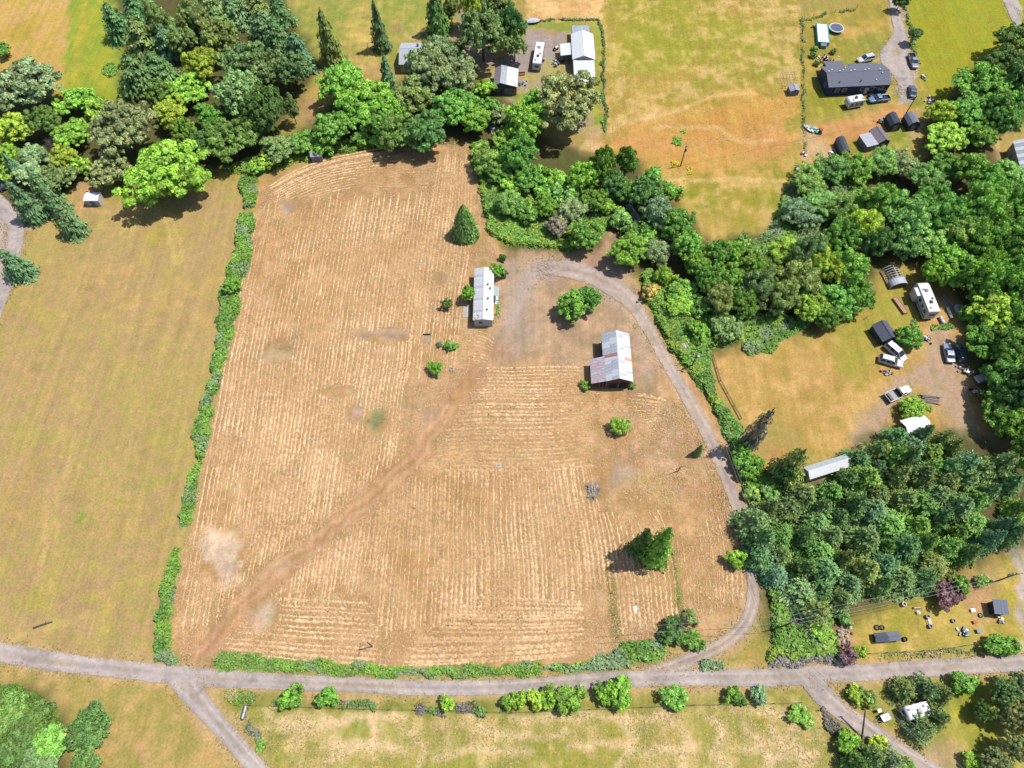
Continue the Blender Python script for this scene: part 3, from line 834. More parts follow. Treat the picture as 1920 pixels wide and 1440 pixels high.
def hay_rows(name, label, A, B, spacing=0.84, wmean=0.46, gap=0.25, track_clear=True):
    A, B = smooth_line(wpoly(A), 0.27), smooth_line(wpoly(B), 0.27)
    ns = max(8, int(max(len(A), len(B)) * 0.95))
    q = np.linspace(0, 1, ns)
    ra = np.stack([np.interp(q, np.linspace(0, 1, len(A)), A[:, k]) for k in (0, 1)], 1)
    rb = np.stack([np.interp(q, np.linspace(0, 1, len(B)), B[:, k]) for k in (0, 1)], 1)
    mid = ns // 2
    nr = max(2, int(np.linalg.norm(ra[mid] - rb[mid]) / spacing))
    VV, FF_, KK = [], [], []
    base = 0
    pale, deep = np.array(alb((250, 211, 162))), np.array(alb((218, 174, 122)))
    for r in range(nr + 1):
        t = (r + rng.normal(0, 0.14)) / nr
        L = ra * (1 - t) + rb * t
        L = L + 0.5 * np.stack([fbm(L[:, 0], L[:, 1], 9, 1, 2) - 0.5, fbm(L[:, 0], L[:, 1], 9, 2, 2) - 0.5], 1)
        d = np.gradient(L, axis=0)
        d /= np.linalg.norm(d, axis=1)[:, None] + 1e-9
        nrm = np.stack([-d[:, 1], d[:, 0]], 1)
        amp = fbm(L[:, 0], L[:, 1], 12, 5, 3) * 0.8 + 0.24 * vnoise(L[:, 0] + 31 * r, L[:, 1], 1.1, 3) + 0.2 * vnoise(L[:, 0] + 17 * r, L[:, 1] + 5 * r, 4.0, 1)
        w = wmean * rng.uniform(0.75, 1.25) * (0.25 + 0.75 * sstep(gap, gap + 0.4, amp)) * (amp > gap - 0.02) * (0.35 + 1.15 * rng.random(ns))
        if track_clear:
            w *= sstep(0.8, 4.6, seg_dist(L[:, 0], L[:, 1], TRACK_W, False) + 2.2 * (rng.random(ns) - 0.5))
        for bx, by, brx, bry in BARE_W:
            w *= sstep(0.85, 1.25, np.hypot((L[:, 0] - bx) / brx, (L[:, 1] - by) / bry) + 1.1 * (fbm(L[:, 0], L[:, 1], 3.5, 2, 3) - 0.5))
        qa, qb = rng.uniform(0, 0.07) * (rng.random() < 0.8), 1 - rng.uniform(0, 0.07) * (rng.random() < 0.8)
        w = w * sstep(qa - 0.01, qa + 0.02, q) * (1 - sstep(qb - 0.02, qb + 0.01, q))
        j = rng.normal(0, 0.075, (ns, 2))
        l_ = L + j + nrm * (w * 0.5)[:, None]
        r_ = L + j * 0.6 - nrm * (w * 0.5)[:, None]
        c_ = L + j
        h = 0.03 + 0.16 * w * (0.6 + 0.8 * rng.random(ns))
        z0 = np.full(ns, 0.03)
        V = np.stack([np.column_stack([l_, z0]), np.column_stack([c_, h + 0.05]), np.column_stack([r_, z0])], 1).reshape(-1, 3)
        ok = (w[:-1] > 0.07) & (w[1:] > 0.07)
        i = np.arange(ns - 1)[ok] * 3 + base
        if len(i) == 0:
            continue
        FF_ += [np.stack([i, i + 1, i + 4, i + 3], 1), np.stack([i + 1, i + 2, i + 5, i + 4], 1)]
        m_ = np.clip(2.2 * (fbm(L[:, 0], L[:, 1], 7, 6, 3) - 0.5) + 0.45 + rng.normal(0, 0.2, ns), 0, 1)[:, None]
        K = (deep * (1 - m_) + pale * m_) * rng.uniform(0.72, 1.16, ns)[:, None]
        KK.append(np.repeat(K, 3, 0))
        VV.append(V)
        base += ns * 3
    me = np_mesh(name, np.concatenate(VV), np.concatenate(FF_)[:, ::-1], np.concatenate(KK))
    return tag(link(name, me, M_STRAW), label, "straw", kind="stuff")


M_STRAW, snt, sb = nodes_of("straw")
sa = snt.nodes.new("ShaderNodeAttribute")
sa.attribute_name = "Col"
sn = noise_node(snt, 7.0, 4.0, 0.8)
sr = ramp_node(snt, sn.outputs[0], [(0.25, 0.62), (0.7, 1.22)])
snt.links.new(mixc(snt, 'MULTIPLY', sa.outputs["Color"], sr.outputs[0], 1.0), sb.inputs["Base Color"])
sb.inputs["Roughness"].default_value = 0.85
sb.inputs["Specular IOR Level"].default_value = 0.15
bump(snt, sb, sn.outputs[0], 0.6, 0.08)

hay_rows("hay_rows", "pale hay rows running lengthwise through the western half of the mown field", [(334, 1195), (360, 1050), (398, 850), (432, 650), (470, 480), (497, 362)], [(705, 1120), (724, 980), (748, 800), (768, 650), (792, 480), (812, 352)])
hay_rows("hay_rows", "pale hay rows running lengthwise between field centre and trailer home", [(762, 720), (792, 480), (815, 352), (826, 290)], [(850, 700), (866, 560), (880, 450), (884, 280)])
hay_rows("hay_rows", "pale hay rows running lengthwise in the south middle of the mown field", [(700, 1205), (712, 1100), (724, 980), (742, 850)], [(1146, 1110), (1140, 1050), (1128, 980), (1105, 870)])
hay_rows("hay_rows", "pale hay rows running crosswise left of and below the barn", [(872, 690), (950, 690), (1030, 688), (1090, 690)], [(770, 890), (880, 880), (1000, 884), (1115, 872)])
hay_rows("hay_rows", "pale hay rows running crosswise at the field's lower left by the road", [(470, 1122), (580, 1128), (690, 1136)], [(410, 1222), (560, 1238), (730, 1247)])
hay_rows("hay_rows", "pale hay rows running crosswise along the road beside the short crossarm pole", [(880, 1120), (980, 1125), (1100, 1130)], [(720, 1247), (900, 1243), (1105, 1228)])
hay_rows("hay_rows", "pale hay rows bending along the wooded top edge of the field", [(500, 352), (560, 318), (640, 292), (740, 275), (820, 262)], [(520, 400), (580, 372), (660, 350), (740, 350), (810, 350)], gap=0.40)
hay_rows("hay_rows", "pale hay rows in the strip between the two grassy division lines", [(1168, 1190), (1156, 1100), (1140, 1000), (1128, 960)], [(1270, 1165), (1262, 1080), (1248, 1000), (1232, 955)])
hay_rows("hay_rows", "pale hay rows in the strip beside the farm drive", [(1285, 1150), (1276, 1060), (1262, 960)], [(1392, 1130), (1388, 1040), (1362, 930)], gap=0.48)
hay_rows("hay_rows", "pale hay rows just below the barn", [(1100, 738), (1180, 735), (1250, 748)], [(1125, 812), (1180, 800), (1240, 785)], gap=0.46)
hay_rows("hay_rows", "pale hay swaths looping below the trailer home", [(830, 612), (900, 622), (930, 640)], [(830, 690), (880, 688), (910, 690)], gap=0.5)

# loose straw scattered over the field between the rows
FIELD = wpoly([(490, 360), (620, 300), (820, 262), (880, 270), (905, 370), (930, 470), (880, 690), (1090, 680), (1100, 740), (1300, 760), (1380, 960), (1396, 1120), (1240, 1200), (1090, 1235), (640, 1244), (340, 1235), (325, 1110), (400, 780), (455, 520)])
n = 260000
sx, sy = rng.uniform(FIELD[:, 0].min(), FIELD[:, 0].max(), n), rng.uniform(FIELD[:, 1].min(), FIELD[:, 1].max(), n)
keep = inside(sx, sy, FIELD) & (fbm(sx, sy, 12, 5, 3) + rng.normal(0, 0.2, n) > 0.44) & (seg_dist(sx, sy, TRACK_W, False) > 1.6)
for bx, by, brx, bry in BARE_W:
    keep &= np.hypot((sx - bx) / brx, (sy - by) / bry) > 1.0
sx, sy = sx[keep], sy[keep]
n = len(sx)
an, ln, wd = rng.normal(math.pi / 2, 0.7, n), rng.uniform(0.06, 0.17, n), rng.uniform(0.03, 0.075, n)
dx, dy = np.cos(an), np.sin(an)
z = rng.uniform(0.05, 0.11, n)
V = np.stack([np.stack([sx + dx * ln - dy * wd, sy + dy * ln + dx * wd, z], 1), np.stack([sx - dx * ln - dy * wd, sy - dy * ln + dx * wd, z * 0.9], 1),
              np.stack([sx - dx * ln + dy * wd, sy - dy * ln - dx * wd, z], 1), np.stack([sx + dx * ln + dy * wd, sy + dy * ln - dx * wd, z * 1.1], 1)], 1).reshape(-1, 3)
m_ = rng.random(n)[:, None]
K = np.repeat(np.array(alb((190, 148, 104))) * (1 - m_) + np.array(alb((246, 210, 166))) * m_, 4, 0)
tag(link("loose_straw", np_mesh("loose_straw", V, np.arange(4 * n).reshape(-1, 4), K), M_STRAW), "loose pale straw scattered over the mown field", "straw", kind="stuff")
# ------------------------------------------------------------------ foliage builders
def unit(v):
    return v / (np.linalg.norm(v, axis=1)[:, None] + 1e-9)


def cards(P, N, size, aspect=0.7, along=None):
    """leaf sprays: folded quads centred on P facing N"""
    n = len(P)
    size = np.broadcast_to(size, (n,))
    r = unit(rng.normal(size=(n, 3))) if along is None else unit(along + 0.15 * rng.normal(size=(n, 3)))
    t = unit(r - N * np.sum(r * N, 1)[:, None])
    b = np.cross(N, t)
    s, w = size[:, None], (size * aspect)[:, None]
    fold = N * s * 0.18
    V = np.stack([P + t * s, P + b * w - fold, P - t * s * 0.9, P - b * w - fold], 1)
    return V.reshape(-1, 3)


def leaf_cols(n, lo=0.6, hi=1.4, warm=0.12):
    k = rng.uniform(lo, hi, n)
    h = rng.normal(0, warm, n)
    return np.repeat(np.stack([k * (1 + h), k, k * (1 - h * 0.7)], 1), 4, 0)


def quad_mesh(name, V, K, m):
    me = np_mesh(name, V, np.arange(len(V)).reshape(-1, 4), K)
    me.materials.append(m)
    return me


def crown_mesh(name, nblob, nleaf, zlo, zhi, blob=(0.24, 0.4), leaf=0.07, shape='round', dense=1.0, hang=0.0):
    """crown in unit space: radius 1, height 1"""
    cz, rz = (zlo + zhi) / 2, (zhi - zlo) / 2
    B = unit(rng.normal(size=(nblob, 3)))
    B[:, 2] = np.abs(B[:, 2]) * np.where(rng.random(nblob) < 0.72, 1, -0.6)
    rad = np.where(rng.random(nblob) < 0.72, rng.uniform(0.62, 0.92, nblob), rng.uniform(0.25, 0.62, nblob))
    az = np.arctan2(B[:, 1], B[:, 0])
    lob = (0.86 + 0.3 * rng.random(nblob)) * (1 + 0.12 * np.sin(2 * az + rng.uniform(0, 6.28)) + 0.12 * np.sin(3 * az + rng.uniform(0, 6.28)))
    C = B * (rad * lob)[:, None]
    if shape == 'tall':
        C[:, :2] *= (1 - 0.45 * np.clip(C[:, 2], 0, 1))[:, None]
    R = rng.uniform(blob[0], blob[1], nblob)
    per = rng.multinomial(nleaf, R ** 2 / np.sum(R ** 2))
    P, N, tone = [], [], []
    for c, r, k in zip(C, R, per):
        d = unit(rng.normal(size=(k, 3)))
        d[:, 2] = np.where(d[:, 2] < -0.25, -d[:, 2], d[:, 2])
        p = c + d * r * (0.7 + 0.36 * rng.random(k) + 0.3 * rng.random(k) ** 5)[:, None]
        P.append(p)
        N.append(unit(d + 0.42 * rng.normal(size=(k, 3)) + np.array([0, 0, 0.6])))
        tone.append(np.full(k, rng.uniform(0.68, 1.28)))
    P, N, tone = np.concatenate(P), np.concatenate(N), np.concatenate(tone)
    # drop the leaves buried deep inside other clumps
    deep = np.zeros(len(P), bool)
    for c, r in zip(C, R):
        deep |= np.linalg.norm(P - c, axis=1) < r * 0.55
    P, N, tone = P[~deep], N[~deep], tone[~deep]
    Z = P.copy()
    Z[:, 2] = cz + P[:, 2] * rz / 1.05
    V = cards(Z, N, leaf * rng.uniform(0.55, 1.5, len(Z)), 0.72)
    V[:, 2] = np.maximum(V[:, 2], 0.004)
    K = leaf_cols(len(Z)) * np.repeat(tone, 4)[:, None]
    return quad_mesh(name, V, K, M_LEAF), C, cz, rz


def trunk_mesh(name, C, cz, rz, h0=0.0, r0=0.05, nlimb=6):
    mb = MB()
    top = Vector((0.02, 0.03, cz + rz * 0.3))
    mb.tube([(0, 0, -0.03), (0.01, 0, cz * 0.5), top], [r0 * 1.25, r0 * 0.85, r0 * 0.35], 7)
    for c in C[:nlimb]:
        a = Vector((0.01, 0, cz * 0.55))
        e = Vector((c[0] * 0.85, c[1] * 0.85, cz + c[2] * rz * 0.85))
        mb.tube([a, a.lerp(e, 0.5) + Vector((0, 0, 0.02)), e], [r0 * 0.6, r0 * 0.4, r0 * 0.12], 5)
    me = bpy.data.meshes.new(name)
    me.from_pydata(mb.v, [], mb.f)
    me.materials.append(M_BARK)
    me.update()
    return me


def conifer_meshes(name, levels=24, per=9, droop=0.25, fill=0.95, power=0.85, spray=9, leaf=0.1, ragged=0.2):
    P, N, A, S = [], [], [], []
    for i in range(levels):
        u = i / (levels - 1)
        z = 0.06 + 0.92 * u
        L = fill * (1 - u) ** power + 0.03
        nb = max(4, int(per * (1 - 0.45 * u)))
        off = rng.uniform(0, 6.28)
        for k in range(nb):
            a = off + 2 * math.pi * k / nb + rng.normal(0, 0.16)
            l = L * (1 - ragged * rng.random() + 0.5 * ragged * rng.random())
            o = np.array([math.cos(a), math.sin(a), 0])
            s_ = np.array([-o[1], o[0], 0])
            for q in range(spray):
                t = 0.16 + 0.84 * (q + rng.random()) / spray
                lat = rng.uniform(-1, 1) * 0.34 * l * (0.25 + 0.95 * math.sin(math.pi * min(1, t * 0.86)))
                p = o * l * t + s_ * lat
                p[2] = z - droop * 0.12 * t * t * (l + 0.15) + 0.008 * rng.normal() - 0.018 * abs(lat) / (l + 0.05)
                P.append(p)
                N.append(np.array([0, 0, 1]) * 0.9 + o * 0.55 + 0.28 * rng.normal(size=3))
                A.append(o + s_ * (1.4 * lat / (0.3 * l + 0.05)))
                S.append(leaf * (0.55 + 0.6 * l) * rng.uniform(0.75, 1.25))
    P, N, A, S = np.array(P), unit(np.array(N)), np.array(A), np.array(S)
    # cards in near-isotropic space: heights are stretched later
    V = cards(P, N, S, 0.42, A)
    K = leaf_cols(len(P), 0.62, 1.3, 0.1)
    cr = quad_mesh(name + "_crown", V, K, M_NEEDLE)
    mb = MB().tube([(0, 0, -0.02), (0, 0, 0.5), (0, 0, 0.97)], [0.06, 0.04, 0.008], 7)
    tm = bpy.data.meshes.new(name + "_trunk")
    tm.from_pydata(mb.v, [], mb.f)
    tm.materials.append(M_BARK)
    tm.update()
    return cr, tm


PROTO = {}
for k, n_, kw in (('broad', 4, dict(nblob=170, nleaf=15000, zlo=0.14, zhi=1.0, blob=(0.075, 0.19), leaf=0.036)),
                  ('maple', 3, dict(nblob=190, nleaf=14000, zlo=0.12, zhi=1.0, blob=(0.07, 0.17), leaf=0.04)),
                  ('oak', 3, dict(nblob=230, nleaf=16000, zlo=0.18, zhi=1.0, blob=(0.06, 0.16), leaf=0.034)),
                  ('willow', 3, dict(nblob=150, nleaf=15000, zlo=0.05, zhi=1.0, blob=(0.08, 0.22), leaf=0.031)),
                  ('tall', 3, dict(nblob=130, nleaf=11500, zlo=0.08, zhi=1.0, blob=(0.09, 0.2), leaf=0.038, shape='tall')),
                  ('shrub', 4, dict(nblob=60, nleaf=3200, zlo=0.0, zhi=1.0, blob=(0.12, 0.27), leaf=0.072)),
                  ('bush', 3, dict(nblob=90, nleaf=5600, zlo=0.0, zhi=1.0, blob=(0.12, 0.26), leaf=0.05))):
    PROTO[k] = []
    for i in range(n_):
        cm, C, cz, rz = crown_mesh(k + "_crown", **kw)
        PROTO[k].append((cm, trunk_mesh(k + "_trunk", C, cz, rz, r0=0.06 if k in ('shrub', 'bush') else 0.05, nlimb=5 if k in ('shrub', 'bush') else 8)))
PROTO['fir'] = [conifer_meshes("fir", 15, 7, 0.35, 1.0, 0.6, 44, 0.085, 0.55) for i in range(4)]
PROTO['pine'] = [conifer_meshes("pine", 10, 7, 0.1, 1.05, 0.5, 46, 0.09, 0.65) for i in range(4)]
PROTO['spruce'] = [conifer_meshes("spruce", 18, 7, 0.45, 1.0, 0.75, 36, 0.088, 0.45) for i in range(3)]
PROTO['cedar'] = [conifer_meshes("cedar", 44, 13, 0.3, 1.0, 0.62, 8, 0.12, 0.06) for i in range(2)]


def bare_meshes():
    mb = MB()
    for i in range(90):
        a, e = rng.uniform(0, 6.28), rng.uniform(0.3, 1.4)
        d = Vector((math.cos(a) * math.cos(e), math.sin(a) * math.cos(e), math.sin(e)))
        p0 = d * 0.25
        p1 = d * rng.uniform(0.6, 1.0)
        mb.tube([p0, p1], [0.012, 0.005], 3, False)
        for j in range(5):
            q = p0.lerp(p1, rng.uniform(0.3, 1))
            r = q + (d + Vector(rng.normal(size=3)) * 0.8).normalized() * rng.uniform(0.12, 0.3)
            r.z = max(0.02, r.z)
            mb.tube([q, r], [0.008, 0.003], 3, False)
    me = bpy.data.meshes.new("bare_crown")
    me.from_pydata(mb.v, [], mb.f)
    me.materials.append(M_TWIG)
    tb = MB().tube([(0, 0, -0.02), (0, 0, 0.3)], [0.05, 0.03], 6)
    t = bpy.data.meshes.new("bare_trunk")
    t.from_pydata(tb.v, [], tb.f)
    t.materials.append(M_TWIG)
    return me, t


PROTO['bare'] = [bare_meshes() for i in range(2)]

# leaf colours (base colour)
LC0 = {'g': (0.070, 0.142, 0.022), 'b': (0.090, 0.175, 0.022), 'y': (0.140, 0.200, 0.024), 'd': (0.044, 0.084, 0.019), 'o': (0.096, 0.116, 0.046), 's': (0.108, 0.155, 0.068),
      'w': (0.086, 0.152, 0.034), 'f': (0.042, 0.080, 0.024), 'F': (0.046, 0.086, 0.036), 'c': (0.050, 0.096, 0.018), 'p': (0.085, 0.045, 0.045), 'k': (0.105, 0.10, 0.075), 'n': (0.074, 0.108, 0.032), 'Y': (0.42, 0.33, 0.02),
      'r': (0.19, 0.16, 0.05), 'v': (0.076, 0.158, 0.020)}
LC = {k: tuple(min(0.55, v * ((2.8 if k in 'fFc' else 2.2 if k in 'dn' else 1.0 if k == 'Y' else 2.05))) for v in c) for k, c in LC0.items()}
KIND = {'broad': ("broadleaf_tree", "tree", "rounded tree"), 'maple': ("maple_tree", "tree", "spreading maple"), 'oak': ("oak_tree", "tree", "wide oak"),
        'willow': ("willow_tree", "tree", "feathery willow"), 'tall': ("upright_tree", "tree", "tall upright tree"), 'shrub': ("shrub", "shrub", "leafy shrub"), 'bush': ("bush", "bush", "dense rounded bush"),
        'fir': ("fir_tree", "conifer", "pointed fir"), 'pine': ("pine_tree", "conifer", "open-branched pine"), 'spruce': ("spruce_tree", "conifer", "narrow spruce"),
        'cedar': ("cone_conifer", "conifer", "dense cone-shaped conifer"), 'bare': ("bare_shrub", "shrub", "leafless grey shrub")}
CNAME = {'g': "green", 'b': "bright green", 'y': "yellow-green", 'd': "dark green", 'o': "olive grey", 's': "silvery green", 'w': "soft green", 'f': "dark green", 'F': "blue-green", 'c': "deep green", 'p': "purple-brown",
         'k': "grey-brown", 'n': "olive green", 'Y': "yellow flowering", 'r': "yellow-brown", 'v': "fresh green"}
HFAC = {'broad': 1.75, 'maple': 1.7, 'oak': 1.45, 'willow': 1.5, 'tall': 3.0, 'shrub': 1.5, 'bush': 1.25, 'bare': 1.1}
TREES = []


def tree(zone_, px, py, rpx, kind, col='g', h=None, label=None, mid=0.6, sq=1.0):
    """px,py = middle of the crown in the photograph, rpx its half width there"""
    r = rpx / PXM(py)
    if h is None:
        h = HFAC.get(kind, 3.2) * r * random.uniform(0.92, 1.08)
    elif h > 6:
        h *= random.uniform(0.66, 1.0)
    for _ in range(2):
        r = rpx / PXM(py, mid * h)
    p = G(px, py, mid * h)
    TREES.append(dict(zone=zone_, x=p.x, y=p.y, r=r, h=h, kind=kind, col=col, label=label, sq=sq))


def conifer(zone_, bx, by, tx, ty, rpx, kind='fir', col='f', label=None):
    """base and tip pixels of a standing conifer"""
    if zone_ == "the north-west wood":
        by = by * 0.78 + ty * 0.22
        bx = bx * 0.78 + tx * 0.22
    B = G(bx, by)
    h, best = 10.0, 1e9
    for i in range(30, 400):
        hh = i * 0.1
        d = B - Vector((0, 0, HGT)) + Vector((0, 0, hh))
        zf = d.y * ST - d.z * CT
        u, v = 960 + FPX * d.x / zf, 720 + FPX * (-d.y * CT - d.z * ST) / zf
        e = math.hypot(u - tx, v - ty)
        if e < best:
            best, h = e, hh
    TREES.append(dict(zone=zone_, x=B.x, y=B.y, r=rpx / PXM(by), h=h, kind=kind, col=col, label=label, sq=1.0))


def make_trees():
    rs = random.Random(3)
    cnt = {}
    byz = {}
    for t in TREES:
        byz.setdefault((t['zone'], t['kind'], t['col']), []).append(t)
    ORD = ["first", "second", "third", "fourth", "fifth", "sixth", "seventh", "eighth", "ninth", "tenth", "eleventh", "twelfth", "thirteenth", "fourteenth", "fifteenth", "sixteenth", "seventeenth", "eighteenth", "nineteenth", "twentieth",
           "twenty-first", "twenty-second", "twenty-third", "twenty-fourth", "twenty-fifth", "twenty-sixth", "twenty-seventh", "twenty-eighth", "twenty-ninth", "thirtieth"] + ["%s-%s" % (a, b) for a in ("thirty", "forty", "fifty") for b in ("first", "second", "third", "fourth", "fifth", "sixth", "seventh", "eighth", "ninth")]
    for (zn, kd, cl), L in byz.items():
        L.sort(key=lambda t: t['x'])
        un = [t for t in L if not t['label']]
        for i, t in enumerate(un):
            base = CNAME[cl] + " " + KIND[kd][2]
            if len(un) == 1:
                t['label'] = "the only " + base + " in " + zn
            elif i == 0:
                t['label'] = "leftmost " + base + " in " + zn
            elif i == len(un) - 1:
                t['label'] = "rightmost " + base + " in " + zn
            else:
                t['label'] = base + ", " + ORD[i] + " from the left in " + zn
    for t in TREES:
        kd = t['kind']
        nm, cat, _ = KIND[kd]
        cnt[kd] = cnt.get(kd, -1) + 1
        cm, tm = PROTO[kd][cnt[kd] % len(PROTO[kd])]
        o = thing(nm, t['label'], cat, (t['x'], t['y'], 0.0), rs.uniform(0, 6.28), "trees and shrubs in " + t['zone'])
        o.scale = (t['r'] * t['sq'], t['r'], t['h'])
        base = LC[t['col']]
        v = rs.uniform(0.74, 1.24)
        hu = rs.uniform(-0.12, 0.16)
        c = link("crown", cm, None, o)
        c.color = (base[0] * v * (1 + hu), base[1] * v, base[2] * v * (1 - hu), 1)
        k = link("trunk", tm, None, o)
        if kd in ('fir', 'spruce', 'cedar', 'pine'):
            k.scale = (0.9, 0.9, 1)


# ------------------------------------------------------------------ bramble thickets and rough grass (uncountable cover)
def thicket(name, label, cat, px, h, dens, cols, leaf=0.26, edge=1.2, holes=0.0):
    P = wpoly(px)
    lo, hi = P.min(0), P.max(0)
    n = int((hi[0] - lo[0]) * (hi[1] - lo[1]) * dens)
    x, y = rng.uniform(lo[0], hi[0], n), rng.uniform(lo[1], hi[1], n)
    wx, wy = x + 1.4 * (vnoise(x, y, 2.2, 1) - 0.5) + 0.7 * (vnoise(x, y, 0.7, 2) - 0.5), y + 1.4 * (vnoise(x, y, 2.2, 3) - 0.5) + 0.7 * (vnoise(x, y, 0.7, 4) - 0.5)
    sd = sdist(wx, wy, P)
    keep = sd > 0
    if holes:
        keep &= vnoise(x, y, 3.5, 7) > holes
    x, y, sd = x[keep], y[keep], sd[keep]
    n = len(x)

    def hf(a, b, s):
        return h * sstep(0, edge, s + 0.15) * (0.45 + 0.5 * fbm(a, b, 5.0, 2, 3) + 0.3 * vnoise(a, b, 1.5, 5))
    z = hf(x, y, sd)
    e = 0.25
    gxn = (hf(x + e, y, sd) - z) / e
    gyn = (hf(x, y + e, sd) - z) / e
    N = unit(np.stack([-gxn, -gyn, np.ones(n)], 1) + 0.45 * rng.normal(size=(n, 3)))
    depth = rng.random(n) ** 2.2
    z = np.maximum(0.06, z * (1 - 0.6 * depth))
    V = cards(np.stack([x, y, z], 1), N, leaf * rng.uniform(0.6, 1.35, n), 0.75)
    V[:, 2] = np.maximum(V[:, 2], 0.03)
    a = sstep(0.4, 0.6, fbm(x, y, 4.5, 6, 3))[:, None]
    b = (sstep(0.55, 0.72, vnoise(x, y, 2.6, 3)) * 0.85)[:, None]
    c = np.array(cols[0]) * (1 - a) + np.array(cols[1]) * a
    c = c * (1 - b) + np.array(cols[2 % len(cols)]) * b
    K = np.repeat(c, 4, 0) * leaf_cols(n, 0.65, 1.35, 0.1)
    me = quad_mesh(name, V, K, M_BRAMBLE)
    return tag(link(name, me), label, cat, kind="stuff")


GB, GY, GD, GS, GG, GK = (0.135, 0.245, 0.035), (0.18, 0.25, 0.035), (0.05, 0.115, 0.03), (0.15, 0.21, 0.10), (0.095, 0.185, 0.032), (0.13, 0.118, 0.10)
GT = (0.24, 0.2, 0.09)
# ------------------------------------------------------------------ thickets
HEDGE = "bramble hedge"
for lab, px in (("green bramble hedge at the top of the line between meadow and hay field", [(452, 335), (482, 330), (484, 360), (478, 390), (460, 392), (448, 360)]),
                ("bright green bramble hedge in the upper part of the field boundary", [(448, 400), (470, 396), (476, 424), (474, 480), (462, 520), (452, 545), (446, 590), (438, 625), (426, 660), (408, 655), (406, 600), (412, 560), (424, 520), (440, 470)]),
                ("long bramble hedge in the middle of the field boundary", [(408, 655), (432, 645), (420, 690), (408, 740), (390, 742), (392, 700)]),
                ("oval bramble clump in the lower middle of the field boundary", [(378, 752), (390, 738), (402, 742), (396, 800), (388, 850), (378, 874), (366, 864), (363, 815)]),
                ("silvery topped bramble clump lower on the field boundary", [(352, 905), (366, 868), (378, 872), (376, 920), (358, 985), (342, 1000), (336, 960)]),
                ("bramble hedge at the bottom left corner of the hay field by the road", [(318, 1038), (330, 1018), (340, 1030), (332, 1100), (318, 1170), (322, 1210), (338, 1238), (310, 1248), (286, 1240), (288, 1205), (296, 1150), (306, 1095)])):
    thicket("bramble_hedge", lab, HEDGE, px, 1.4, 62, [GB, GG, GS], 0.2, 0.9)
thicket("bramble_hedge", "long low green hedge between the hay field and the country road", HEDGE, [(396, 1240), (420, 1222), (520, 1234), (640, 1243), (760, 1254), (880, 1250), (985, 1243), (1015, 1245), (1015, 1268), (900, 1272), (760, 1272), (640, 1268), (520, 1262), (404, 1252)], 0.8, 62, [(0.12, 0.2, 0.04), GB, GS], 0.18, 0.8)
thicket("bramble_hedge", "silvery green bramble hedge beside the drive entrance", HEDGE, [(1012, 1250), (1090, 1243), (1140, 1226), (1165, 1205), (1230, 1196), (1255, 1200), (1256, 1226), (1200, 1245), (1130, 1258), (1085, 1264), (1050, 1266)], 1.2, 46, [GB, GS, GG], 0.24, 0.8)
thicket("roadside_bush", "small low shrub patch on the drive's road corner", "bush patch", [(1308, 1242), (1330, 1236), (1356, 1244), (1358, 1256), (1325, 1258), (1312, 1254)], 0.9, 46, [GB, GS, GG], 0.22, 0.6)
thicket("brambles", "broad bramble bank between the farm drive and the creek wood", "brambles", [(1200, 520), (1215, 500), (1260, 530), (1300, 560), (1400, 590), (1470, 580), (1480, 610), (1380, 640), (1330, 655), (1335, 700), (1345, 730), (1322, 735), (1285, 690), (1245, 640), (1225, 590), (1205, 560)], 1.5, 44, [GB, GG, GY], 0.27, 1.0)
thicket("brambles", "narrow bramble strip along the drive below the leaning utility pole", "brambles", [(1300, 690), (1340, 720), (1362, 770), (1388, 800), (1402, 850), (1424, 890), (1430, 930), (1400, 925), (1384, 880), (1362, 830), (1345, 780), (1318, 735)], 1.3, 44, [GB, GG, GY], 0.27, 0.9)
thicket("brambles", "bright bramble patch around the crossarm utility pole", "brambles", [(1430, 1085), (1480, 1100), (1530, 1130), (1560, 1155), (1570, 1200), (1570, 1232), (1520, 1240), (1470, 1236), (1438, 1240), (1440, 1200), (1450, 1150)], 1.4, 40, [GY, GB, GG], 0.27, 1.0)
thicket("dry_brush", "grey dead brush strip beside the road below the bramble patch", "dead brush", [(1440, 1240), (1480, 1226), (1540, 1216), (1572, 1222), (1574, 1246), (1500, 1250), (1450, 1252)], 0.8, 44, [GK, (0.20, 0.175, 0.16), (0.13, 0.14, 0.08)], 0.22, 0.6)
thicket("brambles", "bramble and grass bank along the top edge of the hay field", "brambles", [(420, 320), (470, 296), (520, 300), (600, 280), (660, 262), (735, 250), (735, 272), (640, 290), (560, 304), (500, 322), (460, 334)], 1.1, 36, [(0.11, 0.17, 0.04), GB, GY], 0.26, 1.0)
thicket("brambles", "bright green bank along the creek right of the cone conifer", "brambles", [(880, 272), (905, 265), (960, 330), (1000, 370), (1060, 420), (1090, 452), (1060, 475), (1000, 466), (950, 456), (918, 440), (900, 370), (885, 310)], 1.3, 40, [GB, GG, GY], 0.28, 1.0)
thicket("brambles", "green bank of low growth between creek and gravel turnaround", "brambles", [(1075, 330), (1130, 370), (1190, 400), (1180, 430), (1140, 425), (1120, 445), (1090, 440), (1060, 390)], 1.3, 40, [GB, GG, GS], 0.28, 1.0)
thicket("brambles", "pale green bramble slope on the pasture side of the creek wood", "brambles", [(1480, 340), (1530, 320), (1600, 330), (1640, 370), (1560, 420), (1480, 470), (1420, 500), (1390, 460), (1440, 430)], 1.6, 34, [(0.13, 0.20, 0.06), GB, GS], 0.28, 1.4)
thicket("brambles", "silvery bramble edge along the east yard's grass", "brambles", [(1390, 640), (1440, 600), (1520, 590), (1540, 605), (1480, 630), (1440, 660), (1400, 668)], 1.1, 40, [GS, GG, GB], 0.26, 1.0)
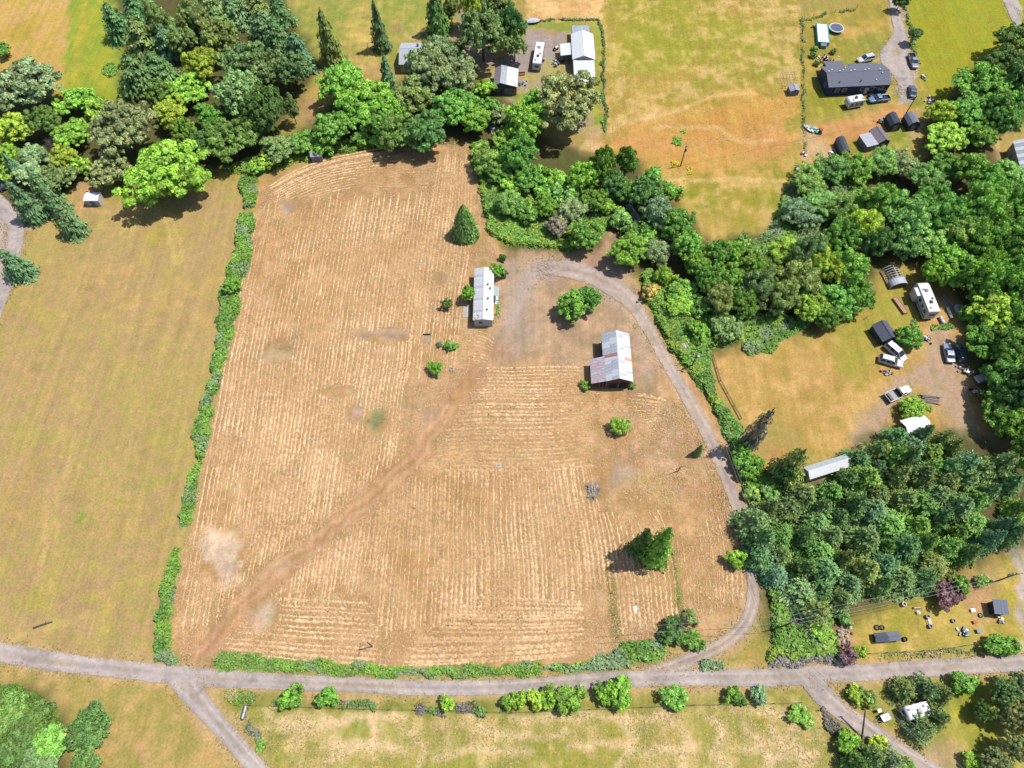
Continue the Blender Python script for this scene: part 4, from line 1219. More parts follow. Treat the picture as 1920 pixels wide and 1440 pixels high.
thicket("brambles", "bright green low thicket in the bottom left corner", "brambles", [(-60, 1288), (30, 1282), (80, 1300), (108, 1330), (120, 1370), (105, 1400), (110, 1480), (-80, 1480)], 1.5, 60, [(0.075, 0.14, 0.02), (0.062, 0.12, 0.018), (0.095, 0.16, 0.022)], 0.2, 1.5)
thicket("rough_growth", "rough roadside growth with grey dead stems below the road's middle", "rough growth", [(640, 1312), (700, 1318), (830, 1322), (920, 1318), (950, 1330), (930, 1345), (800, 1342), (700, 1332), (640, 1330)], 0.7, 30, [(0.11, 0.14, 0.055), GK, GG], 0.22, 0.6, 0.3)
thicket("rough_growth", "rough green growth on the road bank at the left", "rough growth", [(400, 1290), (470, 1298), (540, 1306), (560, 1330), (480, 1325), (430, 1330), (408, 1310)], 0.5, 24, [(0.12, 0.15, 0.05), GG, GT], 0.2, 0.6, 0.35)
thicket("rough_growth", "scrubby green growth beside the small side road", "rough growth", [(455, 1345), (475, 1350), (500, 1390), (540, 1440), (560, 1490), (520, 1480), (485, 1420)], 0.7, 30, [GG, GB, GK], 0.22, 0.6, 0.3)
thicket("dry_brush", "grey dead brush on the bank beside the branch road", "dead brush", [(1540, 1325), (1560, 1340), (1578, 1370), (1562, 1382), (1546, 1360)], 0.8, 40, [GK, (0.2, 0.18, 0.165), GS], 0.2, 0.5)
thicket("brambles", "leafy growth hugging the paved branch road's lower side", "brambles", [(1600, 1385), (1650, 1395), (1700, 1430), (1740, 1460), (1680, 1470), (1640, 1440), (1600, 1410)], 1.2, 40, [GY, GB, GG], 0.25, 0.8)
thicket("rough_growth", "tall grass along the yard fence above the country road", "rough growth", [(1600, 1232), (1850, 1214), (1862, 1222), (1700, 1238), (1602, 1244)], 0.35, 22, [(0.15, 0.18, 0.05), GT, GG], 0.2, 0.5, 0.3)
thicket("rough_growth", "dark grass line under the wire fence beside the white workshop", "rough growth", [(988, 36), (1124, 36), (1132, 60), (1138, 246), (1133, 247), (1126, 62), (1120, 40), (988, 40)], 0.5, 40, [GD, GG, (0.08, 0.12, 0.04)], 0.2, 0.4)  # the grass's dark green also takes in the shade along the fence
thicket("rough_growth", "dark grass line under the fence around the dark blue house lot", "rough growth", [(1500, 34), (1606, 14), (1608, 18), (1506, 40), (1508, 150), (1512, 288), (1508, 288), (1503, 150)], 0.45, 26, [GD, (0.14, 0.14, 0.05), GG], 0.18, 0.4, 0.25)
thicket("rough_growth", "dark grass line under the fence of the far right pasture", "rough growth", [(1692, 8), (1696, 8), (1710, 60), (1722, 122), (1717, 122), (1704, 60)], 0.5, 34, [GD, GG, GB], 0.2, 0.4)
thicket("flower_patch", "small yellow flower patch left of the pasture pole", "flowers", [(1258, 300), (1272, 298), (1274, 310), (1260, 312)], 0.5, 60, [LC['Y'], (0.4, 0.36, 0.03), LC['Y']], 0.16, 0.4)
thicket("flower_patch", "small yellow flower patch right of the pasture pole", "flowers", [(1291, 314), (1302, 312), (1302, 328), (1289, 330)], 0.5, 60, [LC['Y'], (0.4, 0.36, 0.03), LC['Y']], 0.16, 0.4)
for lab, c in (("larger", (1268, 265, 11, 9)), ("smaller", (1281, 250, 5, 5))):
    thicket("weed_patch", lab + " bright green weed patch above the pasture pole", "weeds", [(c[0] - c[2], c[1]), (c[0], c[1] - c[3]), (c[0] + c[2], c[1] - 2), (c[0] + 2, c[1] + c[3])], 0.4, 50, [GB, (0.12, 0.24, 0.03), GG], 0.2, 0.4)
thicket("weed_patch", "pale bush-like weed patch on the green strip beside the tall conifers", "weeds", [(192, 130), (205, 118), (222, 122), (224, 138), (208, 146), (194, 142)], 0.5, 44, [GB, GG, GB], 0.24, 0.6)
thicket("dead_brush_heap", "round grey brush heap at the field's right side", "dead brush", [(1098, 908), (1110, 902), (1124, 910), (1126, 932), (1114, 942), (1100, 932)], 0.8, 60, [(0.19, 0.155, 0.135), (0.24, 0.2, 0.17), (0.14, 0.13, 0.09)], 0.2, 0.8)
thicket("rough_growth", "light green growth beside the trailer home's east wall", "rough growth", [(928, 568), (936, 566), (938, 590), (930, 606), (926, 600)], 0.35, 40, [GB, GG, GT], 0.18, 0.4, 0.2)
thicket("garden_bed", "narrow leafy garden bed beside the fifth-wheel trailer", "garden bed", [(1708, 602), (1722, 598), (1724, 625), (1712, 628)], 0.5, 40, [GG, GB, (0.12, 0.09, 0.05)], 0.2, 0.4, 0.2)
thicket("garden_bed", "yellow-green row of plants below the fifth-wheel trailer", "garden bed", [(1745, 612), (1790, 606), (1792, 616), (1748, 622)], 0.5, 40, [GY, GB, GG], 0.2, 0.4)

# dry grass tufts standing in the pastures
M_TUFT = leaf_material("dry_grass", 0.2, False)


def tufts(name, label, px, n, cols, hmin=0.035, hmax=0.06, thr=0.48, sc=9):
    P = wpoly(px)
    lo, hi = P.min(0), P.max(0)
    x, y = rng.uniform(lo[0], hi[0], n), rng.uniform(lo[1], hi[1], n)
    k = inside(x, y, P) & (fbm(x, y, sc, 3, 3) + rng.normal(0, 0.1, n) > thr)
    x, y = x[k], y[k]
    n = len(x)
    N = unit(np.stack([rng.normal(0, 0.2, n), rng.normal(0, 0.2, n), np.ones(n)], 1))
    V = cards(np.stack([x, y, rng.uniform(hmin, hmax, n)], 1), N, rng.uniform(0.12, 0.34, n), 0.35)
    m = rng.random(n)[:, None]
    K = np.repeat(np.array(alb(cols[0])) * (1 - m) + np.array(alb(cols[1])) * m, 4, 0)
    me = np_mesh(name, V, np.arange(len(V)).reshape(-1, 4), K)
    me.materials.append(M_TUFT)
    tag(link(name, me), label, "grass", kind="stuff")


tufts("grass_tufts", "dry and green grass tufts in the big north pasture", [(1130, -60), (1137, 250), (1190, 300), (1330, 460), (1490, 370), (1510, 290), (1500, 40), (1610, -60)], 26000, [(214, 182, 110), (168, 160, 62)])
tufts("grass_tufts", "dry and green grass tufts in the pasture below the country road", [(400, 1330), (700, 1342), (960, 1345), (1300, 1326), (1510, 1320), (1600, 1440), (1620, 1520), (500, 1520), (480, 1400)], 26000, [(220, 192, 138), (160, 152, 66)], sc=6)
tufts("grass_tufts", "yellow-green grass tufts in the far right pasture", [(1700, -60), (1930, -60), (1920, 80), (1780, 190), (1720, 110)], 9000, [(188, 176, 60), (150, 156, 44)])

V_, K_ = [], []
for L_, R_ in ROAD_EDGES:
    for E_, O_ in ((L_, R_), (R_, L_)):
        n = len(E_) * 7
        i = rng.integers(0, len(E_), n)
        out = unit(E_[i] - O_[i])
        P_ = E_[i] + out * rng.normal(0.25, 0.28, n)[:, None] + np.column_stack([rng.normal(0, 0.4, (n, 2)), np.zeros(n)])
        k = fbm(P_[:, 0], P_[:, 1], 5, 3, 2) > 0.45
        P_ = P_[k]
        P_[:, 2] = rng.uniform(0.1, 0.2, len(P_))
        N_ = unit(np.stack([rng.normal(0, 0.3, len(P_)), rng.normal(0, 0.3, len(P_)), np.ones(len(P_))], 1))
        V_.append(cards(P_, N_, rng.uniform(0.08, 0.24, len(P_)), 0.45))
        m = rng.random(len(P_))[:, None]
        K_.append(np.repeat(np.array(alb((206, 174, 112))) * (1 - m) + np.array(alb((136, 142, 58))) * m, 4, 0))
V_, K_ = np.concatenate(V_), np.concatenate(K_)
me = np_mesh("verge_grass", V_, np.arange(len(V_)).reshape(-1, 4), K_)
me.materials.append(M_TUFT)
tag(link("verge_grass", me), "ragged dry grass along the edges of the roads and drives", "grass", kind="stuff")

# ------------------------------------------------------------------ trees and shrubs
Z = "the north-west wood"
for a in ((4, 92, 16, 'broad', 'g'), (45, 160, 62, 'oak', 'o', 13), (150, 185, 28, 'broad', 'b', 7), (115, 200, 20, 'shrub', 'b'), (28, 240, 34, 'broad', 'y', 9), (80, 225, 30, 'broad', 'd', 10), (95, 265, 20, 'bare', 'k'),
          (136, 250, 33, 'broad', 'b', 9), (120, 295, 28, 'broad', 'y', 7), (150, 310, 22, 'shrub', 'b'), (60, 290, 26, 'willow', 's', 7), (15, 290, 24, 'broad', 'b', 6), (5, 325, 20, 'shrub', 'y'), (55, 325, 28, 'willow', 's', 7),
          (110, 330, 34, 'broad', 'n', 8), (228, 240, 62, 'oak', 'o', 14), (205, 320, 38, 'oak', 'o', 9), (312, 322, 76, 'maple', 'v', 13), (375, 120, 34, 'broad', 'y', 11), (350, 168, 38, 'maple', 'b', 11),
          (318, 212, 32, 'broad', 'y', 9), (392, 216, 28, 'broad', 'v', 9), (450, 178, 50, 'oak', 'n', 16), (455, 115, 44, 'oak', 'n', 16), (430, 262, 48, 'broad', 'd', 13), (385, 265, 30, 'broad', 'd', 9),
          (360, 30, 36, 'tall', 'n', 15), (410, 70, 34, 'broad', 'n', 14), (495, 205, 40, 'broad', 'd', 14), (500, 130, 40, 'oak', 'n', 16), (548, 130, 32, 'oak', 'n', 15), (470, 235, 34, 'broad', 'd', 10), (545, 200, 16, 'tall', 'n', 12),
          (340, 75, 26, 'broad', 'n', 11), (300, 175, 26, 'broad', 'd', 10), (295, 40, 24, 'broad', 'n', 12), (345, 245, 24, 'broad', 'g', 8), (180, 200, 24, 'shrub', 'y')):
    tree(Z, *a)
for a in ((240, 92, 202, -2, 30), (270, 60, 246, -25, 34), (282, 120, 258, 20, 38), (310, 90, 290, -15, 34), (275, 190, 252, 90, 44), (305, 165, 294, 85, 36), (325, 120, 315, 35, 32), (420, 85, 408, 5, 34), (450, 60, 440, -20, 36),
          (490, 55, 480, -20, 34), (505, 92, 496, 12, 36), (530, 118, 522, 32, 32), (568, 150, 558, 55, 36), (400, 40, 390, -30, 34), (530, 60, 522, -12, 30), (380, 85, 372, 5, 30)):
    conifer(Z, *a, 'fir', random.choice(['f', 'n', 'f', 'F']))
Z = "the clump by the west drive"
for a in ((70, 408, 48, 300, 30), (98, 372, 84, 280, 26), (145, 436, 118, 366, 28), (40, 330, 24, 268, 18), (118, 400, 100, 330, 26)):
    conifer(Z, *a, 'spruce', 'F')
conifer(Z, 46, 515, 2, 462, 30, 'spruce', 'F', "lone blue-green conifer beside the left edge drive")
Z = "the lawn above the hay field"
conifer(Z, 625, 118, 604, 12, 24, 'fir', 'n', "tall olive conifer standing at the lawn's left edge")
conifer(Z, 716, 93, 711, -6, 20, 'spruce', 'F', "tall slim blue spruce alone on the lawn")
conifer(Z, 729, 160, 727, 98, 18, 'spruce', 'F', "small blue-green spruce below the pale-roofed house")
conifer(Z, 822, 62, 818, -40, 26, 'spruce', 'd', "dark conifer right of the lawn at the top edge")
Z = "the wood by the pale-roofed house"
for a in ((845, 12, 18, 'tall', 'n', 10), (905, 60, 48, 'oak', 'n', 15), (930, 5, 36, 'oak', 'n', 15), (958, 45, 30, 'tall', 'd', 18), (882, 5, 24, 'tall', 'y', 14), (965, 85, 24, 'oak', 'n', 12), (640, 152, 42, 'maple', 'b', 11), (690, 185, 50, 'maple', 'b', 13), (725, 205, 34, 'maple', 'v', 11),
          (805, 130, 46, 'broad', 's', 14), (858, 140, 42, 'oak', 'o', 13), (778, 175, 42, 'broad', 'n', 13), (750, 245, 44, 'broad', 'd', 12), (795, 245, 44, 'broad', 'd', 12), (850, 200, 42, 'broad', 'g', 12), (888, 220, 32, 'broad', 'b', 10),
          (905, 165, 24, 'shrub', 'b', 5), (915, 200, 24, 'shrub', 'v', 5), (945, 215, 24, 'shrub', 's', 5), (820, 100, 34, 'broad', 's', 12), (720, 235, 32, 'maple', 'g', 9), (845, 95, 28, 'broad', 'n', 11), (660, 210, 36, 'maple', 'b', 10),
          (622, 240, 36, 'broad', 'g', 9), (568, 265, 30, 'broad', 'g', 7), (520, 278, 32, 'broad', 'n', 8), (600, 275, 22, 'shrub', 'v'), (545, 270, 22, 'shrub', 'g'), (500, 300, 18, 'shrub', 'y'), (480, 312, 16, 'shrub', 'b'), (675, 255, 20, 'shrub', 'g'), (712, 262, 18, 'shrub', 'b')):
    tree(Z, *a)
tree(Z, 842, 212, 16, 'shrub', 'Y', 5, "yellow flowering broom among the trees above the field")
tree(Z, 822, 252, 9, 'shrub', 'Y', 1.6, "small yellow flowering broom at the top edge of the hay field")
Z = "the creek wood"
tree(Z, 1062, 190, 64, 'oak', 'o', 15, "big grey-olive oak overhanging the white workshop")
for a in ((985, 225, 42, 'broad', 'b', 13), (975, 285, 36, 'broad', 'g', 11), (1000, 190, 24, 'broad', 'b', 9), (1132, 305, 26, 'tall', 'g', 14), (1177, 300, 24, 'tall', 'g', 14), (1092, 330, 30, 'broad', 'b', 9), (1050, 335, 26, 'shrub', 'b'), (1012, 325, 24, 'shrub', 'v'),
          (1210, 362, 34, 'broad', 'd', 9), (1150, 345, 28, 'broad', 'd', 9), (915, 300, 32, 'willow', 'w', 7), (935, 320, 28, 'broad', 'g', 7), (955, 380, 30, 'willow', 'w', 6), (985, 395, 26, 'shrub', 'g'), (1022, 385, 26, 'broad', 'b', 6), (1070, 395, 30, 'willow', 's', 6),
          (1045, 420, 24, 'willow', 'k', 5), (1098, 438, 34, 'broad', 'g', 7), (1060, 360, 26, 'shrub', 'w'), (1178, 468, 36, 'broad', 'g', 8), (1232, 470, 28, 'willow', 's', 7), (1235, 398, 32, 'willow', 's', 9), (1268, 420, 32, 'broad', 'g', 9), (1290, 460, 30, 'broad', 'g', 8),
          (1310, 490, 30, 'broad', 'v', 8), (1345, 475, 28, 'broad', 'g', 8), (1375, 470, 24, 'broad', 'v', 7), (1330, 520, 28, 'broad', 'g', 8), (1248, 515, 22, 'shrub', 'b', 4.5), (1280, 545, 30, 'bush', 'g', 4), (1370, 520, 30, 'broad', 'g', 9), (1220, 545, 18, 'shrub', 'r'),
          (1275, 565, 30, 'bush', 'v', 3.5), (1310, 570, 26, 'bush', 'g', 3.5), (1352, 560, 32, 'willow', 'n', 10), (1425, 535, 36, 'willow', 'n', 11), (1395, 570, 28, 'broad', 'g', 9), (1362, 612, 32, 'bush', 'n', 5), (1310, 620, 22, 'shrub', 'b'), (1200, 430, 24, 'shrub', 'g'),
          (1255, 355, 24, 'shrub', 'v', 4), (1225, 330, 22, 'shrub', 'g', 4), (900, 285, 18, 'shrub', 'y'), (945, 262, 26, 'broad', 'g', 7), (950, 300, 26, 'broad', 'b', 7), (990, 335, 28, 'broad', 'g', 7), (1020, 350, 24, 'shrub', 'v', 4), (1115, 375, 26, 'broad', 'g', 6), (1140, 385, 22, 'shrub', 'b', 4), (1165, 410, 24, 'shrub', 'w', 4), (1215, 440, 24, 'shrub', 'g', 4), (1170, 355, 26, 'broad', 'g', 7), (960, 345, 24, 'shrub', 'b', 4), (1085, 365, 24, 'shrub', 'g', 4), (1410, 500, 28, 'broad', 'g', 8), (1440, 500, 26, 'broad', 'w', 8), (1400, 455, 20, 'shrub', 'w', 3.5)):
    tree(Z, *a)
Z = "the wide wood on the right"
for a in ((1515, 335, 34, 'willow', 'w', 8), (1560, 315, 34, 'willow', 'w', 8), (1608, 312, 34, 'willow', 'g', 8), (1655, 302, 32, 'willow', 'w', 8), (1695, 308, 32, 'willow', 's', 8), (1735, 330, 34, 'willow', 'w', 9), (1775, 312, 30, 'broad', 'g', 9), (1820, 315, 34, 'broad', 'g', 9), (1855, 345, 34, 'broad', 'g', 10),
          (1500, 400, 34, 'willow', 's', 6), (1540, 380, 34, 'willow', 'w', 7), (1590, 390, 36, 'willow', 'w', 9), (1620, 425, 38, 'willow', 'y', 11), (1580, 440, 36, 'broad', 'g', 11), (1475, 470, 34, 'willow', 'y', 9), (1520, 470, 36, 'willow', 'n', 11), (1500, 520, 40, 'willow', 'n', 12), (1545, 500, 34, 'broad', 'y', 11),
          (1470, 555, 32, 'willow', 'n', 10), (1590, 500, 38, 'broad', 'g', 12), (1575, 560, 40, 'broad', 'g', 10), (1610, 555, 32, 'broad', 'g', 9), (1520, 575, 32, 'broad', 'y', 8), (1555, 595, 24, 'broad', 'g', 6), (1650, 380, 40, 'broad', 'g', 12), (1700, 405, 48, 'broad', 'w', 13), (1760, 390, 46, 'broad', 'g', 13),
          (1690, 452, 36, 'broad', 'w', 9), (1738, 448, 38, 'broad', 'w', 9), (1640, 450, 30, 'broad', 'd', 11), (1800, 430, 44, 'broad', 'w', 12), (1790, 497, 44, 'maple', 'v', 8), (1755, 510, 26, 'broad', 'v', 9), (1840, 390, 44, 'broad', 'g', 13), (1895, 380, 44, 'broad', 'b', 13), (1850, 460, 42, 'broad', 'v', 13), (1900, 450, 42, 'broad', 'g', 14),
          (1840, 520, 38, 'broad', 'v', 12), (1895, 520, 44, 'broad', 'v', 14), (1874, 580, 46, 'maple', 'y', 10), (1920, 590, 40, 'broad', 'g', 13), (1852, 640, 40, 'maple', 'v', 9), (1900, 650, 44, 'maple', 'g', 13), (1892, 715, 44, 'broad', 'g', 9), (1920, 730, 40, 'broad', 'd', 13), (1876, 770, 42, 'maple', 'g', 8), (1915, 800, 40, 'broad', 'b', 12), (1840, 555, 24, 'shrub', 'b'),
          (1820, 590, 20, 'shrub', 'v'), (1865, 695, 24, 'shrub', 'b'), (1930, 850, 36, 'broad', 'g', 11), (1705, 632, 25, 'broad', 'v', 4.5), (1713, 765, 27, 'bush', 'b', 3.4), (1895, 330, 34, 'broad', 'w', 9), (1940, 420, 40, 'broad', 'g', 12), (1945, 500, 40, 'broad', 'v', 12), (1945, 660, 40, 'broad', 'g', 12)):
    tree(Z, *a)
Z = "the trees beside the far right pasture"
for a in ((1850, 165, 60, 'maple', 'b', 14), (1880, 215, 40, 'maple', 'g', 11), (1815, 210, 36, 'maple', 'g', 10), (1765, 212, 28, 'broad', 'y', 7), (1775, 258, 38, 'maple', 'y', 7), (1910, 80, 44, 'broad', 'd', 14), (1880, 120, 40, 'broad', 'd', 13), (1930, 140, 44, 'broad', 'd', 14), (1915, 190, 36, 'broad', 'g', 11), (1840, 250, 30, 'broad', 'g', 8), (1716, 65, 13, 'broad', 'n', 5), (1690, 2, 14, 'broad', 'd', 5), (1950, 60, 40, 'broad', 'd', 13)):
    tree(Z, *a)
for a in ((1525, 102, 7, 'shrub', 'd'), (1532, 118, 6, 'shrub', 'd'), (1563, 96, 6, 'shrub', 'd'), (1528, 90, 6, 'shrub', 'g')):
    tree("the garden behind the dark blue house", *a)
# lone plants on the hay field
Z = "the hay field"
conifer(Z, 873, 440, 877, 383, 27, 'cedar', 'd', "tall neat cone-shaped conifer alone in the hay field")
tree(Z, 877, 549, 14, 'broad', 'b', 4.6, "small bright tree leaning over the trailer home's left eave")
tree(Z, 931, 507, 15, 'broad', 'b', 4, "bright green tree at the trailer home's upper right corner")
tree(Z, 945, 512, 8, 'shrub', 'n', 2.4, "olive bush right of the bright tree by the trailer home")
tree(Z, 943, 482, 7, 'shrub', 'd', 1.8, "tiny dark shrub above the trailer home")
tree(Z, 839, 568, 10, 'shrub', 'n', 3.0, "small olive shrub left of the trailer home's slab")
tree(Z, 824, 645, 6, 'shrub', 's', 1.2, "smallest of the three shrubs below the trailer home")
tree(Z, 841, 647, 10, 'shrub', 'g', 1.8, "middle green shrub below the trailer home")
tree(Z, 854, 648, 7, 'shrub', 'g', 1.4, "right-hand green shrub below the trailer home")
tree(Z, 815, 688, 16, 'bush', 'v', 2.6, "round yellow-green bush beside the stone ring")
tree(Z, 1073, 570, 30, 'maple', 'g', 6, "left and larger crown of the tree in the gravel loop")
tree(Z, 1104, 558, 24, 'maple', 'g', 5.5, "right-hand smaller tree in the gravel loop")
tree(Z, 1161, 797, 20, 'bush', 'y', 3.2, "round pale yellow-green bush below the barn")
tree(Z, 1098, 722, 10, 'shrub', 'g', 1.5, "small green shrub at the barn's lower left corner")
tree(Z, 1186, 722, 7, 'shrub', 'g', 1.2, "small green shrub at the barn's lower right corner")
conifer(Z, 1306, 852, 1314, 832, 8, 'cedar', 'n', "little column conifer beside the farm drive")
conifer(Z, 1222, 1044, 1250, 984, 32, 'fir', 'v', "dark lit-edged conifer casting the big shadow on the hay field")
conifer(Z, 1196, 1030, 1208, 985, 22, 'fir', 'd', "smaller dark conifer left of the big field conifer")
tree(Z, 1383, 1047, 21, 'shrub', 'b', 3.4, "bright green small tree at the drive's right bend")
tree(Z, 1275, 1165, 26, 'bare', 'k', 4.0, "leafless grey bush at the end of the grassy division line")
tree(Z, 1262, 1182, 26, 'shrub', 'd', 3.0, "dark green bush below the leafless grey bush")
tree(Z, 1300, 1200, 20, 'shrub', 'g', 2.2, "dark green shrub right of the leafless grey bush")
tree(Z, 1295, 1158, 16, 'shrub', 'n', 2.0, "olive shrub above the leafless grey bush")
tree(Z, 432, 535, 17, 'broad', 'b', 3.8, "small green tree standing in the field boundary hedge")
# roadside
Z = "the row below the country road"
for a in ((545, 1306, 24, 'shrub', 'v', 3.2), (613, 1308, 20, 'shrub', 'v', 2.8), (838, 1319, 14, 'shrub', 'b', 2.2), (955, 1314, 16, 'shrub', 'g', 2.6), (975, 1312, 16, 'shrub', 'b', 2.4), (1005, 1310, 18, 'shrub', 'y', 2.8), (1026, 1308, 20, 'shrub', 'v', 3), (1068, 1309, 30, 'shrub', 'g', 3.4),
          (1130, 1300, 20, 'shrub', 'v', 2.8), (1162, 1298, 28, 'shrub', 'v', 3.2), (1265, 1307, 24, 'shrub', 'g', 2.6), (1375, 1302, 17, 'shrub', 'g', 2.4), (1388, 1312, 12, 'shrub', 'd', 1.8), (1424, 1303, 17, 'shrub', 's', 2.2), (1497, 1338, 18, 'shrub', 'g', 1.6), (1515, 1352, 14, 'shrub', 'w', 1.4)):
    tree(Z, *a)
tree("the south-west corner", 168, 1362, 40, 'bush', 'd', 3.0, "round dark green bush alone on the lower left lawn")
tree("the south-west corner", 158, 1434, 36, 'bush', 'd', 2.8, "dark green bush cut off by the bottom edge at left")
tree("the south-west corner", 95, 1392, 36, 'bush', 'g', 2.4, "dark bush in front of the bottom left thicket")
for a in ((20, 1330, 36, 'bush', 'd', 1.8), (60, 1345, 34, 'bush', 'd', 1.8), (30, 1400, 40, 'bush', 'd', 2.2), (70, 1430, 36, 'bush', 'n', 2.0)):
    tree("the bottom left thicket", *a)
# drive side conifers and trees near the east yard
Z = "the strip between drive and east yard"
conifer(Z, 1398, 838, 1466, 776, 20, 'pine', 'k', "thin ragged conifer leaning out over the east yard")
conifer(Z, 1462, 895, 1522, 852, 32, 'pine', 'n', "spreading pine left of the long white shed")
conifer(Z, 1455, 905, 1490, 878, 26, 'pine', 'd')
for a in ((1395, 842, 22, 'shrub', 'b', 4), (1405, 872, 26, 'shrub', 'v', 4), (1392, 862, 18, 'shrub', 'v', 3), (1418, 895, 22, 'shrub', 'v', 3), (1412, 925, 20, 'shrub', 'w', 2.4), (1445, 930, 24, 'shrub', 'w', 3), (1500, 925, 16, 'shrub', 'y', 2)):
    tree(Z, *a)
# conifer plantation
Z = "the conifer plantation"
PL = wpoly([(1425, 930), (1500, 915), (1555, 915), (1620, 850), (1650, 820), (1760, 805), (1800, 850), (1830, 900), (1825, 985), (1780, 1050), (1740, 1085), (1640, 1100), (1570, 1150), (1520, 1150), (1480, 1105), (1430, 1080), (1412, 1000)])
pts, tries = [], 0
rp = random.Random(9)
while tries < 6000 and len(pts) < 66:
    tries += 1
    x, y = rp.uniform(PL[:, 0].min(), PL[:, 0].max()), rp.uniform(PL[:, 1].min(), PL[:, 1].max())
    if inside(np.array([x]), np.array([y]), PL)[0] and all((x - a) ** 2 + (y - b) ** 2 > 3.3 ** 2 for a, b in pts):
        pts.append((x, y))
SH = Vector((0.0, 0.0, 0.0))
for x, y in pts:
    h = rp.uniform(5.0, 9.0)
    k = 1 - 0.5 * h / HGT          # the outline above is read at half crown height
    kind = 'pine' if rp.random() < 0.25 else 'fir'
    TREES.append(dict(zone=Z, x=x * k, y=y * k, r=rp.uniform(2.3, 4.2), h=h, kind=kind, col=rp.choice(['f', 'c', 'F', 'c', 'n', 'f', 'n']), label=None, sq=1.0))
for a in ((1845, 880, 28, 'pine', 'n', 9), (1880, 870, 30, 'pine', 'n', 10), (1895, 905, 28, 'fir', 'f', 10), (1850, 925, 26, 'fir', 'F', 10), (1885, 985, 26, 'fir', 'F', 9), (1860, 1010, 26, 'fir', 'F', 10), (1900, 1000, 26, 'fir', 'f', 10), (1820, 1035, 24, 'fir', 'f', 8), (1915, 950, 28, 'fir', 'c', 10),
          (1745, 880, 26, 'fir', 'c', 11), (1700, 860, 26, 'fir', 'f', 11), (1785, 840, 22, 'pine', 'n', 9)):
    tree("the grove by the far right edge", *a, mid=0.5)
# south-east corner
Z = "the south-east corner"
for a in ((1700, 1295, 30, 'pine', 'n', 7), (1740, 1290, 30, 'pine', 'n', 7), (1770, 1302, 26, 'pine', 'n', 6), (1735, 1365, 32, 'pine', 'n', 7), (1765, 1345, 26, 'pine', 'n', 6), (1885, 1300, 28, 'oak', 'n', 6), (1918, 1288, 26, 'oak', 'o', 6), (1905, 1345, 28, 'oak', 'o', 6),
          (1846, 1335, 20, 'broad', 'd', 4), (1905, 1400, 28, 'oak', 'o', 6), (1868, 1432, 30, 'oak', 'o', 5), (1640, 1420, 30, 'pine', 'n', 6), (1675, 1425, 28, 'pine', 'o', 6), (1610, 1430, 26, 'pine', 'd', 6), (1935, 1340, 36, 'oak', 'o', 8),
          (1808, 1280, 24, 'shrub', 'g', 3), (1606, 1303, 18, 'bush', 'y', 2.2), (1628, 1308, 18, 'shrub', 'w', 2.6), (1590, 1390, 22, 'shrub', 'v', 3), (1650, 1400, 20, 'shrub', 'y', 2.4), (1825, 1425, 18, 'shrub', 'y', 2.4)):
    tree(Z, *a)
Z = "the south-east yard"
tree(Z, 1775, 1115, 28, 'shrub', 'p', 3.5, "larger purple-leaved shrub below the plantation's corner")
tree(Z, 1800, 1110, 16, 'shrub', 'p', 2.4, "smaller purple-leaved shrub right of the large purple one")
tree(Z, 1590, 1228, 18, 'shrub', 'p', 3, "purple-brown shrub beside the country road")
tree(Z, 1612, 1222, 14, 'shrub', 'y', 2.6, "yellow-green shrub right of the purple-brown roadside shrub")
tree(Z, 1800, 1092, 20, 'shrub', 'b', 3.5, "bright green shrub above the larger purple shrub")
tree(Z, 1845, 1088, 14, 'bush', 'w', 1.8, "soft green round bush on the bare soil above the dark flat shed")
tree(Z, 1868, 1210, 22, 'shrub', 'g', 3, "dark green shrub at the bend of the country road")
tree(Z, 1895, 1212, 18, 'shrub', 'v', 2.6, "fresh green shrub right of the dark one at the road bend")
tree(Z, 1585, 1160, 14, 'shrub', 'w', 2, "small green shrub above the pile of pale rubble")
tree(Z, 1530, 1180, 22, 'shrub', 'b', 2.4, "bright green mound inside the bramble patch by the crossarm pole")
make_trees()
# ------------------------------------------------------------------ building helpers
def frame3(p1, p2, p3, z):
    """three corner pixels at height z -> centre, heading of p1>p2, length, width"""
    a, b, c = G(*p1, z), G(*p2, z), G(*p3, z)
    u = (b - a)
    L = u.length
    u.normalize()
    n = Vector((-u.y, u.x, 0))
    W = (c - a).dot(n)
    ctr = a + u * L / 2 + n * W / 2
    return Vector((ctr.x, ctr.y, 0)), math.atan2(u.y, u.x), L, abs(W)


M_SHADOWWOOD = mat("painted_opening_shade", (46, 40, 38), 0.9, k=0.5)  # near-black colour that paints the shade inside openings
M_TRIM = mat("white_trim", (225, 225, 222), 0.6, var=0.06)
GL = glass_mat()


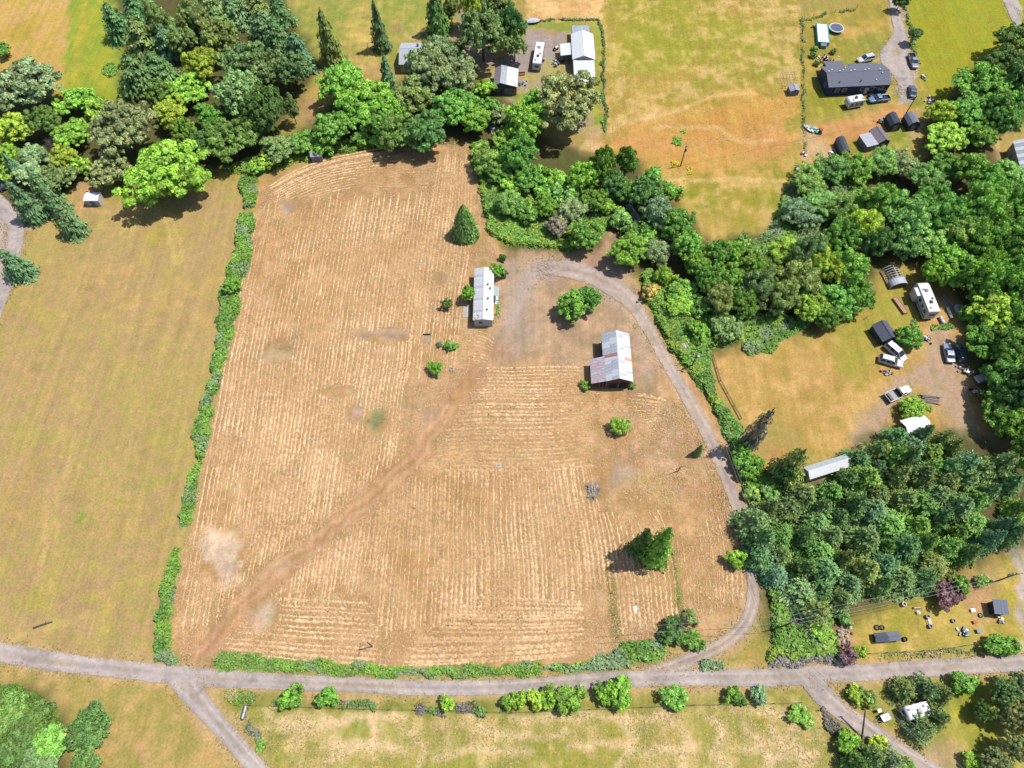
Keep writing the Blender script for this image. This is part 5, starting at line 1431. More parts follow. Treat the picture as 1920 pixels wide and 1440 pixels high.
def window(par, x, y, z, w, h, axis, frame=None):
    """window on a wall: axis 'x' = wall facing +-x at x, 'y' likewise"""
    f = MB()
    s = 1 if (x if axis == 'x' else y) > 0 else -1
    t = 0.06
    for (a0, a1, b0, b1) in ((-w / 2, w / 2, -h / 2, -h / 2 + t), (-w / 2, w / 2, h / 2 - t, h / 2), (-w / 2, -w / 2 + t, -h / 2 + t, h / 2 - t), (w / 2 - t, w / 2, -h / 2 + t, h / 2 - t)):
        if axis == 'y':
            f.box(x + a0, x + a1, min(y, y + s * 0.05), max(y, y + s * 0.05), z + b0, z + b1)
        else:
            f.box(min(x, x + s * 0.05), max(x, x + s * 0.05), y + a0, y + a1, z + b0, z + b1)
    o = f.build("window", frame or M_TRIM, par)
    g = MB()
    if axis == 'y':
        g.box(x - w / 2 + t, x + w / 2 - t, min(y, y + s * 0.02), max(y, y + s * 0.02), z - h / 2 + t, z + h / 2 - t)
    else:
        g.box(min(x, x + s * 0.02), max(x, x + s * 0.02), y - w / 2 + t, y + w / 2 - t, z - h / 2 + t, z + h / 2 - t)
    g.build("pane", GL, o)
    return o


def door(par, x, y, w, h, axis, m=None, name="door"):
    s = 1 if (x if axis == 'x' else y) > 0 else -1
    d = MB()
    if axis == 'y':
        d.box(x - w / 2, x + w / 2, min(y, y + s * 0.04), max(y, y + s * 0.04), 0.1, h)
    else:
        d.box(min(x, x + s * 0.04), max(x, x + s * 0.04), y - w / 2, y + w / 2, 0.1, h)
    o = d.build(name, m or M_TRIM, par)
    k = MB()
    if axis == 'y':
        k.box(x + w * 0.34, x + w * 0.42, min(y + s * 0.042, y + s * 0.09), max(y + s * 0.042, y + s * 0.09), h * 0.45, h * 0.52)
    else:
        k.box(min(x + s * 0.042, x + s * 0.09), max(x + s * 0.042, x + s * 0.09), y + w * 0.34, y + w * 0.42, h * 0.45, h * 0.52)
    k.build("handle", mat("dark_metal", (70, 70, 74), 0.4, 0.6), o)
    return o


def walls_gable(par, L, W, eave, rise, m, name="wall", t=0.12):
    """four walls, gables on the short ends (x = +-L/2)"""
    mb = MB()
    prof = [(-W / 2, 0), (W / 2, 0), (W / 2, eave), (0, eave + rise), (-W / 2, eave)]
    mb.prism(prof, -L / 2, -L / 2 + t, 'x')
    mb.prism(prof, L / 2 - t, L / 2, 'x')
    mb.box(-L / 2 + t, L / 2 - t, -W / 2, -W / 2 + t, 0, eave)
    mb.box(-L / 2 + t, L / 2 - t, W / 2 - t, W / 2, 0, eave)
    return mb.build(name, m, par)


def gable_roof(par, L, W, eave, rise, mats, panels=0, oh=0.3, ohx=0.25, th=0.06, x0=None, x1=None, sides=(-1, 1), colour_pick=None, ridge_m=None, rows=1, jig=0.0):
    """two slopes; panels>0 lays separate roofing sheets that are sub-parts of the roof"""
    xa, xb = (-L / 2 - ohx if x0 is None else x0), (L / 2 + ohx if x1 is None else x1)
    hw = W / 2 + oh
    ze = eave - rise * oh / (W / 2) + 0.08
    zr = eave + rise + 0.08
    deck = MB()
    for s in sides:
        e0, e1, r0, r1 = (xa, s * hw, ze), (xb, s * hw, ze), (xa, 0, zr), (xb, 0, zr)
        q = (e0, e1, r1, r0) if s < 0 else (r0, r1, e1, e0)
        deck.slab(*q, th)
    roof = deck.build("roof", mats[0], par)
    rc = MB()
    rc.prism([(-0.16, zr - 0.02), (0, zr + 0.07), (0.16, zr - 0.02), (0, zr + 0.02)], xa, xb, 'x')
    rc.build("ridge_cap", ridge_m or mats[0], roof)
    if panels:
        pw = (xb - xa) / panels
        sl = math.hypot(hw, zr - ze)
        ang = math.atan2(zr - ze, hw)
        ph = sl / rows
        cache = {}
        for s in sides:
            for i in range(panels):
                for r in range(rows):
                    mi = colour_pick(s, i, r) if colour_pick else 0
                    if mi is None:
                        continue
                    if (mi, s) not in cache:
                        mb = MB()
                        n = 5
                        pts = []
                        for k in range(n + 1):
                            x = -pw / 2 + pw * k / n
                            pts.append((x, 0.018 if k % 2 else 0.0))
                        prof = pts + [(p[0], p[1] - 0.012) for p in pts[::-1]]
                        A = [(p[0], 0, p[1]) for p in prof]
                        B = [(p[0], ph + 0.06, p[1]) for p in prof]
                        N = len(prof)
                        mb.add(A + B, [(k, k + 1, N + k + 1, N + k) for k in range(n)] + [(N - 1 - k - 1, N - 1 - k, 2 * N - 1 - k, 2 * N - 2 - k) for k in range(n)] +
                               [tuple(range(N)), tuple(range(N, 2 * N))[::-1], (0, N, 2 * N - 1, N - 1), (n, n + 1, N + n + 1, N + n)])
                        me = bpy.data.meshes.new("roof_sheet")
                        me.from_pydata(mb.v, [], mb.f)
                        me.materials.append(mats[mi])
                        me.update()
                        cache[(mi, s)] = me
                    o = link("roof_sheet", cache[(mi, s)], None, roof)
                    y0 = r * ph
                    lift = 0.012 + 0.01 * (rows - r) + random.uniform(0, jig)
                    cx = xa + pw * (i + 0.5)
                    if s < 0:
                        o.rotation_euler = (ang, 0, random.uniform(-jig, jig) * 0.4)
                        o.location = (cx, -hw + math.cos(ang) * y0 - math.sin(ang) * lift, ze + math.sin(ang) * y0 + math.cos(ang) * lift)
                    else:
                        o.rotation_euler = (ang, 0, math.pi + random.uniform(-jig, jig) * 0.4)
                        o.location = (cx, hw - math.cos(ang) * y0 + math.sin(ang) * lift, ze + math.sin(ang) * y0 + math.cos(ang) * lift)
    return roof


def mono_roof(par, x0, x1, y0, y1, z0, z1, m, panels=0, th=0.07, m2=None, axis='y', name="roof"):
    """single slope from (y0,z0) to (y1,z1), sheets side by side along x"""
    if axis == 'y':
        q = ((x0, y0, z0), (x1, y0, z0), (x1, y1, z1), (x0, y1, z1))
    else:
        q = ((x0, y0, z0), (x1, y0, z1), (x1, y1, z1), (x0, y1, z0))
    r = MB().slab(*q, th).build(name, m, par)
    if panels:
        for i in range(panels):
            mb = MB()
            if axis == 'y':
                a, b = x0 + (x1 - x0) * i / panels + 0.015, x0 + (x1 - x0) * (i + 1) / panels - 0.015
                up = 0.03 + 0.012 * (i % 2)
                mb.slab((a, y0 - 0.04, z0 + up), (b, y0 - 0.04, z0 + up), (b, y1, z1 + up), (a, y1, z1 + up), 0.02)
            else:
                a, b = y0 + (y1 - y0) * i / panels + 0.015, y0 + (y1 - y0) * (i + 1) / panels - 0.015
                up = 0.03 + 0.012 * (i % 2)
                mb.slab((x0 - 0.04, a, z0 + up), (x1, a, z1 + up), (x1, b, z1 + up), (x0 - 0.04, b, z0 + up), 0.02)
            mb.build("roof_sheet", (m2 if (m2 and i % 3 == 1) else m), r)
    return r


def metal_mat(name, c1, c2, rough=0.5, scale=1.2, metal=0.25, streak=(1, 1, 1), spk=(0.8, 0.8, 0.82)):
    m, nt, b = nodes_of(name)
    n1 = noise_node(nt, scale, 6, 0.7, stretch=streak)
    r = ramp_node(nt, n1.outputs[0], [(0.35, alb(c1)), (0.62, alb(c2))])
    n2 = noise_node(nt, scale * 4.5, 4, 0.8)
    r2 = ramp_node(nt, n2.outputs[0], [(0.33, spk), (0.5, (1, 1, 1))])
    nt.links.new(mixc(nt, 'MULTIPLY', r.outputs[0], r2.outputs[0], 1.0), b.inputs["Base Color"])
    b.inputs["Roughness"].default_value = rough
    b.inputs["Metallic"].default_value = metal
    return m


M_TIN = metal_mat("weathered_tin", (180, 184, 196), (226, 230, 236), spk=(0.62, 0.58, 0.6))
M_TIN2 = metal_mat("bright_tin", (222, 224, 230), (246, 248, 250))
M_RUSTTIN = metal_mat("rust_flecked_tin", (196, 150, 150), (214, 206, 216), 0.7, 3.5, 0.15, spk=(0.7, 0.5, 0.5))
M_RUST = metal_mat("rusted_sheet", (156, 84, 78), (206, 140, 130), 0.85, 2.5, 0.0)
M_MOBROOF = metal_mat("trailer_roof", (196, 194, 192), (232, 232, 232), 0.6, 0.9, 0.15, (0.3, 2.5, 1))
M_WHITEROOF = metal_mat("white_painted_steel", (232, 234, 238), (250, 250, 252), 0.5, 1.0, 0.0)
M_GREYROOF = metal_mat("grey_steel", (160, 168, 180), (190, 198, 206), 0.5, 1.0, 0.1)
M_SHINGLE = mat("slate_shingles", (112, 116, 130), 0.9, var=0.2, scale=9)
M_BLUEWALL = mat("dark_blue_siding", (48, 58, 100), 0.7, var=0.12, scale=2, stretch=(0.2, 0.2, 8))
M_BARNWALL = mat("old_red_barn_wood", (122, 78, 76), 0.9, var=0.35, scale=3, stretch=(4, 4, 0.3))
M_PALEWALL = mat("pale_siding", (212, 208, 204), 0.7, var=0.08)
M_CREAM = mat("cream_siding", (214, 204, 180), 0.7, var=0.08)
M_WOOD = mat("weathered_wood", (166, 144, 122), 0.9, var=0.3, scale=5, stretch=(1, 1, 0.2))
M_WOODW = mat("warm_wood", (206, 160, 110), 0.85, var=0.25, scale=5)
M_BLACKSHED = mat("charcoal_shed", (62, 68, 80), 0.7, var=0.2, scale=4)
M_CONC = mat("concrete", (196, 184, 170), 0.9, var=0.14, scale=2)
M_DARK = mat("dark_rubber", (42, 42, 46), 0.85, var=0.2)
M_WHITE = mat("white_gelcoat", (236, 236, 238), 0.35, var=0.05)
M_GREY = mat("mid_grey", (140, 142, 150), 0.6, var=0.15)
M_METAL = mat("bare_metal", (170, 172, 178), 0.4, 0.6, var=0.12)
M_DRKMET = mat("dark_metal", (70, 70, 74), 0.4, 0.6)
M_POLE = mat("utility_pole_wood", (104, 84, 68), 0.9, var=0.3, scale=4, stretch=(2, 2, 0.2))
M_WIRE = mat("cable", (196, 196, 198), 0.5, 0.3, var=0.05)
M_TEAL = mat("teal_plastic", (92, 186, 178), 0.4, var=0.1)
M_BLUE = mat("blue_tarp", (120, 150, 200), 0.5, var=0.25, scale=4)
M_RED = mat("faded_red", (190, 84, 66), 0.6, var=0.2)
M_GREEN = mat("green_paint", (70, 104, 84), 0.5, var=0.15)

# ---- trailer home on the hay field
c, a, L, W = frame3((887.5, 600.5), (887.5, 502.5), (925.5, 600.5), 2.75)
a = math.pi / 2
c = (G(887.5, 600.5, 2.75) + G(925.5, 503.5, 2.75)) / 2
c.z = 0
L, W = G(900, 502.5, 2.75).y - G(900, 600.5, 2.75).y, (G(925.5, 552, 2.75) - G(887.5, 552, 2.75)).x
t = thing("trailer_home", "long white-roofed trailer home standing alone in the hay field", "mobile home", c, a)
walls_gable(t, L - 0.5, W - 0.5, 2.7, 0.42, M_PALEWALL)
MB().box(-L / 2 + 0.3, L / 2 - 0.3, -W / 2 + 0.32, W / 2 - 0.32, 0, 0.35).build("skirting", M_GREY, t)
gable_roof(t, L - 0.5, W - 0.5, 2.7, 0.42, [M_MOBROOF, M_TIN2, M_TIN], panels=22, oh=0.22, ohx=0.2, colour_pick=lambda s, i, r: [0, 0, 1, 0, 2][(i * 7 + (s > 0) * 3) % 5], ridge_m=M_TIN2)
for x, y in ((2.2, -0.9), (-1.5, -1.0), (1.2, -1.4), (-4.4, -0.8)):
    MB().lathe([(0.12, 2.7), (0.12, 3.35), (0.2, 3.36), (0.05, 3.5)], 8, (x, y, 0)).build("roof_vent", M_DRKMET, t)
MB().tube([(-5.6, 1.3, 3.06), (-6.0, 0.9, 3.12), (-6.6, 1.2, 3.06), (-6.9, 1.6, 3.0), (-6.3, 1.7, 2.99)], 0.05, 6).build("fallen_cable", M_RED, t)
for x in (-5, -1.5, 2, 5.2):
    window(t, x, W / 2 - 0.25, 1.6, 1.1, 0.9, 'y')
    if abs(x - 2) > 1:
        window(t, x, -W / 2 + 0.25, 1.6, 1.1, 0.9, 'y')
window(t, -L / 2 + 0.25, 0.6, 1.6, 1.0, 0.9, 'x')
door(t, 0.6, -W / 2 + 0.25, 0.9, 2.1, 'y')
st = MB()
st.box(0.0, 2.2, -W / 2 - 0.95, -W / 2 + 0.22, 0, 0.5)
st.box(-1.0, -0.02, -W / 2 - 0.95, -W / 2 - 0.2, 0, 0.25)
st.build("porch_step", M_WHITE, t)
MB().slab((-0.2, -W / 2 - 1.15, 2.2), (2.3, -W / 2 - 1.15, 2.2), (2.3, -W / 2 + 0.2, 2.45), (-0.2, -W / 2 + 0.2, 2.45), 0.05).build("porch_awning", mat("awning", (176, 186, 180), 0.6), t)
for x in (-0.1, 2.2):
    MB().tube([(x, -W / 2 - 1.1, 0), (x, -W / 2 - 1.1, 2.18)], 0.04).build("porch_post", M_METAL, t)
p = G(874.5, 583)
MB().box(-0.75, 0.75, -1.7, 1.7, 0.0, 0.12).build("slab", M_CONC).location = p
o = bpy.data.objects["slab"]
o.name = "concrete_slab"
tag(o, "small concrete slab beside the trailer home's left wall", "slab")

# ---- barn: gable with a long lean-to
e = 3.3
a0 = G(1127.6, 626, e)
c0 = G(1187.4, 715.6, e)
ne, nw, se = G(1179.6, 625.5, e), a0, c0
u = (ne - se)
L = u.length
ang = math.atan2(u.y, u.x)
u.normalize()
n = Vector((-u.y, u.x, 0))
W = (nw - ne).dot(n)
cb = (se + ne) / 2 + n * W / 2
cb.z = 0
t = thing("barn", "old barn with weathered tin roof, rust patches and lean-to shed", "barn", cb, ang)
L2, W2, rise = L - 0.6, W - 0.6, 1.25
walls_gable(t, L2, W2, e, rise, M_BARNWALL)


def barn_pick(s, i, r):
    if s > 0 and i == 7 and r == 0:
        return 3
    if s > 0 and i == 7 and r == 1:
        return 3
    if s > 0 and i == 99:
        return 3
    if s < 0 and i == 6 and r == 0:
        return 4
    return [0, 1, 0, 0, 1][(i * 3 + r * 2 + (s > 0)) % 5] if s > 0 else [1, 1, 0, 1][(i + r) % 4]


M_ORANGE = metal_mat("orange_rust_patch", (222, 140, 100), (236, 190, 160), 0.8, 2.5, 0.0)
gable_roof(t, L2, W2, e, rise, [M_TIN, M_TIN2, M_RUSTTIN, M_RUST, M_ORANGE], panels=15, rows=2, oh=0.3, ohx=0.3, colour_pick=barn_pick, jig=0.012, ridge_m=M_TIN2)
# lean-to on the west, lower half
lx0 = -L2 / 2 - 0.3
lx1 = lx0 + (G(1109, 720.5, 2.6) - G(1105.8, 673.9, 2.6)).length
wl = abs((G(1105.8, 673.9, 2.4) - cb).dot(n)) - W / 2
wl = max(1.6, wl)
lw = MB()
lw.box(lx0 + 0.3, lx1 - 0.2, W2 / 2 + wl - 0.12, W2 / 2 + wl, 0, 2.2)
lw.box(lx1 - 0.32, lx1 - 0.2, W2 / 2 + 0.02, W2 / 2 + wl - 0.13, 0, 2.25)
lw.build("lean_to_wall", M_BARNWALL, t)
sl = MB().slab((lx0, W2 / 2 - 0.02, e + 0.10), (lx1, W2 / 2 - 0.02, e + 0.10), (lx1, W2 / 2 + wl + 0.25, 2.3), (lx0, W2 / 2 + wl + 0.25, 2.3), 0.06)
lr = sl.build("lean_to_roof", M_RUSTTIN, t)
npan = 9
for half in (0, 1):
    for i in range(npan):
        xa, xb = lx0 + (lx1 - lx0) * i / npan + 0.012, lx0 + (lx1 - lx0) * (i + 1) / npan - 0.012
        ya, yb = W2 / 2 + (wl + 0.25) * (0.0 if half == 0 else 0.5), W2 / 2 + (wl + 0.27) * (0.53 if half == 0 else 1.0)
        f = lambda y: e + 0.10 + (2.3 - e - 0.10) * (y - W2 / 2) / (wl + 0.25)
        k = 0.06 + 0.02 * (1 - half) + 0.012 * (i % 2)
        MB().slab((xa, ya, f(ya) + k), (xb, ya, f(ya) + k), (xb, yb, f(yb) + k), (xa, yb, f(yb) + k), 0.02).build("roof_sheet", M_RUSTTIN if (i + half) % 4 else M_TIN, lr)
# the near gable: dark panels painting the shade of open doorways, and boards
for y, w_, h_ in ((W2 * 0.16, 1.5, 2.0), (-W2 * 0.2, 1.6, 2.4)):
    MB().box(-L2 / 2 - 0.03, -L2 / 2 - 0.004, y - w_ / 2, y + w_ / 2, 0.02, h_).build("dark_doorway_panel", M_SHADOWWOOD, t)
for y in (-W2 / 2 + 0.3, -0.2, W2 / 2 - 0.3):
    MB().box(-L2 / 2 - 0.07, -L2 / 2 - 0.032, y - 0.07, y + 0.07, 0, e).build("timber", M_WOOD, t)
for i in range(4):
    MB().box(lx0 + 0.32 + i * 0.0, lx0 + 0.44, W2 / 2 + wl * (0.12 + 0.26 * i), W2 / 2 + wl * (0.12 + 0.26 * i) + 0.12, 0, e - 0.25 - 0.28 * i).build("post", M_WOOD, t)

# ---- dark blue manufactured house
e = 3.0
sw, se_, nw = G(1554, 164, e), G(1672.5, 158.5, e), G(1546.5, 124.5, e)
u = se_ - sw
L = u.length
ang = math.atan2(u.y, u.x)
u.normalize()
n = Vector((-u.y, u.x, 0))
W = (nw - sw).dot(n)
ch = sw + u * L / 2 + n * W / 2
ch.z = 0
t = thing("ranch_house", "dark blue house with grey shingle roof and white vents", "house", ch, ang)
L2, W2 = L - 0.5, W - 0.6
walls_gable(t, L2, W2, e, 1.25, M_BLUEWALL)
rf = gable_roof(t, L2, W2, e, 1.25, [M_SHINGLE], oh=0.3, ohx=0.25, th=0.12)
for x, y in ((-7.6, 0.5), (-6.4, 1.5), (-4.7, 0.4), (-3.6, 0.9), (-1.8, 0.4), (-0.6, 0.8), (2.0, 0.5), (3.2, 0.9), (6.0, 0.4), (6.3, -0.8), (4.4, -2.6), (-2.4, 2.4)):
    zz = e + 0.08 + 1.25 * (1 - abs(y) / (W2 / 2))
    MB().box(x - 0.16, x + 0.16, y - 0.14, y + 0.14, zz - 0.1, zz + 0.22).build("roof_vent", M_WHITE, t)
for x in (-5.4, 0.2):
    zz = e + 0.08 + 1.25 * (1 - 2.9 / (W2 / 2))
    MB().tube([(x, -2.9, zz - 0.1), (x, -2.9, zz + 0.6)], 0.12, 8).build("stove_pipe", M_DRKMET, t)
for x in (-5.5, -3.6, 1.2, 3.6, 6.2):
    window(t, x, -W2 / 2, 1.7, 1.2, 1.1, 'y')
for x in (-5, 1, 5):
    window(t, x, W2 / 2, 1.7, 1.1, 1.0, 'y')
window(t, -L2 / 2, -1.5, 1.7, 1.0, 1.0, 'x')
door(t, 2.4, -W2 / 2, 0.95, 2.1, 'y')
# back addition with low roof
ax0, ax1 = -L / 2 + 1.6, -L / 2 + 6.6
MB().box(ax0 + 0.2, ax1 - 0.2, W2 / 2 + 0.02, W2 / 2 + 2.5, 0, 2.55).build("addition_wall", M_BLUEWALL, t)
MB().slab((ax0, W2 / 2 - 0.25, 3.02), (ax1, W2 / 2 - 0.25, 3.02), (ax1, W2 / 2 + 2.8, 2.6), (ax0, W2 / 2 + 2.8, 2.6), 0.1).build("addition_roof", M_SHINGLE, t)
MB().slab((ax1 + 1.2, W2 / 2 - 0.25, 3.0), (L / 2 - 1.0, W2 / 2 - 0.25, 3.0), (L / 2 - 1.0, W2 / 2 + 1.2, 2.75), (ax1 + 1.2, W2 / 2 + 1.2, 2.75), 0.1).build("porch_roof", M_SHINGLE, t)
for x in (ax1 + 1.4, L / 2 - 1.2):
    MB().box(x - 0.06, x + 0.06, W2 / 2 + 1.0, W2 / 2 + 1.12, 0, 2.7).build("porch_post", M_TRIM, t)
dk = MB().box(L2 / 2 + 0.05, L2 / 2 + 1.5, -1.8, 1.6, 0.0, 0.6).build("deck", M_WOOD, t)
for k in range(8):
    MB().box(L2 / 2 + 0.08 + k * 0.18, L2 / 2 + 0.22 + k * 0.18, -1.78, 1.58, 0.605, 0.63).build("plank", M_WOOD, dk)
MB().box(L2 / 2 + 1.42, L2 / 2 + 1.5, -1.8, 1.6, 1.45, 1.55).box(L2 / 2 + 1.42, L2 / 2 + 1.5, -1.8, -1.72, 0.64, 1.44).box(L2 / 2 + 1.42, L2 / 2 + 1.5, 1.52, 1.6, 0.64, 1.44).build("deck_rail", M_WHITE, t)
MB().lathe([(0.75, 0), (0.75, 0.75), (0.7, 0.82), (0.2, 0.9)], 14, (3.6, -W2 / 2 - 1.3, 0)).build("hot_tub", M_DRKMET, t)

# ---- white steel workshop with lean-tos
e = 3.4
nw, ne, sw = G(1070.4, 63.5, e), G(1112, 63, e), G(1070.8, 111.5, e)
L, W = nw.y - sw.y, ne.x - nw.x
cs = Vector(((nw.x + ne.x) / 2, (nw.y + sw.y) / 2, 0))
t = thing("workshop", "white steel workshop with lean-to roofs at both ends", "workshop", cs, math.pi / 2)
L2, W2 = L - 0.5, W - 0.6
walls_gable(t, L2, W2, e, 1.1, M_PALEWALL)
gable_roof(t, L2, W2, e, 1.1, [M_WHITEROOF], panels=12, oh=0.3, ohx=0.25)
dN = G(1090, 48, 2.5).y - cs.y
mono_roof(t, L2 / 2 + 0.02, dN, -W * 0.36, W * 0.42, 2.9, 2.5, M_GREYROOF, 6, axis='x', name="north_lean_to_roof")
MB().box(L2 / 2 + 0.02, dN - 0.3, -W * 0.34, W * 0.40, 0, 2.38).build("north_lean_to_wall", M_PALEWALL, t)
dS = G(1090, 139, 2.7).y - cs.y
dS2 = G(1090, 155, 2.4).y - cs.y
mono_roof(t, dS, -L2 / 2 - 0.3, -W * 0.46, W * 0.46, 2.7, 3.2, M_WHITEROOF, 6, axis='x', m2=M_TIN2, name="south_lean_to_roof")
mono_roof(t, dS2, dS - 0.05, -W * 0.46, W * 0.46, 2.4, 2.62, M_TIN2, 5, axis='x', name="low_lean_to_roof")
for x in (dS2 + 0.2, dS + 0.2):
    for y in (-W * 0.44, 0, W * 0.44):
        MB().box(x - 0.07, x + 0.07, y - 0.07, y + 0.07, 0, 2.3).build("post", M_WOOD, t)
wx0, wx1 = G(1060, 104, 2.6).y - cs.y, G(1060, 82, 2.6).y - cs.y
wy = cs.x - G(1050.6, 93, 2.6).x
mono_roof(t, wx0, wx1, W2 / 2 + 0.05, wy, 2.95, 2.55, M_WHITEROOF, 5, name="side_lean_to_roof")
for x in (wx0 + 0.2, wx1 - 0.2):
    MB().box(x - 0.07, x + 0.07, wy - 0.25, wy - 0.11, 0, 2.48).build("post", M_WOOD, t)
MB().box(-L2 / 2 - 0.035, -L2 / 2 - 0.005, -1.5, 1.5, 0.05, 2.4).build("roller_door", M_GREY, t)
window(t, 2.5, W2 / 2, 1.8, 1.1, 0.8, 'y')

# ---- three-tone roofed garage
e = 2.9
nw, ne, sw = G(928, 127.5, e), G(972, 129, e), G(933.5, 161.5, e)
u = ne - nw
L = u.length
ang = math.atan2(u.y, u.x)
u.normalize()
n = Vector((-u.y, u.x, 0))
W = abs((sw - nw).dot(n))
cg = nw + u * L / 2 - n * W / 2
cg.z = 0
t = thing("garage", "garage with roof half brown-grey and half white ribbed steel", "garage", cg, ang)
MB().prism([(-L / 2 + 0.2, 0), (L / 2 - 0.2, 0), (L / 2 - 0.2, e), (-L * 0.22, e + 0.9), (-L / 2 + 0.2, e)], -W / 2 + 0.2, W / 2 - 0.2).build("wall", mat("green_grey_siding", (92, 104, 98), 0.8, var=0.15), t)
hx = -L * 0.22
MB().slab((-L / 2, -W / 2, e - 0.05), (hx, -W / 2, e + 1.0), (hx, W / 2, e + 1.0), (-L / 2, W / 2, e - 0.05), 0.07).build("old_roof_slope", mat("brown_grey_roof", (148, 138, 142), 0.8, var=0.12), t)
rr = MB().slab((hx + 0.01, -W / 2, e + 1.0), (L / 2, -W / 2, e - 0.05), (L / 2, W / 2, e - 0.05), (hx + 0.01, W / 2, e + 1.0), 0.07).build("new_roof_slope", M_WHITEROOF, t)
f = lambda x: e + 1.0 + (-1.05) * (x - hx) / (L / 2 - hx)
xm = hx + (L / 2 - hx) * 0.36
MB().slab((hx + 0.05, -W / 2 - 0.02, f(hx + 0.05) + 0.05), (xm, -W / 2 - 0.02, f(xm) + 0.05), (xm, W / 2 + 0.02, f(xm) + 0.05), (hx + 0.05, W / 2 + 0.02, f(hx + 0.05) + 0.05), 0.03).build("grey_roof_band", M_GREYROOF, rr)
for i in range(9):
    y0, y1 = -W / 2 + W * i / 9 + 0.03, -W / 2 + W * (i + 1) / 9 - 0.03
    MB().slab((xm + 0.02, y0, f(xm) + 0.05 + 0.02 * (i % 2)), (L / 2 + 0.05, y0, f(L / 2) + 0.05 + 0.02 * (i % 2)), (L / 2 + 0.05, y1, f(L / 2) + 0.05 + 0.02 * (i % 2)), (xm + 0.02, y1, f(xm) + 0.05 + 0.02 * (i % 2)), 0.02).build("roof_sheet", M_WHITEROOF, rr)
door(t, L * 0.15, -W / 2 + 0.2, 2.4, 2.2, 'y', M_GREY, "garage_door")
window(t, -L * 0.3, -W / 2 + 0.2, 1.6, 0.9, 0.8, 'y')
door(t, L * 0.38, -W / 2 + 0.2, 0.9, 2.0, 'y', M_WOODW)

# ---- pale-roofed house in the trees
e = 2.9
sw, se_, nw = G(747.5, 121, e), G(829, 121.5, e), G(748.5, 80, e)
L, W = se_.x - sw.x, nw.y - sw.y
t = thing("pale_roofed_house", "house with pale grey roof partly hidden by trees", "house", (sw.x + L / 2, sw.y + W / 2, 0), 0)
walls_gable(t, L - 0.6, W - 0.6, e, 1.5, M_CREAM)
gable_roof(t, L - 0.6, W - 0.6, e, 1.5, [mat("pale_grey_shingles", (188, 192, 202), 0.9, var=0.07, scale=7), mat("pale_grey_shingles_b", (198, 200, 208), 0.9, var=0.07, scale=7)], oh=0.3, ohx=0.3, th=0.1, panels=0)
for x in (-3, 0, 3):
    window(t, x, -(W - 0.6) / 2, 1.6, 1.2, 1.0, 'y')
window(t, -(L - 0.6) / 2, 0, 1.6, 1.2, 1.0, 'x')
door(t, 1.5, -(W - 0.6) / 2, 0.95, 2.1, 'y', M_WOODW)
MB().box(-1.2, -0.7, 1.2, 1.7, e, e + 1.9).build("chimney", M_GREY, t)

# ---- long white shed by the plantation
e = 2.5
s1, s2, n1 = G(1518.8, 898.8, e), G(1598, 873.8, e), G(1513.8, 873.8, e)
u = s2 - s1
L = u.length
ang = math.atan2(u.y, u.x)
u.normalize()
n = Vector((-u.y, u.x, 0))
W = (n1 - s1).dot(n)
cc = s1 + u * L / 2 + n * W / 2
cc.z = 0
t = thing("long_shed", "long narrow shed with white and pale green roof by the conifers", "shed", cc, ang)
walls_gable(t, L - 0.4, W - 0.4, e, 0.75, M_PALEWALL)
M_SAGE = metal_mat("sage_steel", (190, 202, 202), (208, 218, 216), 0.5, 1, 0.0)
gable_roof(t, L - 0.4, W - 0.4, e, 0.75, [M_WHITEROOF, M_SAGE], panels=8, oh=0.2, ohx=0.2, colour_pick=lambda s, i, r: 0 if s < 0 else 1)
door(t, -L / 2 + 0.2, 0.0, 1.0, 2.0, 'x', M_GREY)
for x in (-2.5, 0.5, 2.8):
    window(t, x, -(W - 0.4) / 2, 1.5, 0.9, 0.6, 'y')

# ---- cabin at the right edge
e = 3.2
nw, sw = G(1899, 264, e), G(1917, 328, e)
u = nw - sw
L = u.length
ang = math.atan2(u.y, u.x)
u.normalize()
n = Vector((-u.y, u.x, 0))
W = 8.0
cc = sw + u * L / 2 - n * W / 2
cc.z = 0
t = thing("cabin", "pale cabin with grey steel roof cut off by the right edge", "cabin", cc, ang)
walls_gable(t, L - 0.5, W - 0.5, e, 1.6, M_CREAM)
gable_roof(t, L - 0.5, W - 0.5, e, 1.6, [M_GREYROOF, M_TIN2], panels=10, oh=0.25, ohx=0.25, colour_pick=lambda s, i, r: 1 if i % 2 else 0)
for x in (-3, 0.5):
    window(t, x, (W - 0.5) / 2, 1.7, 1.0, 1.0, 'y')
door(t, 2.6, (W - 0.5) / 2, 0.9, 2.0, 'y', M_GREY)


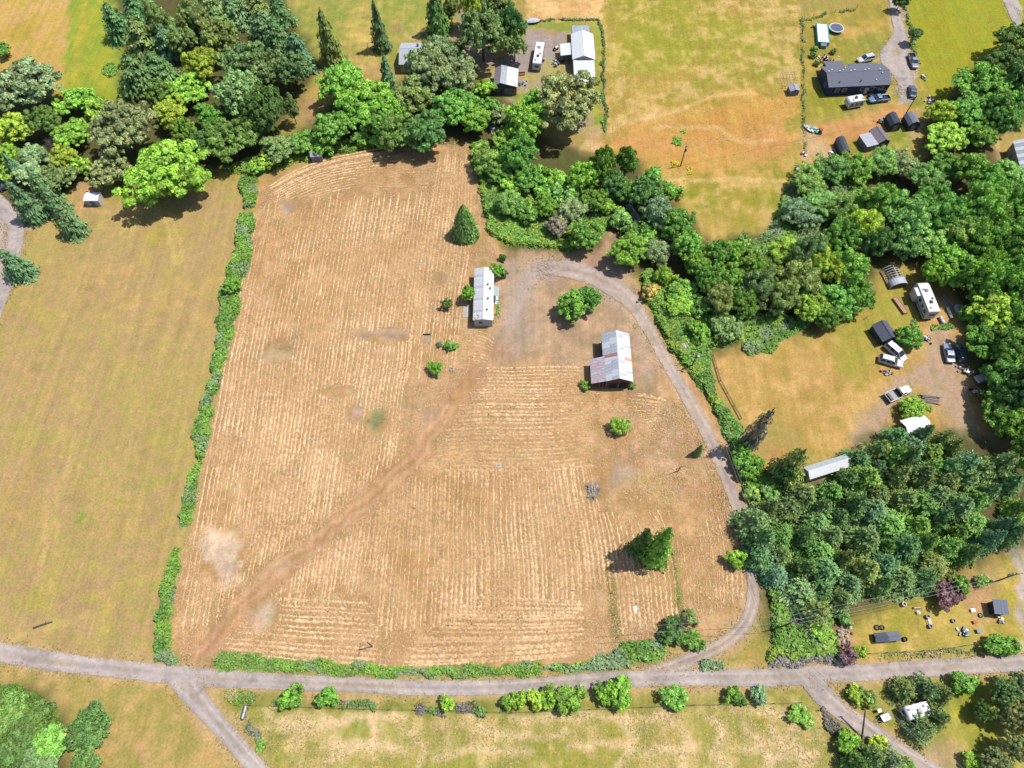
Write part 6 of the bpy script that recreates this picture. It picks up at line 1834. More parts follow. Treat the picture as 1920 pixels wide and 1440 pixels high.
# ---- small sheds
def shed(name, label, cpx, L, W, angd, eave, rise, wall, roof, gambrel=False, cat="shed", panels=0, roof2=None, doorside='x'):
    c = G(*cpx, eave)
    t = thing(name, label, cat, (c.x, c.y, 0), math.radians(angd))
    if gambrel:
        hw = W / 2 + 0.1
        prof = [(-W / 2, 0), (W / 2, 0), (W / 2, eave), (W * 0.3, eave + rise * 0.68), (0, eave + rise), (-W * 0.3, eave + rise * 0.68), (-W / 2, eave)]
        MB().prism(prof, -L / 2, L / 2, 'x').build("wall", wall, t)
        P = [(-hw, eave - 0.08), (-W * 0.31, eave + rise * 0.70), (0, eave + rise + 0.05), (W * 0.31, eave + rise * 0.70), (hw, eave - 0.08)]
        for i in range(4):
            (y0, z0), (y1, z1) = P[i], P[i + 1]
            MB().slab((-L / 2 - 0.12, y0, z0 + 0.06), (L / 2 + 0.12, y0, z0 + 0.06), (L / 2 + 0.12, y1, z1 + 0.06), (-L / 2 - 0.12, y1, z1 + 0.06), 0.05).build("roof_slope", roof if i < 2 else (roof2 or roof), t)
    else:
        walls_gable(t, L, W, eave, rise, wall)
        gable_roof(t, L, W, eave, rise, [roof, roof2 or roof], panels=panels, oh=0.15, ohx=0.12, colour_pick=(lambda s, i, r: 0 if s < 0 else 1) if panels else None)
    if doorside == 'x':
        door(t, -L / 2 - 0.001, 0, min(1.2, W * 0.45), min(1.8, eave), 'x', M_GREY)
    else:
        door(t, 0, -W / 2 - 0.001, min(1.0, L * 0.45), min(1.8, eave), 'y', M_GREY)
    return t


shed("gambrel_shed", "black barn-roofed shed left of the grey one by the lone pole", (1676, 226), 3.6, 2.9, 97, 1.8, 1.1, M_BLACKSHED, mat("black_roof", (66, 74, 86), 0.7), True)
shed("gambrel_shed", "grey barn-roofed shed right of the black one by the lone pole", (1710, 225), 3.6, 2.9, 97, 1.8, 1.1, M_BLACKSHED, mat("grey_shed_roof", (128, 132, 148), 0.7), True)
shed("gambrel_shed", "narrow charcoal shed beside the willows", (1581, 273), 4.8, 2.3, 93, 1.7, 0.8, M_BLACKSHED, mat("charcoal_roof", (78, 82, 92), 0.7), True)
t = shed("tool_shed", "brown-roofed shed with attached pale flat annex", (1650, 254), 4.6, 3.2, 105, 2.2, 0.8, M_BLACKSHED, mat("brown_shed_roof", (132, 122, 128), 0.8))
MB().box(-2.4, 1.6, 1.75, 4.6, 0, 1.9).build("annex_wall", M_GREY, t)
mono_roof(t, -2.6, 1.7, 1.7, 4.8, 2.15, 1.95, mat("annex_roof", (186, 188, 200), 0.6), 5, name="annex_roof")
shed("gable_shed", "dark grey gable shed beside the two white cars", (1659, 621), 4.2, 3.4, 108, 2.0, 1.0, M_BLACKSHED, mat("slate_roof", (92, 98, 112), 0.8), roof2=mat("slate_roof_b", (108, 116, 122), 0.8))
t = shed("pump_house", "small wooden box with half grey roof in the brambles", (1284, 653), 2.0, 1.7, 105, 1.0, 0.25, M_WOOD, mat("box_roof_grey", (196, 190, 196), 0.8), roof2=mat("box_roof_tan", (208, 178, 140), 0.8), panels=3, cat="pump house")
shed("white_shed", "small white-roofed shelter on the meadow's top edge", (172.5, 369), 3.3, 2.4, 0, 1.9, 0.2, M_PALEWALL, M_WHITEROOF, panels=5, doorside='y')
shed("grey_hut", "small grey hut at the edge of the trees above the hay field", (592.5, 287), 2.6, 2.2, 6, 1.9, 0.5, M_GREY, mat("hut_roof", (170, 172, 184), 0.8), doorside='y', cat="hut")
shed("dog_house", "little shed beside the wire kennel in the pasture", (1489, 165), 2.2, 2.4, 96, 1.5, 0.4, M_GREY, mat("doghouse_roof", (166, 166, 178), 0.8), cat="hut")
t = thing("flat_shed", "dark flat-roofed shed in the south-east yard", "shed", Vector((G(1877, 1138, 2)[0], G(1877, 1138, 2)[1], 0)), math.radians(-6))
MB().box(-1.0, 1.0, -1.0, 1.0, 0, 1.75).build("wall", M_BLACKSHED, t)
r_ = MB().slab((-1.25, -1.25, 1.85), (1.25, -1.25, 1.85), (1.25, 1.25, 2.05), (-1.25, 1.25, 2.05), 0.07).build("roof", mat("flat_roof", (104, 114, 132), 0.7, var=0.1), t)
for k in range(4):
    MB().slab((-1.25 + k * 0.63, -1.27, 1.87), (-0.66 + k * 0.63, -1.27, 1.87), (-0.66 + k * 0.63, 1.27, 2.07), (-1.25 + k * 0.63, 1.27, 2.07), 0.015).build("roof_panel", mat("flat_roof", (104, 114, 132)), r_)
door(t, -0.3, -1.001, 0.8, 1.6, 'y', M_GREY)
for nm, lab, cp, L_, col in (("hen_house", "darker left half of the hen house pair", (1652, 1195), 2.1, (78, 86, 104)), ("hen_house", "lighter right half of the hen house pair", (1675, 1193), 2.0, (116, 120, 136))):
    shed(nm, lab, cp, L_, 1.3, 3, 0.9, 0.25, M_BLACKSHED, mat("hen_roof_%d" % col[0], col, 0.7), doorside='y', cat="hen house")

# ---- hoop greenhouse frame
h0 = G(1652, 512), G(1679, 503), G(1696, 533), G(1670, 548)
A, B, C_, D = h0
ax = ((D + C_) / 2 - (A + B) / 2)
L = ax.length
ang = math.atan2(ax.y, ax.x)
W = ((B - A).length + (C_ - D).length) / 2
ce = (A + B + C_ + D) / 4
t = thing("hoop_greenhouse", "bare hoop greenhouse frame with white ribs, partly covered", "greenhouse", (ce.x, ce.y, 0), ang)
for i in range(9):
    x = -L / 2 + L * i / 8
    pts = [(x, math.cos(q) * W / 2, max(0.0, 0.5 + math.sin(q) * 1.5)) for q in np.linspace(0, math.pi, 11)]
    pts = [(x, W / 2, 0)] + pts + [(x, -W / 2, 0)]
    MB().tube(pts, 0.06, 6).build("hoop", M_WHITE, t)
MB().tube([(-L / 2, 0, 2.06), (L / 2, 0, 2.06)], 0.05).build("ridge_pole", M_WHITE, t)
for s in (-1, 1):
    MB().box(-L / 2, L / 2, s * W / 2 - 0.1, s * W / 2 + 0.1, 0.0, 0.35).build("base_board", M_WOOD, t)
P_ = [(math.cos(q) * (W / 2 + 0.04), 0.54 + math.sin(q) * 1.54) for q in np.linspace(0.1, math.pi - 0.1, 11)]
MB().prism(P_ + [(p[0] * 0.98, p[1] - 0.03) for p in P_[::-1]], L / 2 - 1.6, L / 2 + 0.05, 'x').build("plastic_cover", mat("poly_sheet", (196, 204, 216), 0.3, var=0.1), t)
for k, y in enumerate((-0.8, 0, 0.8)):
    MB().box(-L / 2 + 0.4, L / 2 - 2, y - 0.25, y + 0.25, 0, 0.3).build("planting_bed", mat("soil_bed", (96, 84, 66), 0.95), t)
# ------------------------------------------------------------------ vehicles
def paint(name, rgb, metal=0.3):
    if name in _MC:
        return _MC[name]
    m, nt, b = nodes_of(name)
    n = noise_node(nt, 1.3, 4)
    c = alb(rgb)
    r = ramp_node(nt, n.outputs[0], [(0.3, tuple(v * 0.9 for v in c)), (0.7, tuple(v * 1.06 for v in c))])
    nt.links.new(r.outputs[0], b.inputs["Base Color"])
    b.inputs["Metallic"].default_value = metal
    b.inputs["Roughness"].default_value = 0.32
    b.inputs["Coat Weight"].default_value = 0.5
    b.inputs["Coat Roughness"].default_value = 0.12
    _MC[name] = m
    return m


def loft(secs):
    """secs: (x, half width, z0, z1, top inset) -> closed shell"""
    mb = MB()
    k = 8
    for x, hw, z0, z1, ins in secs:
        zm = z0 + (z1 - z0) * 0.62
        mb.v += [(x, -hw * 0.9, z0), (x, hw * 0.9, z0), (x, hw, z0 + (z1 - z0) * 0.25), (x, hw, zm), (x, hw - ins, z1), (x, -hw + ins, z1), (x, -hw, zm), (x, -hw, z0 + (z1 - z0) * 0.25)]
    n = len(secs)
    for i in range(n - 1):
        for j in range(k):
            a, b = i * k + j, i * k + (j + 1) % k
            mb.f.append((a, b, b + k, a + k))
    mb.f.append(tuple(range(k))[::-1])
    mb.f.append(tuple((n - 1) * k + j for j in range(k)))
    return mb


_TY = {}


def wheels(t, xs, hw, r=0.34):
    if 'tyre' not in _TY:
        mb = MB()
        mb.lathe([(0.62, -0.11), (0.94, -0.12), (1.0, -0.06), (1.0, 0.06), (0.94, 0.12), (0.62, 0.11)], 14, ring=True)
        me = bpy.data.meshes.new("tyre")
        me.from_pydata(mb.v, [], mb.f)
        me.materials.append(M_DARK)
        rb = MB().lathe([(0.2, -0.1), (0.58, -0.115), (0.62, -0.06), (0.62, 0.06), (0.58, 0.115), (0.2, 0.1)], 12)
        rm = bpy.data.meshes.new("rim")
        rm.from_pydata(rb.v, [], rb.f)
        rm.materials.append(M_METAL)
        _TY['tyre'], _TY['rim'] = me, rm
    for x in xs:
        for s in (-1, 1):
            w = link("wheel", _TY['tyre'], None, t)
            w.location = (x, s * (hw - 0.1), r)
            w.rotation_euler = (math.pi / 2, 0, 0)
            w.scale = (r, r, 1)
            link("rim", _TY['rim'], None, w)


def vehicle(name, label, cat, nose, tail, kind, col, hw=0.93, L=None, group=None):
    a, b = G(*nose, 0.6), G(*tail, 0.6)
    u = a - b
    if L is None:
        L = {'sedan': 4.7, 'suv': 4.8, 'van': 5.1, 'wagon': 5.0, 'pickup': 5.7, 'flatbed': 5.9}[kind]
    c = (a + b) / 2
    t = thing(name, label, cat, (c.x, c.y, 0.08), math.atan2(u.y, u.x), group)
    P = paint("paint_%d_%d_%d" % col, col)
    h = L / 2
    gl = GL
    if kind in ('sedan', 'suv', 'van', 'wagon'):
        top = {'sedan': 1.42, 'suv': 1.75, 'van': 1.85, 'wagon': 1.75}[kind]
        belt = 0.92 if kind == 'sedan' else 1.02
        body = loft([(-h, hw * 0.84, 0.38, belt * 0.92, 0.10), (-h + 0.12, hw * 0.95, 0.28, belt, 0.1), (-h + 0.9, hw, 0.24, belt + 0.02, 0.08), (0, hw, 0.24, belt, 0.08), (h - 1.3, hw, 0.24, belt - 0.02, 0.08), (h - 0.35, hw * 0.95, 0.26, belt - 0.18, 0.14), (h - 0.04, hw * 0.8, 0.36, belt - 0.3, 0.14)])
        body.build("body", P, t, smooth=False, bevel=0.04)
        if kind == 'sedan':
            x0, x1, x2, x3 = -h + 0.75, -h + 1.45, h - 2.25, h - 1.35
        elif kind == 'van':
            x0, x1, x2, x3 = -h + 0.06, -h + 0.3, h - 2.0, h - 0.9
        else:
            x0, x1, x2, x3 = -h + 0.08, -h + 0.45, h - 2.2, h - 1.3
        cw = hw * 0.9
        rw = hw * 0.74
        cab = MB().add([(x0, -cw, belt - 0.02), (x3, -cw, belt - 0.02), (x3, cw, belt - 0.02), (x0, cw, belt - 0.02), (x1, -rw, top), (x2, -rw, top), (x2, rw, top), (x1, rw, top)],
                       [(0, 3, 2, 1), (4, 5, 6, 7), (0, 1, 5, 4), (1, 2, 6, 5), (2, 3, 7, 6), (3, 0, 4, 7)])
        cab.build("cabin", P, t, bevel=0.05)

        def pane(nm, q, off):
            A = [Vector(p) for p in q]
            cen = sum(A, Vector()) / 4
            nn = (A[1] - A[0]).cross(A[3] - A[0]).normalized()
            A = [cen + (p - cen) * 0.86 + nn * off for p in A]
            MB().slab(*A, 0.015).build(nm, gl, t)
        pane("windshield", [(x3, -cw, belt), (x3, cw, belt), (x2, rw, top), (x2, -rw, top)], 0.022)
        pane("rear_window", [(x0, cw, belt), (x0, -cw, belt), (x1, -rw, top), (x1, rw, top)], 0.022)
        nwin = 2 if kind == 'sedan' else 3
        for s in (-1, 1):
            for k in range(nwin):
                f0, f1 = k / nwin, (k + 1) / nwin
                lo0, lo1, hi0, hi1 = x0 + (x3 - x0) * f0, x0 + (x3 - x0) * f1, x1 + (x2 - x1) * f0, x1 + (x2 - x1) * f1
                q = [(lo0, s * cw, belt), (lo1, s * cw, belt), (hi1, s * rw, top), (hi0, s * rw, top)]
                pane("side_window", q if s < 0 else [q[1], q[0], q[3], q[2]], 0.022)
        if kind in ('suv', 'wagon'):
            for s in (-1, 1):
                MB().box(x1 + 0.1, x2 - 0.2, s * rw * 0.9 - 0.025, s * rw * 0.9 + 0.025, top + 0.03, top + 0.09).build("roof_rail", M_DRKMET, t)
        wheels(t, (-h + 0.95, h - 0.95), hw, 0.34)
    else:
        bx = -0.35 if kind == 'pickup' else -0.1
        loft([(bx, hw, 0.45, 1.08, 0.08), (bx + 0.6, hw, 0.42, 1.08, 0.08), (h - 1.2, hw, 0.42, 1.05, 0.1), (h - 0.35, hw * 0.96, 0.42, 0.98, 0.16), (h, hw * 0.84, 0.5, 0.9, 0.14)]).build("body", P, t, bevel=0.04)
        x0, x1, x2, x3 = bx + 0.04, bx + 0.2, h - 2.05, h - 1.35
        cw, rw, top, belt = hw * 0.88, hw * 0.74, 1.78, 1.06
        MB().add([(x0, -cw, belt), (x3, -cw, belt), (x3, cw, belt), (x0, cw, belt), (x1, -rw, top), (x2, -rw, top), (x2, rw, top), (x1, rw, top)], [(0, 3, 2, 1), (4, 5, 6, 7), (0, 1, 5, 4), (1, 2, 6, 5), (2, 3, 7, 6), (3, 0, 4, 7)]).build("cabin", P, t, bevel=0.05)

        def pane(nm, q):
            A = [Vector(p) for p in q]
            cen = sum(A, Vector()) / 4
            nn = (A[1] - A[0]).cross(A[3] - A[0]).normalized()
            MB().slab(*[cen + (p - cen) * 0.86 + nn * 0.022 for p in A], 0.015).build(nm, gl, t)
        pane("windshield", [(x3, -cw, belt), (x3, cw, belt), (x2, rw, top), (x2, -rw, top)])
        pane("rear_window", [(x0, cw, belt), (x0, -cw, belt), (x1, -rw, top), (x1, rw, top)])
        for s in (-1, 1):
            q = [(x0, s * cw, belt), (x3, s * cw, belt), (x2, s * rw, top), (x1, s * rw, top)]
            pane("side_window", q if s < 0 else [q[1], q[0], q[3], q[2]])
        if kind == 'pickup':
            MB().box(-h + 0.05, bx - 0.02, -hw * 0.95, hw * 0.95, 0.5, 0.62).build("bed_floor", M_DRKMET, t)
            for s in (-1, 1):
                MB().box(-h + 0.02, bx - 0.02, min(s * hw, s * (hw - 0.12)), max(s * hw, s * (hw - 0.12)), 0.45, 1.05).build("bed_side", P, t, bevel=0.03)
            MB().box(-h, -h + 0.1, -hw * 0.86, hw * 0.86, 0.5, 1.05).build("tailgate", P, t)
        else:
            fl = MB().box(-h + 0.05, bx - 0.1, -hw - 0.1, hw + 0.1, 0.82, 0.92).build("flatbed_deck", mat("flatbed_deck", (176, 174, 172), 0.7, var=0.2), t)
            for k in range(9):
                y = -hw - 0.08 + k * (2 * hw + 0.16) / 9
                MB().box(-h + 0.07, bx - 0.12, y + 0.01, y + 0.2, 0.925, 0.95).build("plank", mat("flatbed_deck", (176, 174, 172)), fl)
            MB().box(-h, bx - 0.1, -hw - 0.2, -hw - 0.11, 0.8, 1.35).build("stake_side", M_WHITE, t)
            MB().box(-h, bx - 0.1, hw + 0.11, hw + 0.2, 0.8, 1.35).build("stake_side", M_WHITE, t)
            MB().box(-h + 0.35, -h + 0.85, -hw * 0.9, hw * 0.9, 0.96, 1.25).build("tool_box", M_DRKMET, t)
            MB().box(bx - 0.26, bx - 0.12, -hw, hw, 0.96, 1.9).build("headboard", M_DRKMET, t)
        wheels(t, (-h + 1.15, h - 0.95), hw, 0.38)
    zl = 0.68
    for s in (-1, 1):
        MB().box(h - 0.12, h + 0.01, s * hw * 0.62 - 0.14, s * hw * 0.62 + 0.14, zl - 0.08, zl + 0.08).build("headlight", M_WHITE, t)
        MB().box(-h - 0.012, -h + 0.06, s * hw * 0.72 - 0.1, s * hw * 0.72 + 0.1, zl, zl + 0.2).build("tail_light", mat("red_lens", (170, 30, 30), 0.3), t)
        MB().box(h - L * 0.36, h - L * 0.36 + 0.12, min(s * hw, s * (hw + 0.16)), max(s * hw, s * (hw + 0.16)), 1.0, 1.14).build("mirror", P, t)
    return t


vehicle("parked_car", "white SUV parked behind the dark blue house", "car", (1609, 114), (1636, 107.5), 'suv', (240, 240, 244))
vehicle("parked_pickup", "silver pickup with dark bed beside the gravel drive", "pickup", (1715.5, 127), (1708, 103), 'pickup', (164, 168, 178))
vehicle("parked_car", "dark blue-grey sedan on the gravel near the lone pole", "car", (1710, 162), (1711.5, 181), 'sedan', (84, 96, 120))
vehicle("parked_pickup", "pale blue pickup beside the small camper", "pickup", (1631, 188.5), (1665, 184), 'pickup', (124, 156, 198))
vehicle("parked_van", "white minivan parked nearest the dark grey shed", "van", (1690, 670), (1668, 651), 'van', (240, 240, 246))
vehicle("parked_car", "long white wagon with roof rails, lower of the two white cars", "car", (1691, 684), (1649, 672), 'wagon', (228, 230, 238))
vehicle("parked_car", "silver-blue sedan half in tree shade", "car", (1776, 651), (1781, 673), 'sedan', (170, 180, 214))
vehicle("parked_car", "dark green SUV in deep tree shade", "car", (1797, 650), (1803, 673), 'suv', (96, 130, 128))
vehicle("flatbed_truck", "white pickup with wooden flatbed on the dirt drive", "truck", (1706, 728), (1661, 749), 'flatbed', (244, 244, 248))
vehicle("parked_car", "dark car at the picture's left edge", "car", (2, 352), (22, 345), 'sedan', (70, 72, 84))


def camper(name, label, cat, p_front, p_back, width, height, col, win=4, slide=False, ac=2, step=True):
    a, b = G(*p_front, height), G(*p_back, height)
    u = a - b
    L = u.length
    c = (a + b) / 2
    t = thing(name, label, cat, (c.x, c.y, 0.02), math.atan2(u.y, u.x))
    hw, h = width / 2, L / 2
    P = mat("camper_white", (238, 238, 240), 0.4, var=0.04)
    prof = [(-h, 0.5), (h - 0.35, 0.5), (h, 0.9), (h, height - 0.5), (h - 0.3, height - 0.08), (h - 0.6, height), (-h + 0.25, height), (-h, height - 0.2)]
    MB().prism(prof, -hw, hw).build("body", P, t, bevel=0.07)
    MB().box(-h + 0.02, h - 0.4, -hw - 0.012, -hw - 0.002, 0.95, 1.2).build("stripe", mat("grey_stripe", (120, 124, 140), 0.5), t)
    MB().box(-h + 0.02, h - 0.4, hw + 0.002, hw + 0.012, 0.95, 1.2).build("stripe", mat("grey_stripe", (120, 124, 140)), t)
    for s in (-1, 1):
        for k in range(win):
            x = -h + L * (k + 0.7) / (win + 0.5)
            window(t, x, s * hw, height * 0.62, L / (win * 2.2), 0.65, 'y', M_DRKMET)
    window(t, -h, 0, height * 0.6, 1.1, 0.6, 'x', M_DRKMET)
    for k in range(ac):
        x = -h + L * (k + 0.8) / (ac + 0.6)
        MB().box(x - 0.35, x + 0.35, -0.3, 0.3, height + 0.005, height + 0.26).build("air_conditioner", M_GREY if k % 2 else M_DRKMET, t, bevel=0.05)
    for k in range(3):
        x = -h + L * (k + 0.4) / 3.3
        MB().box(x - 0.2, x + 0.2, (-1) ** k * hw * 0.45 - 0.2, (-1) ** k * hw * 0.45 + 0.2, height + 0.004, height + 0.12).build("roof_vent", M_DRKMET if k == 1 else M_GREY, t)
    if slide:
        MB().box(h - 3.4, h - 1.2, hw + 0.015, hw + 0.9, 0.8, height - 0.35).build("slide_out", P, t, bevel=0.04)
    if step:
        MB().box(-0.4, 0.4, -hw - 0.5, -hw - 0.02, 0.2, 0.32).build("entry_step", M_DRKMET, t)
    wheels(t, ((-0.5, 0.4) if L > 5 else (0.0,)), hw - 0.05, 0.36)
    MB().tube([(h - 0.1, -0.5, 0.45), (h + 1.1, 0, 0.45), (h - 0.1, 0.5, 0.45)], 0.06).build("hitch", M_DRKMET, t)
    return t


camper("camper_trailer", "small white camper parked below the dark blue house", "camper", (1590.5, 186.5), (1620.5, 181.5), 2.2, 2.6, None, 3, False, 1)
camper("travel_trailer", "long white travel trailer on the workshop's gravel yard", "travel trailer", (1013.5, 77), (1006.5, 118), 2.3, 2.8, None, 5, False, 2)
camper("fifth_wheel_trailer", "large white fifth-wheel trailer with slide-out near the trees", "travel trailer", (1730, 528), (1753, 584), 2.5, 3.4, None, 5, True, 2)
camper("travel_trailer", "white trailer half hidden under pines in the lower right corner", "travel trailer", (1746, 1326), (1701, 1338), 2.1, 2.5, None, 3, False, 1)


def flat_trailer(name, label, pf, pb, w, col, load=None):
    a, b = G(*pf, 0.6), G(*pb, 0.6)
    u = a - b
    L = u.length
    c = (a + b) / 2
    t = thing(name, label, "trailer", (c.x, c.y, 0.02), math.atan2(u.y, u.x))
    MB().box(-L / 2, L / 2, -w / 2, w / 2, 0.5, 0.6).build("bed", col, t)
    for s in (-1, 1):
        MB().box(-L / 2, L / 2, s * w / 2 - 0.04, s * w / 2 + 0.04, 0.605, 1.0).build("side_board", col, t)
    MB().box(-L / 2 - 0.04, -L / 2 + 0.04, -w / 2 + 0.05, w / 2 - 0.05, 0.605, 1.0).build("tailgate", col, t)
    MB().slab((-L / 2 + 0.1, -w / 2 + 0.1, 0.95), (L / 2, -w / 2 + 0.1, 0.95), (L / 2, w / 2 - 0.1, 1.02), (-L / 2 + 0.1, w / 2 - 0.1, 1.02), 0.3).build("covered_load", load or M_WHITE, t)
    wheels(t, (0.0,), w / 2 + 0.15, 0.3)
    MB().tube([(L / 2, -0.4, 0.5), (L / 2 + 1.0, 0, 0.5), (L / 2, 0.4, 0.5)], 0.05).build("drawbar", M_DRKMET, t)
    return t


flat_trailer("utility_trailer", "white covered utility trailer beside the junk pile", (1851, 705), (1830, 713), 1.5, M_WHITE)
flat_trailer("utility_trailer", "small silver trailer beside the branch road pole", (1652, 1348), (1667, 1342), 1.1, M_GREY, M_METAL)


# ------------------------------------------------------------------ utility poles and lines
def pole(name, label, bx, by, h, arms=((0.35, 1.8, 0.0),), lean=None, trans=0, r=0.14):
    b = G(bx, by)
    t = thing(name, label, "utility pole", (b.x, b.y, 0))
    if lean:
        t.rotation_euler = lean
    MB().tube([(0, 0, -0.2), (0, 0, h * 0.5), (0, 0, h)], [r, r * 0.85, r * 0.65], 9).build("post", M_POLE, t)
    for dz, L, an in arms:
        ca, sa = math.cos(an), math.sin(an)
        z = h - dz
        MB().tube([(-ca * L / 2, -sa * L / 2, z), (ca * L / 2, sa * L / 2, z)], 0.06, 4).build("crossarm", M_WOOD, t)
        for k in (-0.46, -0.2, 0.2, 0.46):
            MB().lathe([(0.045, 0.03), (0.06, 0.1), (0.03, 0.2)], 6, (ca * L * k, sa * L * k, z + 0.03)).build("insulator", M_WHITE, t)
    for k in range(trans):
        an = 0.6 + k * 2.4
        MB().lathe([(0.2, 0), (0.24, 0.1), (0.24, 0.75), (0.16, 0.85)], 10, (0.38 * math.cos(an), 0.38 * math.sin(an), h - 1.9)).build("transformer", M_GREY, t)
    return Vector((b.x, b.y, h))


PA = pole("utility_pole", "dark utility pole standing alone in the north pasture", 1276, 311.5, 6.5, ((0.25, 1.0, 0.3), (1.2, 0.8, 0.3)), trans=1)
PB = pole("utility_pole", "slim utility pole between the two barn-roofed sheds", 1693, 222, 7.0, ((0.2, 0.5, 0.2),))
PC = pole("utility_pole", "utility pole with white lamp in the brambles by the drive", 1296, 689, 5.6, ((0.2, 1.3, 0.15),), trans=1)
P4 = pole("utility_pole", "utility pole with double crossarm in the bright bramble patch", 1470, 1174, 6.6, ((0.2, 2.2, 0.12), (0.7, 2.2, 0.12)), trans=1)
P5 = pole("utility_pole", "short crossarm pole at the hay field's road edge", 698, 1212, 4.8, ((0.2, 2.2, 1.5),), r=0.12)
P7 = pole("utility_pole", "utility pole with two grey transformers at the far right", 1868, 1090, 6.0, ((0.2, 2.4, 0.05), (0.7, 1.6, 0.05)), trans=2)
P6 = pole("utility_pole", "leaning pole beside the branch road in the lower right", 1616, 1384, 6.2, ((0.2, 0.7, 0.1),), lean=(math.radians(-38), math.radians(-8), 0), r=0.16)
P8 = pole("light_pole", "thin pole beside the ragged conifer by the east yard", 1402, 842, 5.4, (), r=0.09)
MB().lathe([(0.1, 0), (0.24, 0.05), (0.2, 0.22), (0.05, 0.3)], 10).build("lamp_head", M_WHITE, bpy.data.objects["utility_pole.002"]).location = (0.3, -0.3, 5.0)
nwire = 0


def wire(label, a, b, sag=0.5, r=0.022):
    a, b = Vector(a), Vector(b)
    pts = []
    for i in range(17):
        t = i / 16
        p = a.lerp(b, t)
        p.z -= sag * 4 * t * (1 - t)
        pts.append(p)
    o = MB().tube(pts, r, 4).build("overhead_wire", M_WIRE)
    tag(o, label, "wire", "overhead power lines")


far = G(1352, 790, 6.5)
for k, off in enumerate((-0.8, -0.3, 0.8)):
    wire("%s overhead wire along the farm drive above the crossarm pole" % ("left", "middle", "right")[k], P4 + Vector((off, 0, -0.15)), (far.x + off, far.y, 6.5), 0.7)
se2 = G(1850, 1490, 6.6)
for k, off in enumerate((-0.8, -0.45, 0.7)):
    wire("%s overhead wire crossing the lower right corner diagonally" % ("lower", "middle", "upper")[k], P4 + Vector((off, 0, -0.15)), (se2.x + off, se2.y + off * 0.6, 6.4), 0.7)
for k, off in enumerate((0.9, 0.0, -0.6)):
    wire("%s overhead wire across the south-east yard" % ("upper", "middle", "lower")[k], P4 + Vector((0, off, -0.3)), P7 + Vector((0, off, -0.2)), 0.5)
w0 = G(1150, 1187, 5.6)
for k, off in enumerate((0.8, -0.3)):
    wire("%s overhead wire running left from the crossarm pole to the grey bush" % ("upper", "lower")[k], P4 + Vector((0, off, -0.3)), (w0.x, w0.y + off, 5.2), 0.5)
wn1, wn2 = G(1430, 255, 4.0), PA
wire("pale service wire above the north pasture", PA + Vector((0, 0, -0.4)), PB + Vector((0, 0, -0.4)), 0.6, 0.03)
wire("service wire from the slim pole to the dark blue house", PB + Vector((0, 0, -0.5)), G(1600, 150, 4.2), 0.3, 0.02)


# ------------------------------------------------------------------ fences
def fence(label, px, step=3.0, h=1.15, rails=2, post=M_WOOD, board=False, cat="fence"):
    P = [G(*p) for p in px]
    t = thing("fence", label, cat, P[0])
    o = P[0]
    me = MB().tube([(0, 0, -0.1), (0, 0, h)], [0.07, 0.055], 6)
    pm = bpy.data.meshes.new("post")
    pm.from_pydata(me.v, [], me.f)
    pm.materials.append(post)
    for a, b in zip(P[:-1], P[1:]):
        d = (b - a)
        n = max(1, int(d.length / step))
        for k in range(n):
            q = link("post", pm, None, t)
            q.location = a + d * k / n - o
        for r in range(rails):
            z = h * (r + 1) / (rails + 0.3)
            A, B = a - o + Vector((0, 0, z)), b - o + Vector((0, 0, z))
            if board:
                MB().box(0, d.length, -0.03, 0.03, z - 0.1, z + 0.06).build("board", M_WOOD, t).matrix_local = Matrix.Translation(a - o) @ Matrix.Rotation(math.atan2(d.y, d.x), 4, 'Z')
            else:
                MB().tube([A, B], 0.015, 4).build("wire_strand", M_METAL, t)
    q = link("post", pm, None, t)
    q.location = P[-1] - o


fence("wire fence around the white workshop's lawn", [(988, 38), (1122, 38), (1130, 62), (1136, 248)])
fence("wire fence on the left side of the dark blue house lot", [(1606, 15), (1503, 37), (1505, 150), (1510, 288)])
fence("wire fence along the far right pasture's drive side", [(1694, 8), (1707, 60), (1719, 120)])
fence("board fence between the brambles and the east yard", [(1336, 668), (1350, 715), (1389, 786)], 2.4, 0.9, 2, board=True)
fence("wire fence between the south-east yard and the road", [(1628, 1226), (1760, 1219), (1850, 1204)])
fence("wire fence along the pasture below the country road", [(470, 1322), (640, 1328), (960, 1336), (1300, 1322), (1500, 1318), (1535, 1332), (1552, 1365)], 4.0)
fence("short post line at the end of the left grassy division strip", [(1140, 1052), (1147, 1112), (1157, 1196)], 3.0, 1.0, 1)
fence("short post line along the right grassy division strip", [(1263, 1040), (1269, 1095), (1277, 1152)], 2.6, 1.0, 1)
fence("dark post fence left of the dark grey gable shed", [(1610, 585), (1622, 598), (1640, 640), (1650, 668)], 2.0, 1.1, 2)

# ------------------------------------------------------------------ yard things
t = thing("swimming_pool", "teal-sided above-ground pool with pale cover and steps", "pool", (0, 0, 0))
q = [G(1530.5, 44, 1.1), G(1551.5, 43, 1.1), G(1555, 79, 1.1), G(1535.5, 80, 1.1)]
cpl = sum(q, Vector()) / 4
t.location = (cpl.x, cpl.y, 0)
u = q[1] - q[2]
t.rotation_euler.z = math.atan2(u.y, u.x)
L, W = u.length, (q[0] - q[1]).length
mb = MB()
for (x0, x1, y0, y1) in ((-L / 2, L / 2, -W / 2, -W / 2 + 0.18), (-L / 2, L / 2, W / 2 - 0.18, W / 2), (-L / 2, -L / 2 + 0.18, -W / 2 + 0.18, W / 2 - 0.18), (L / 2 - 0.18, L / 2, -W / 2 + 0.18, W / 2 - 0.18)):
    mb.box(x0, x1, y0, y1, 0, 1.15)
mb.build("pool_wall", M_TEAL, t)
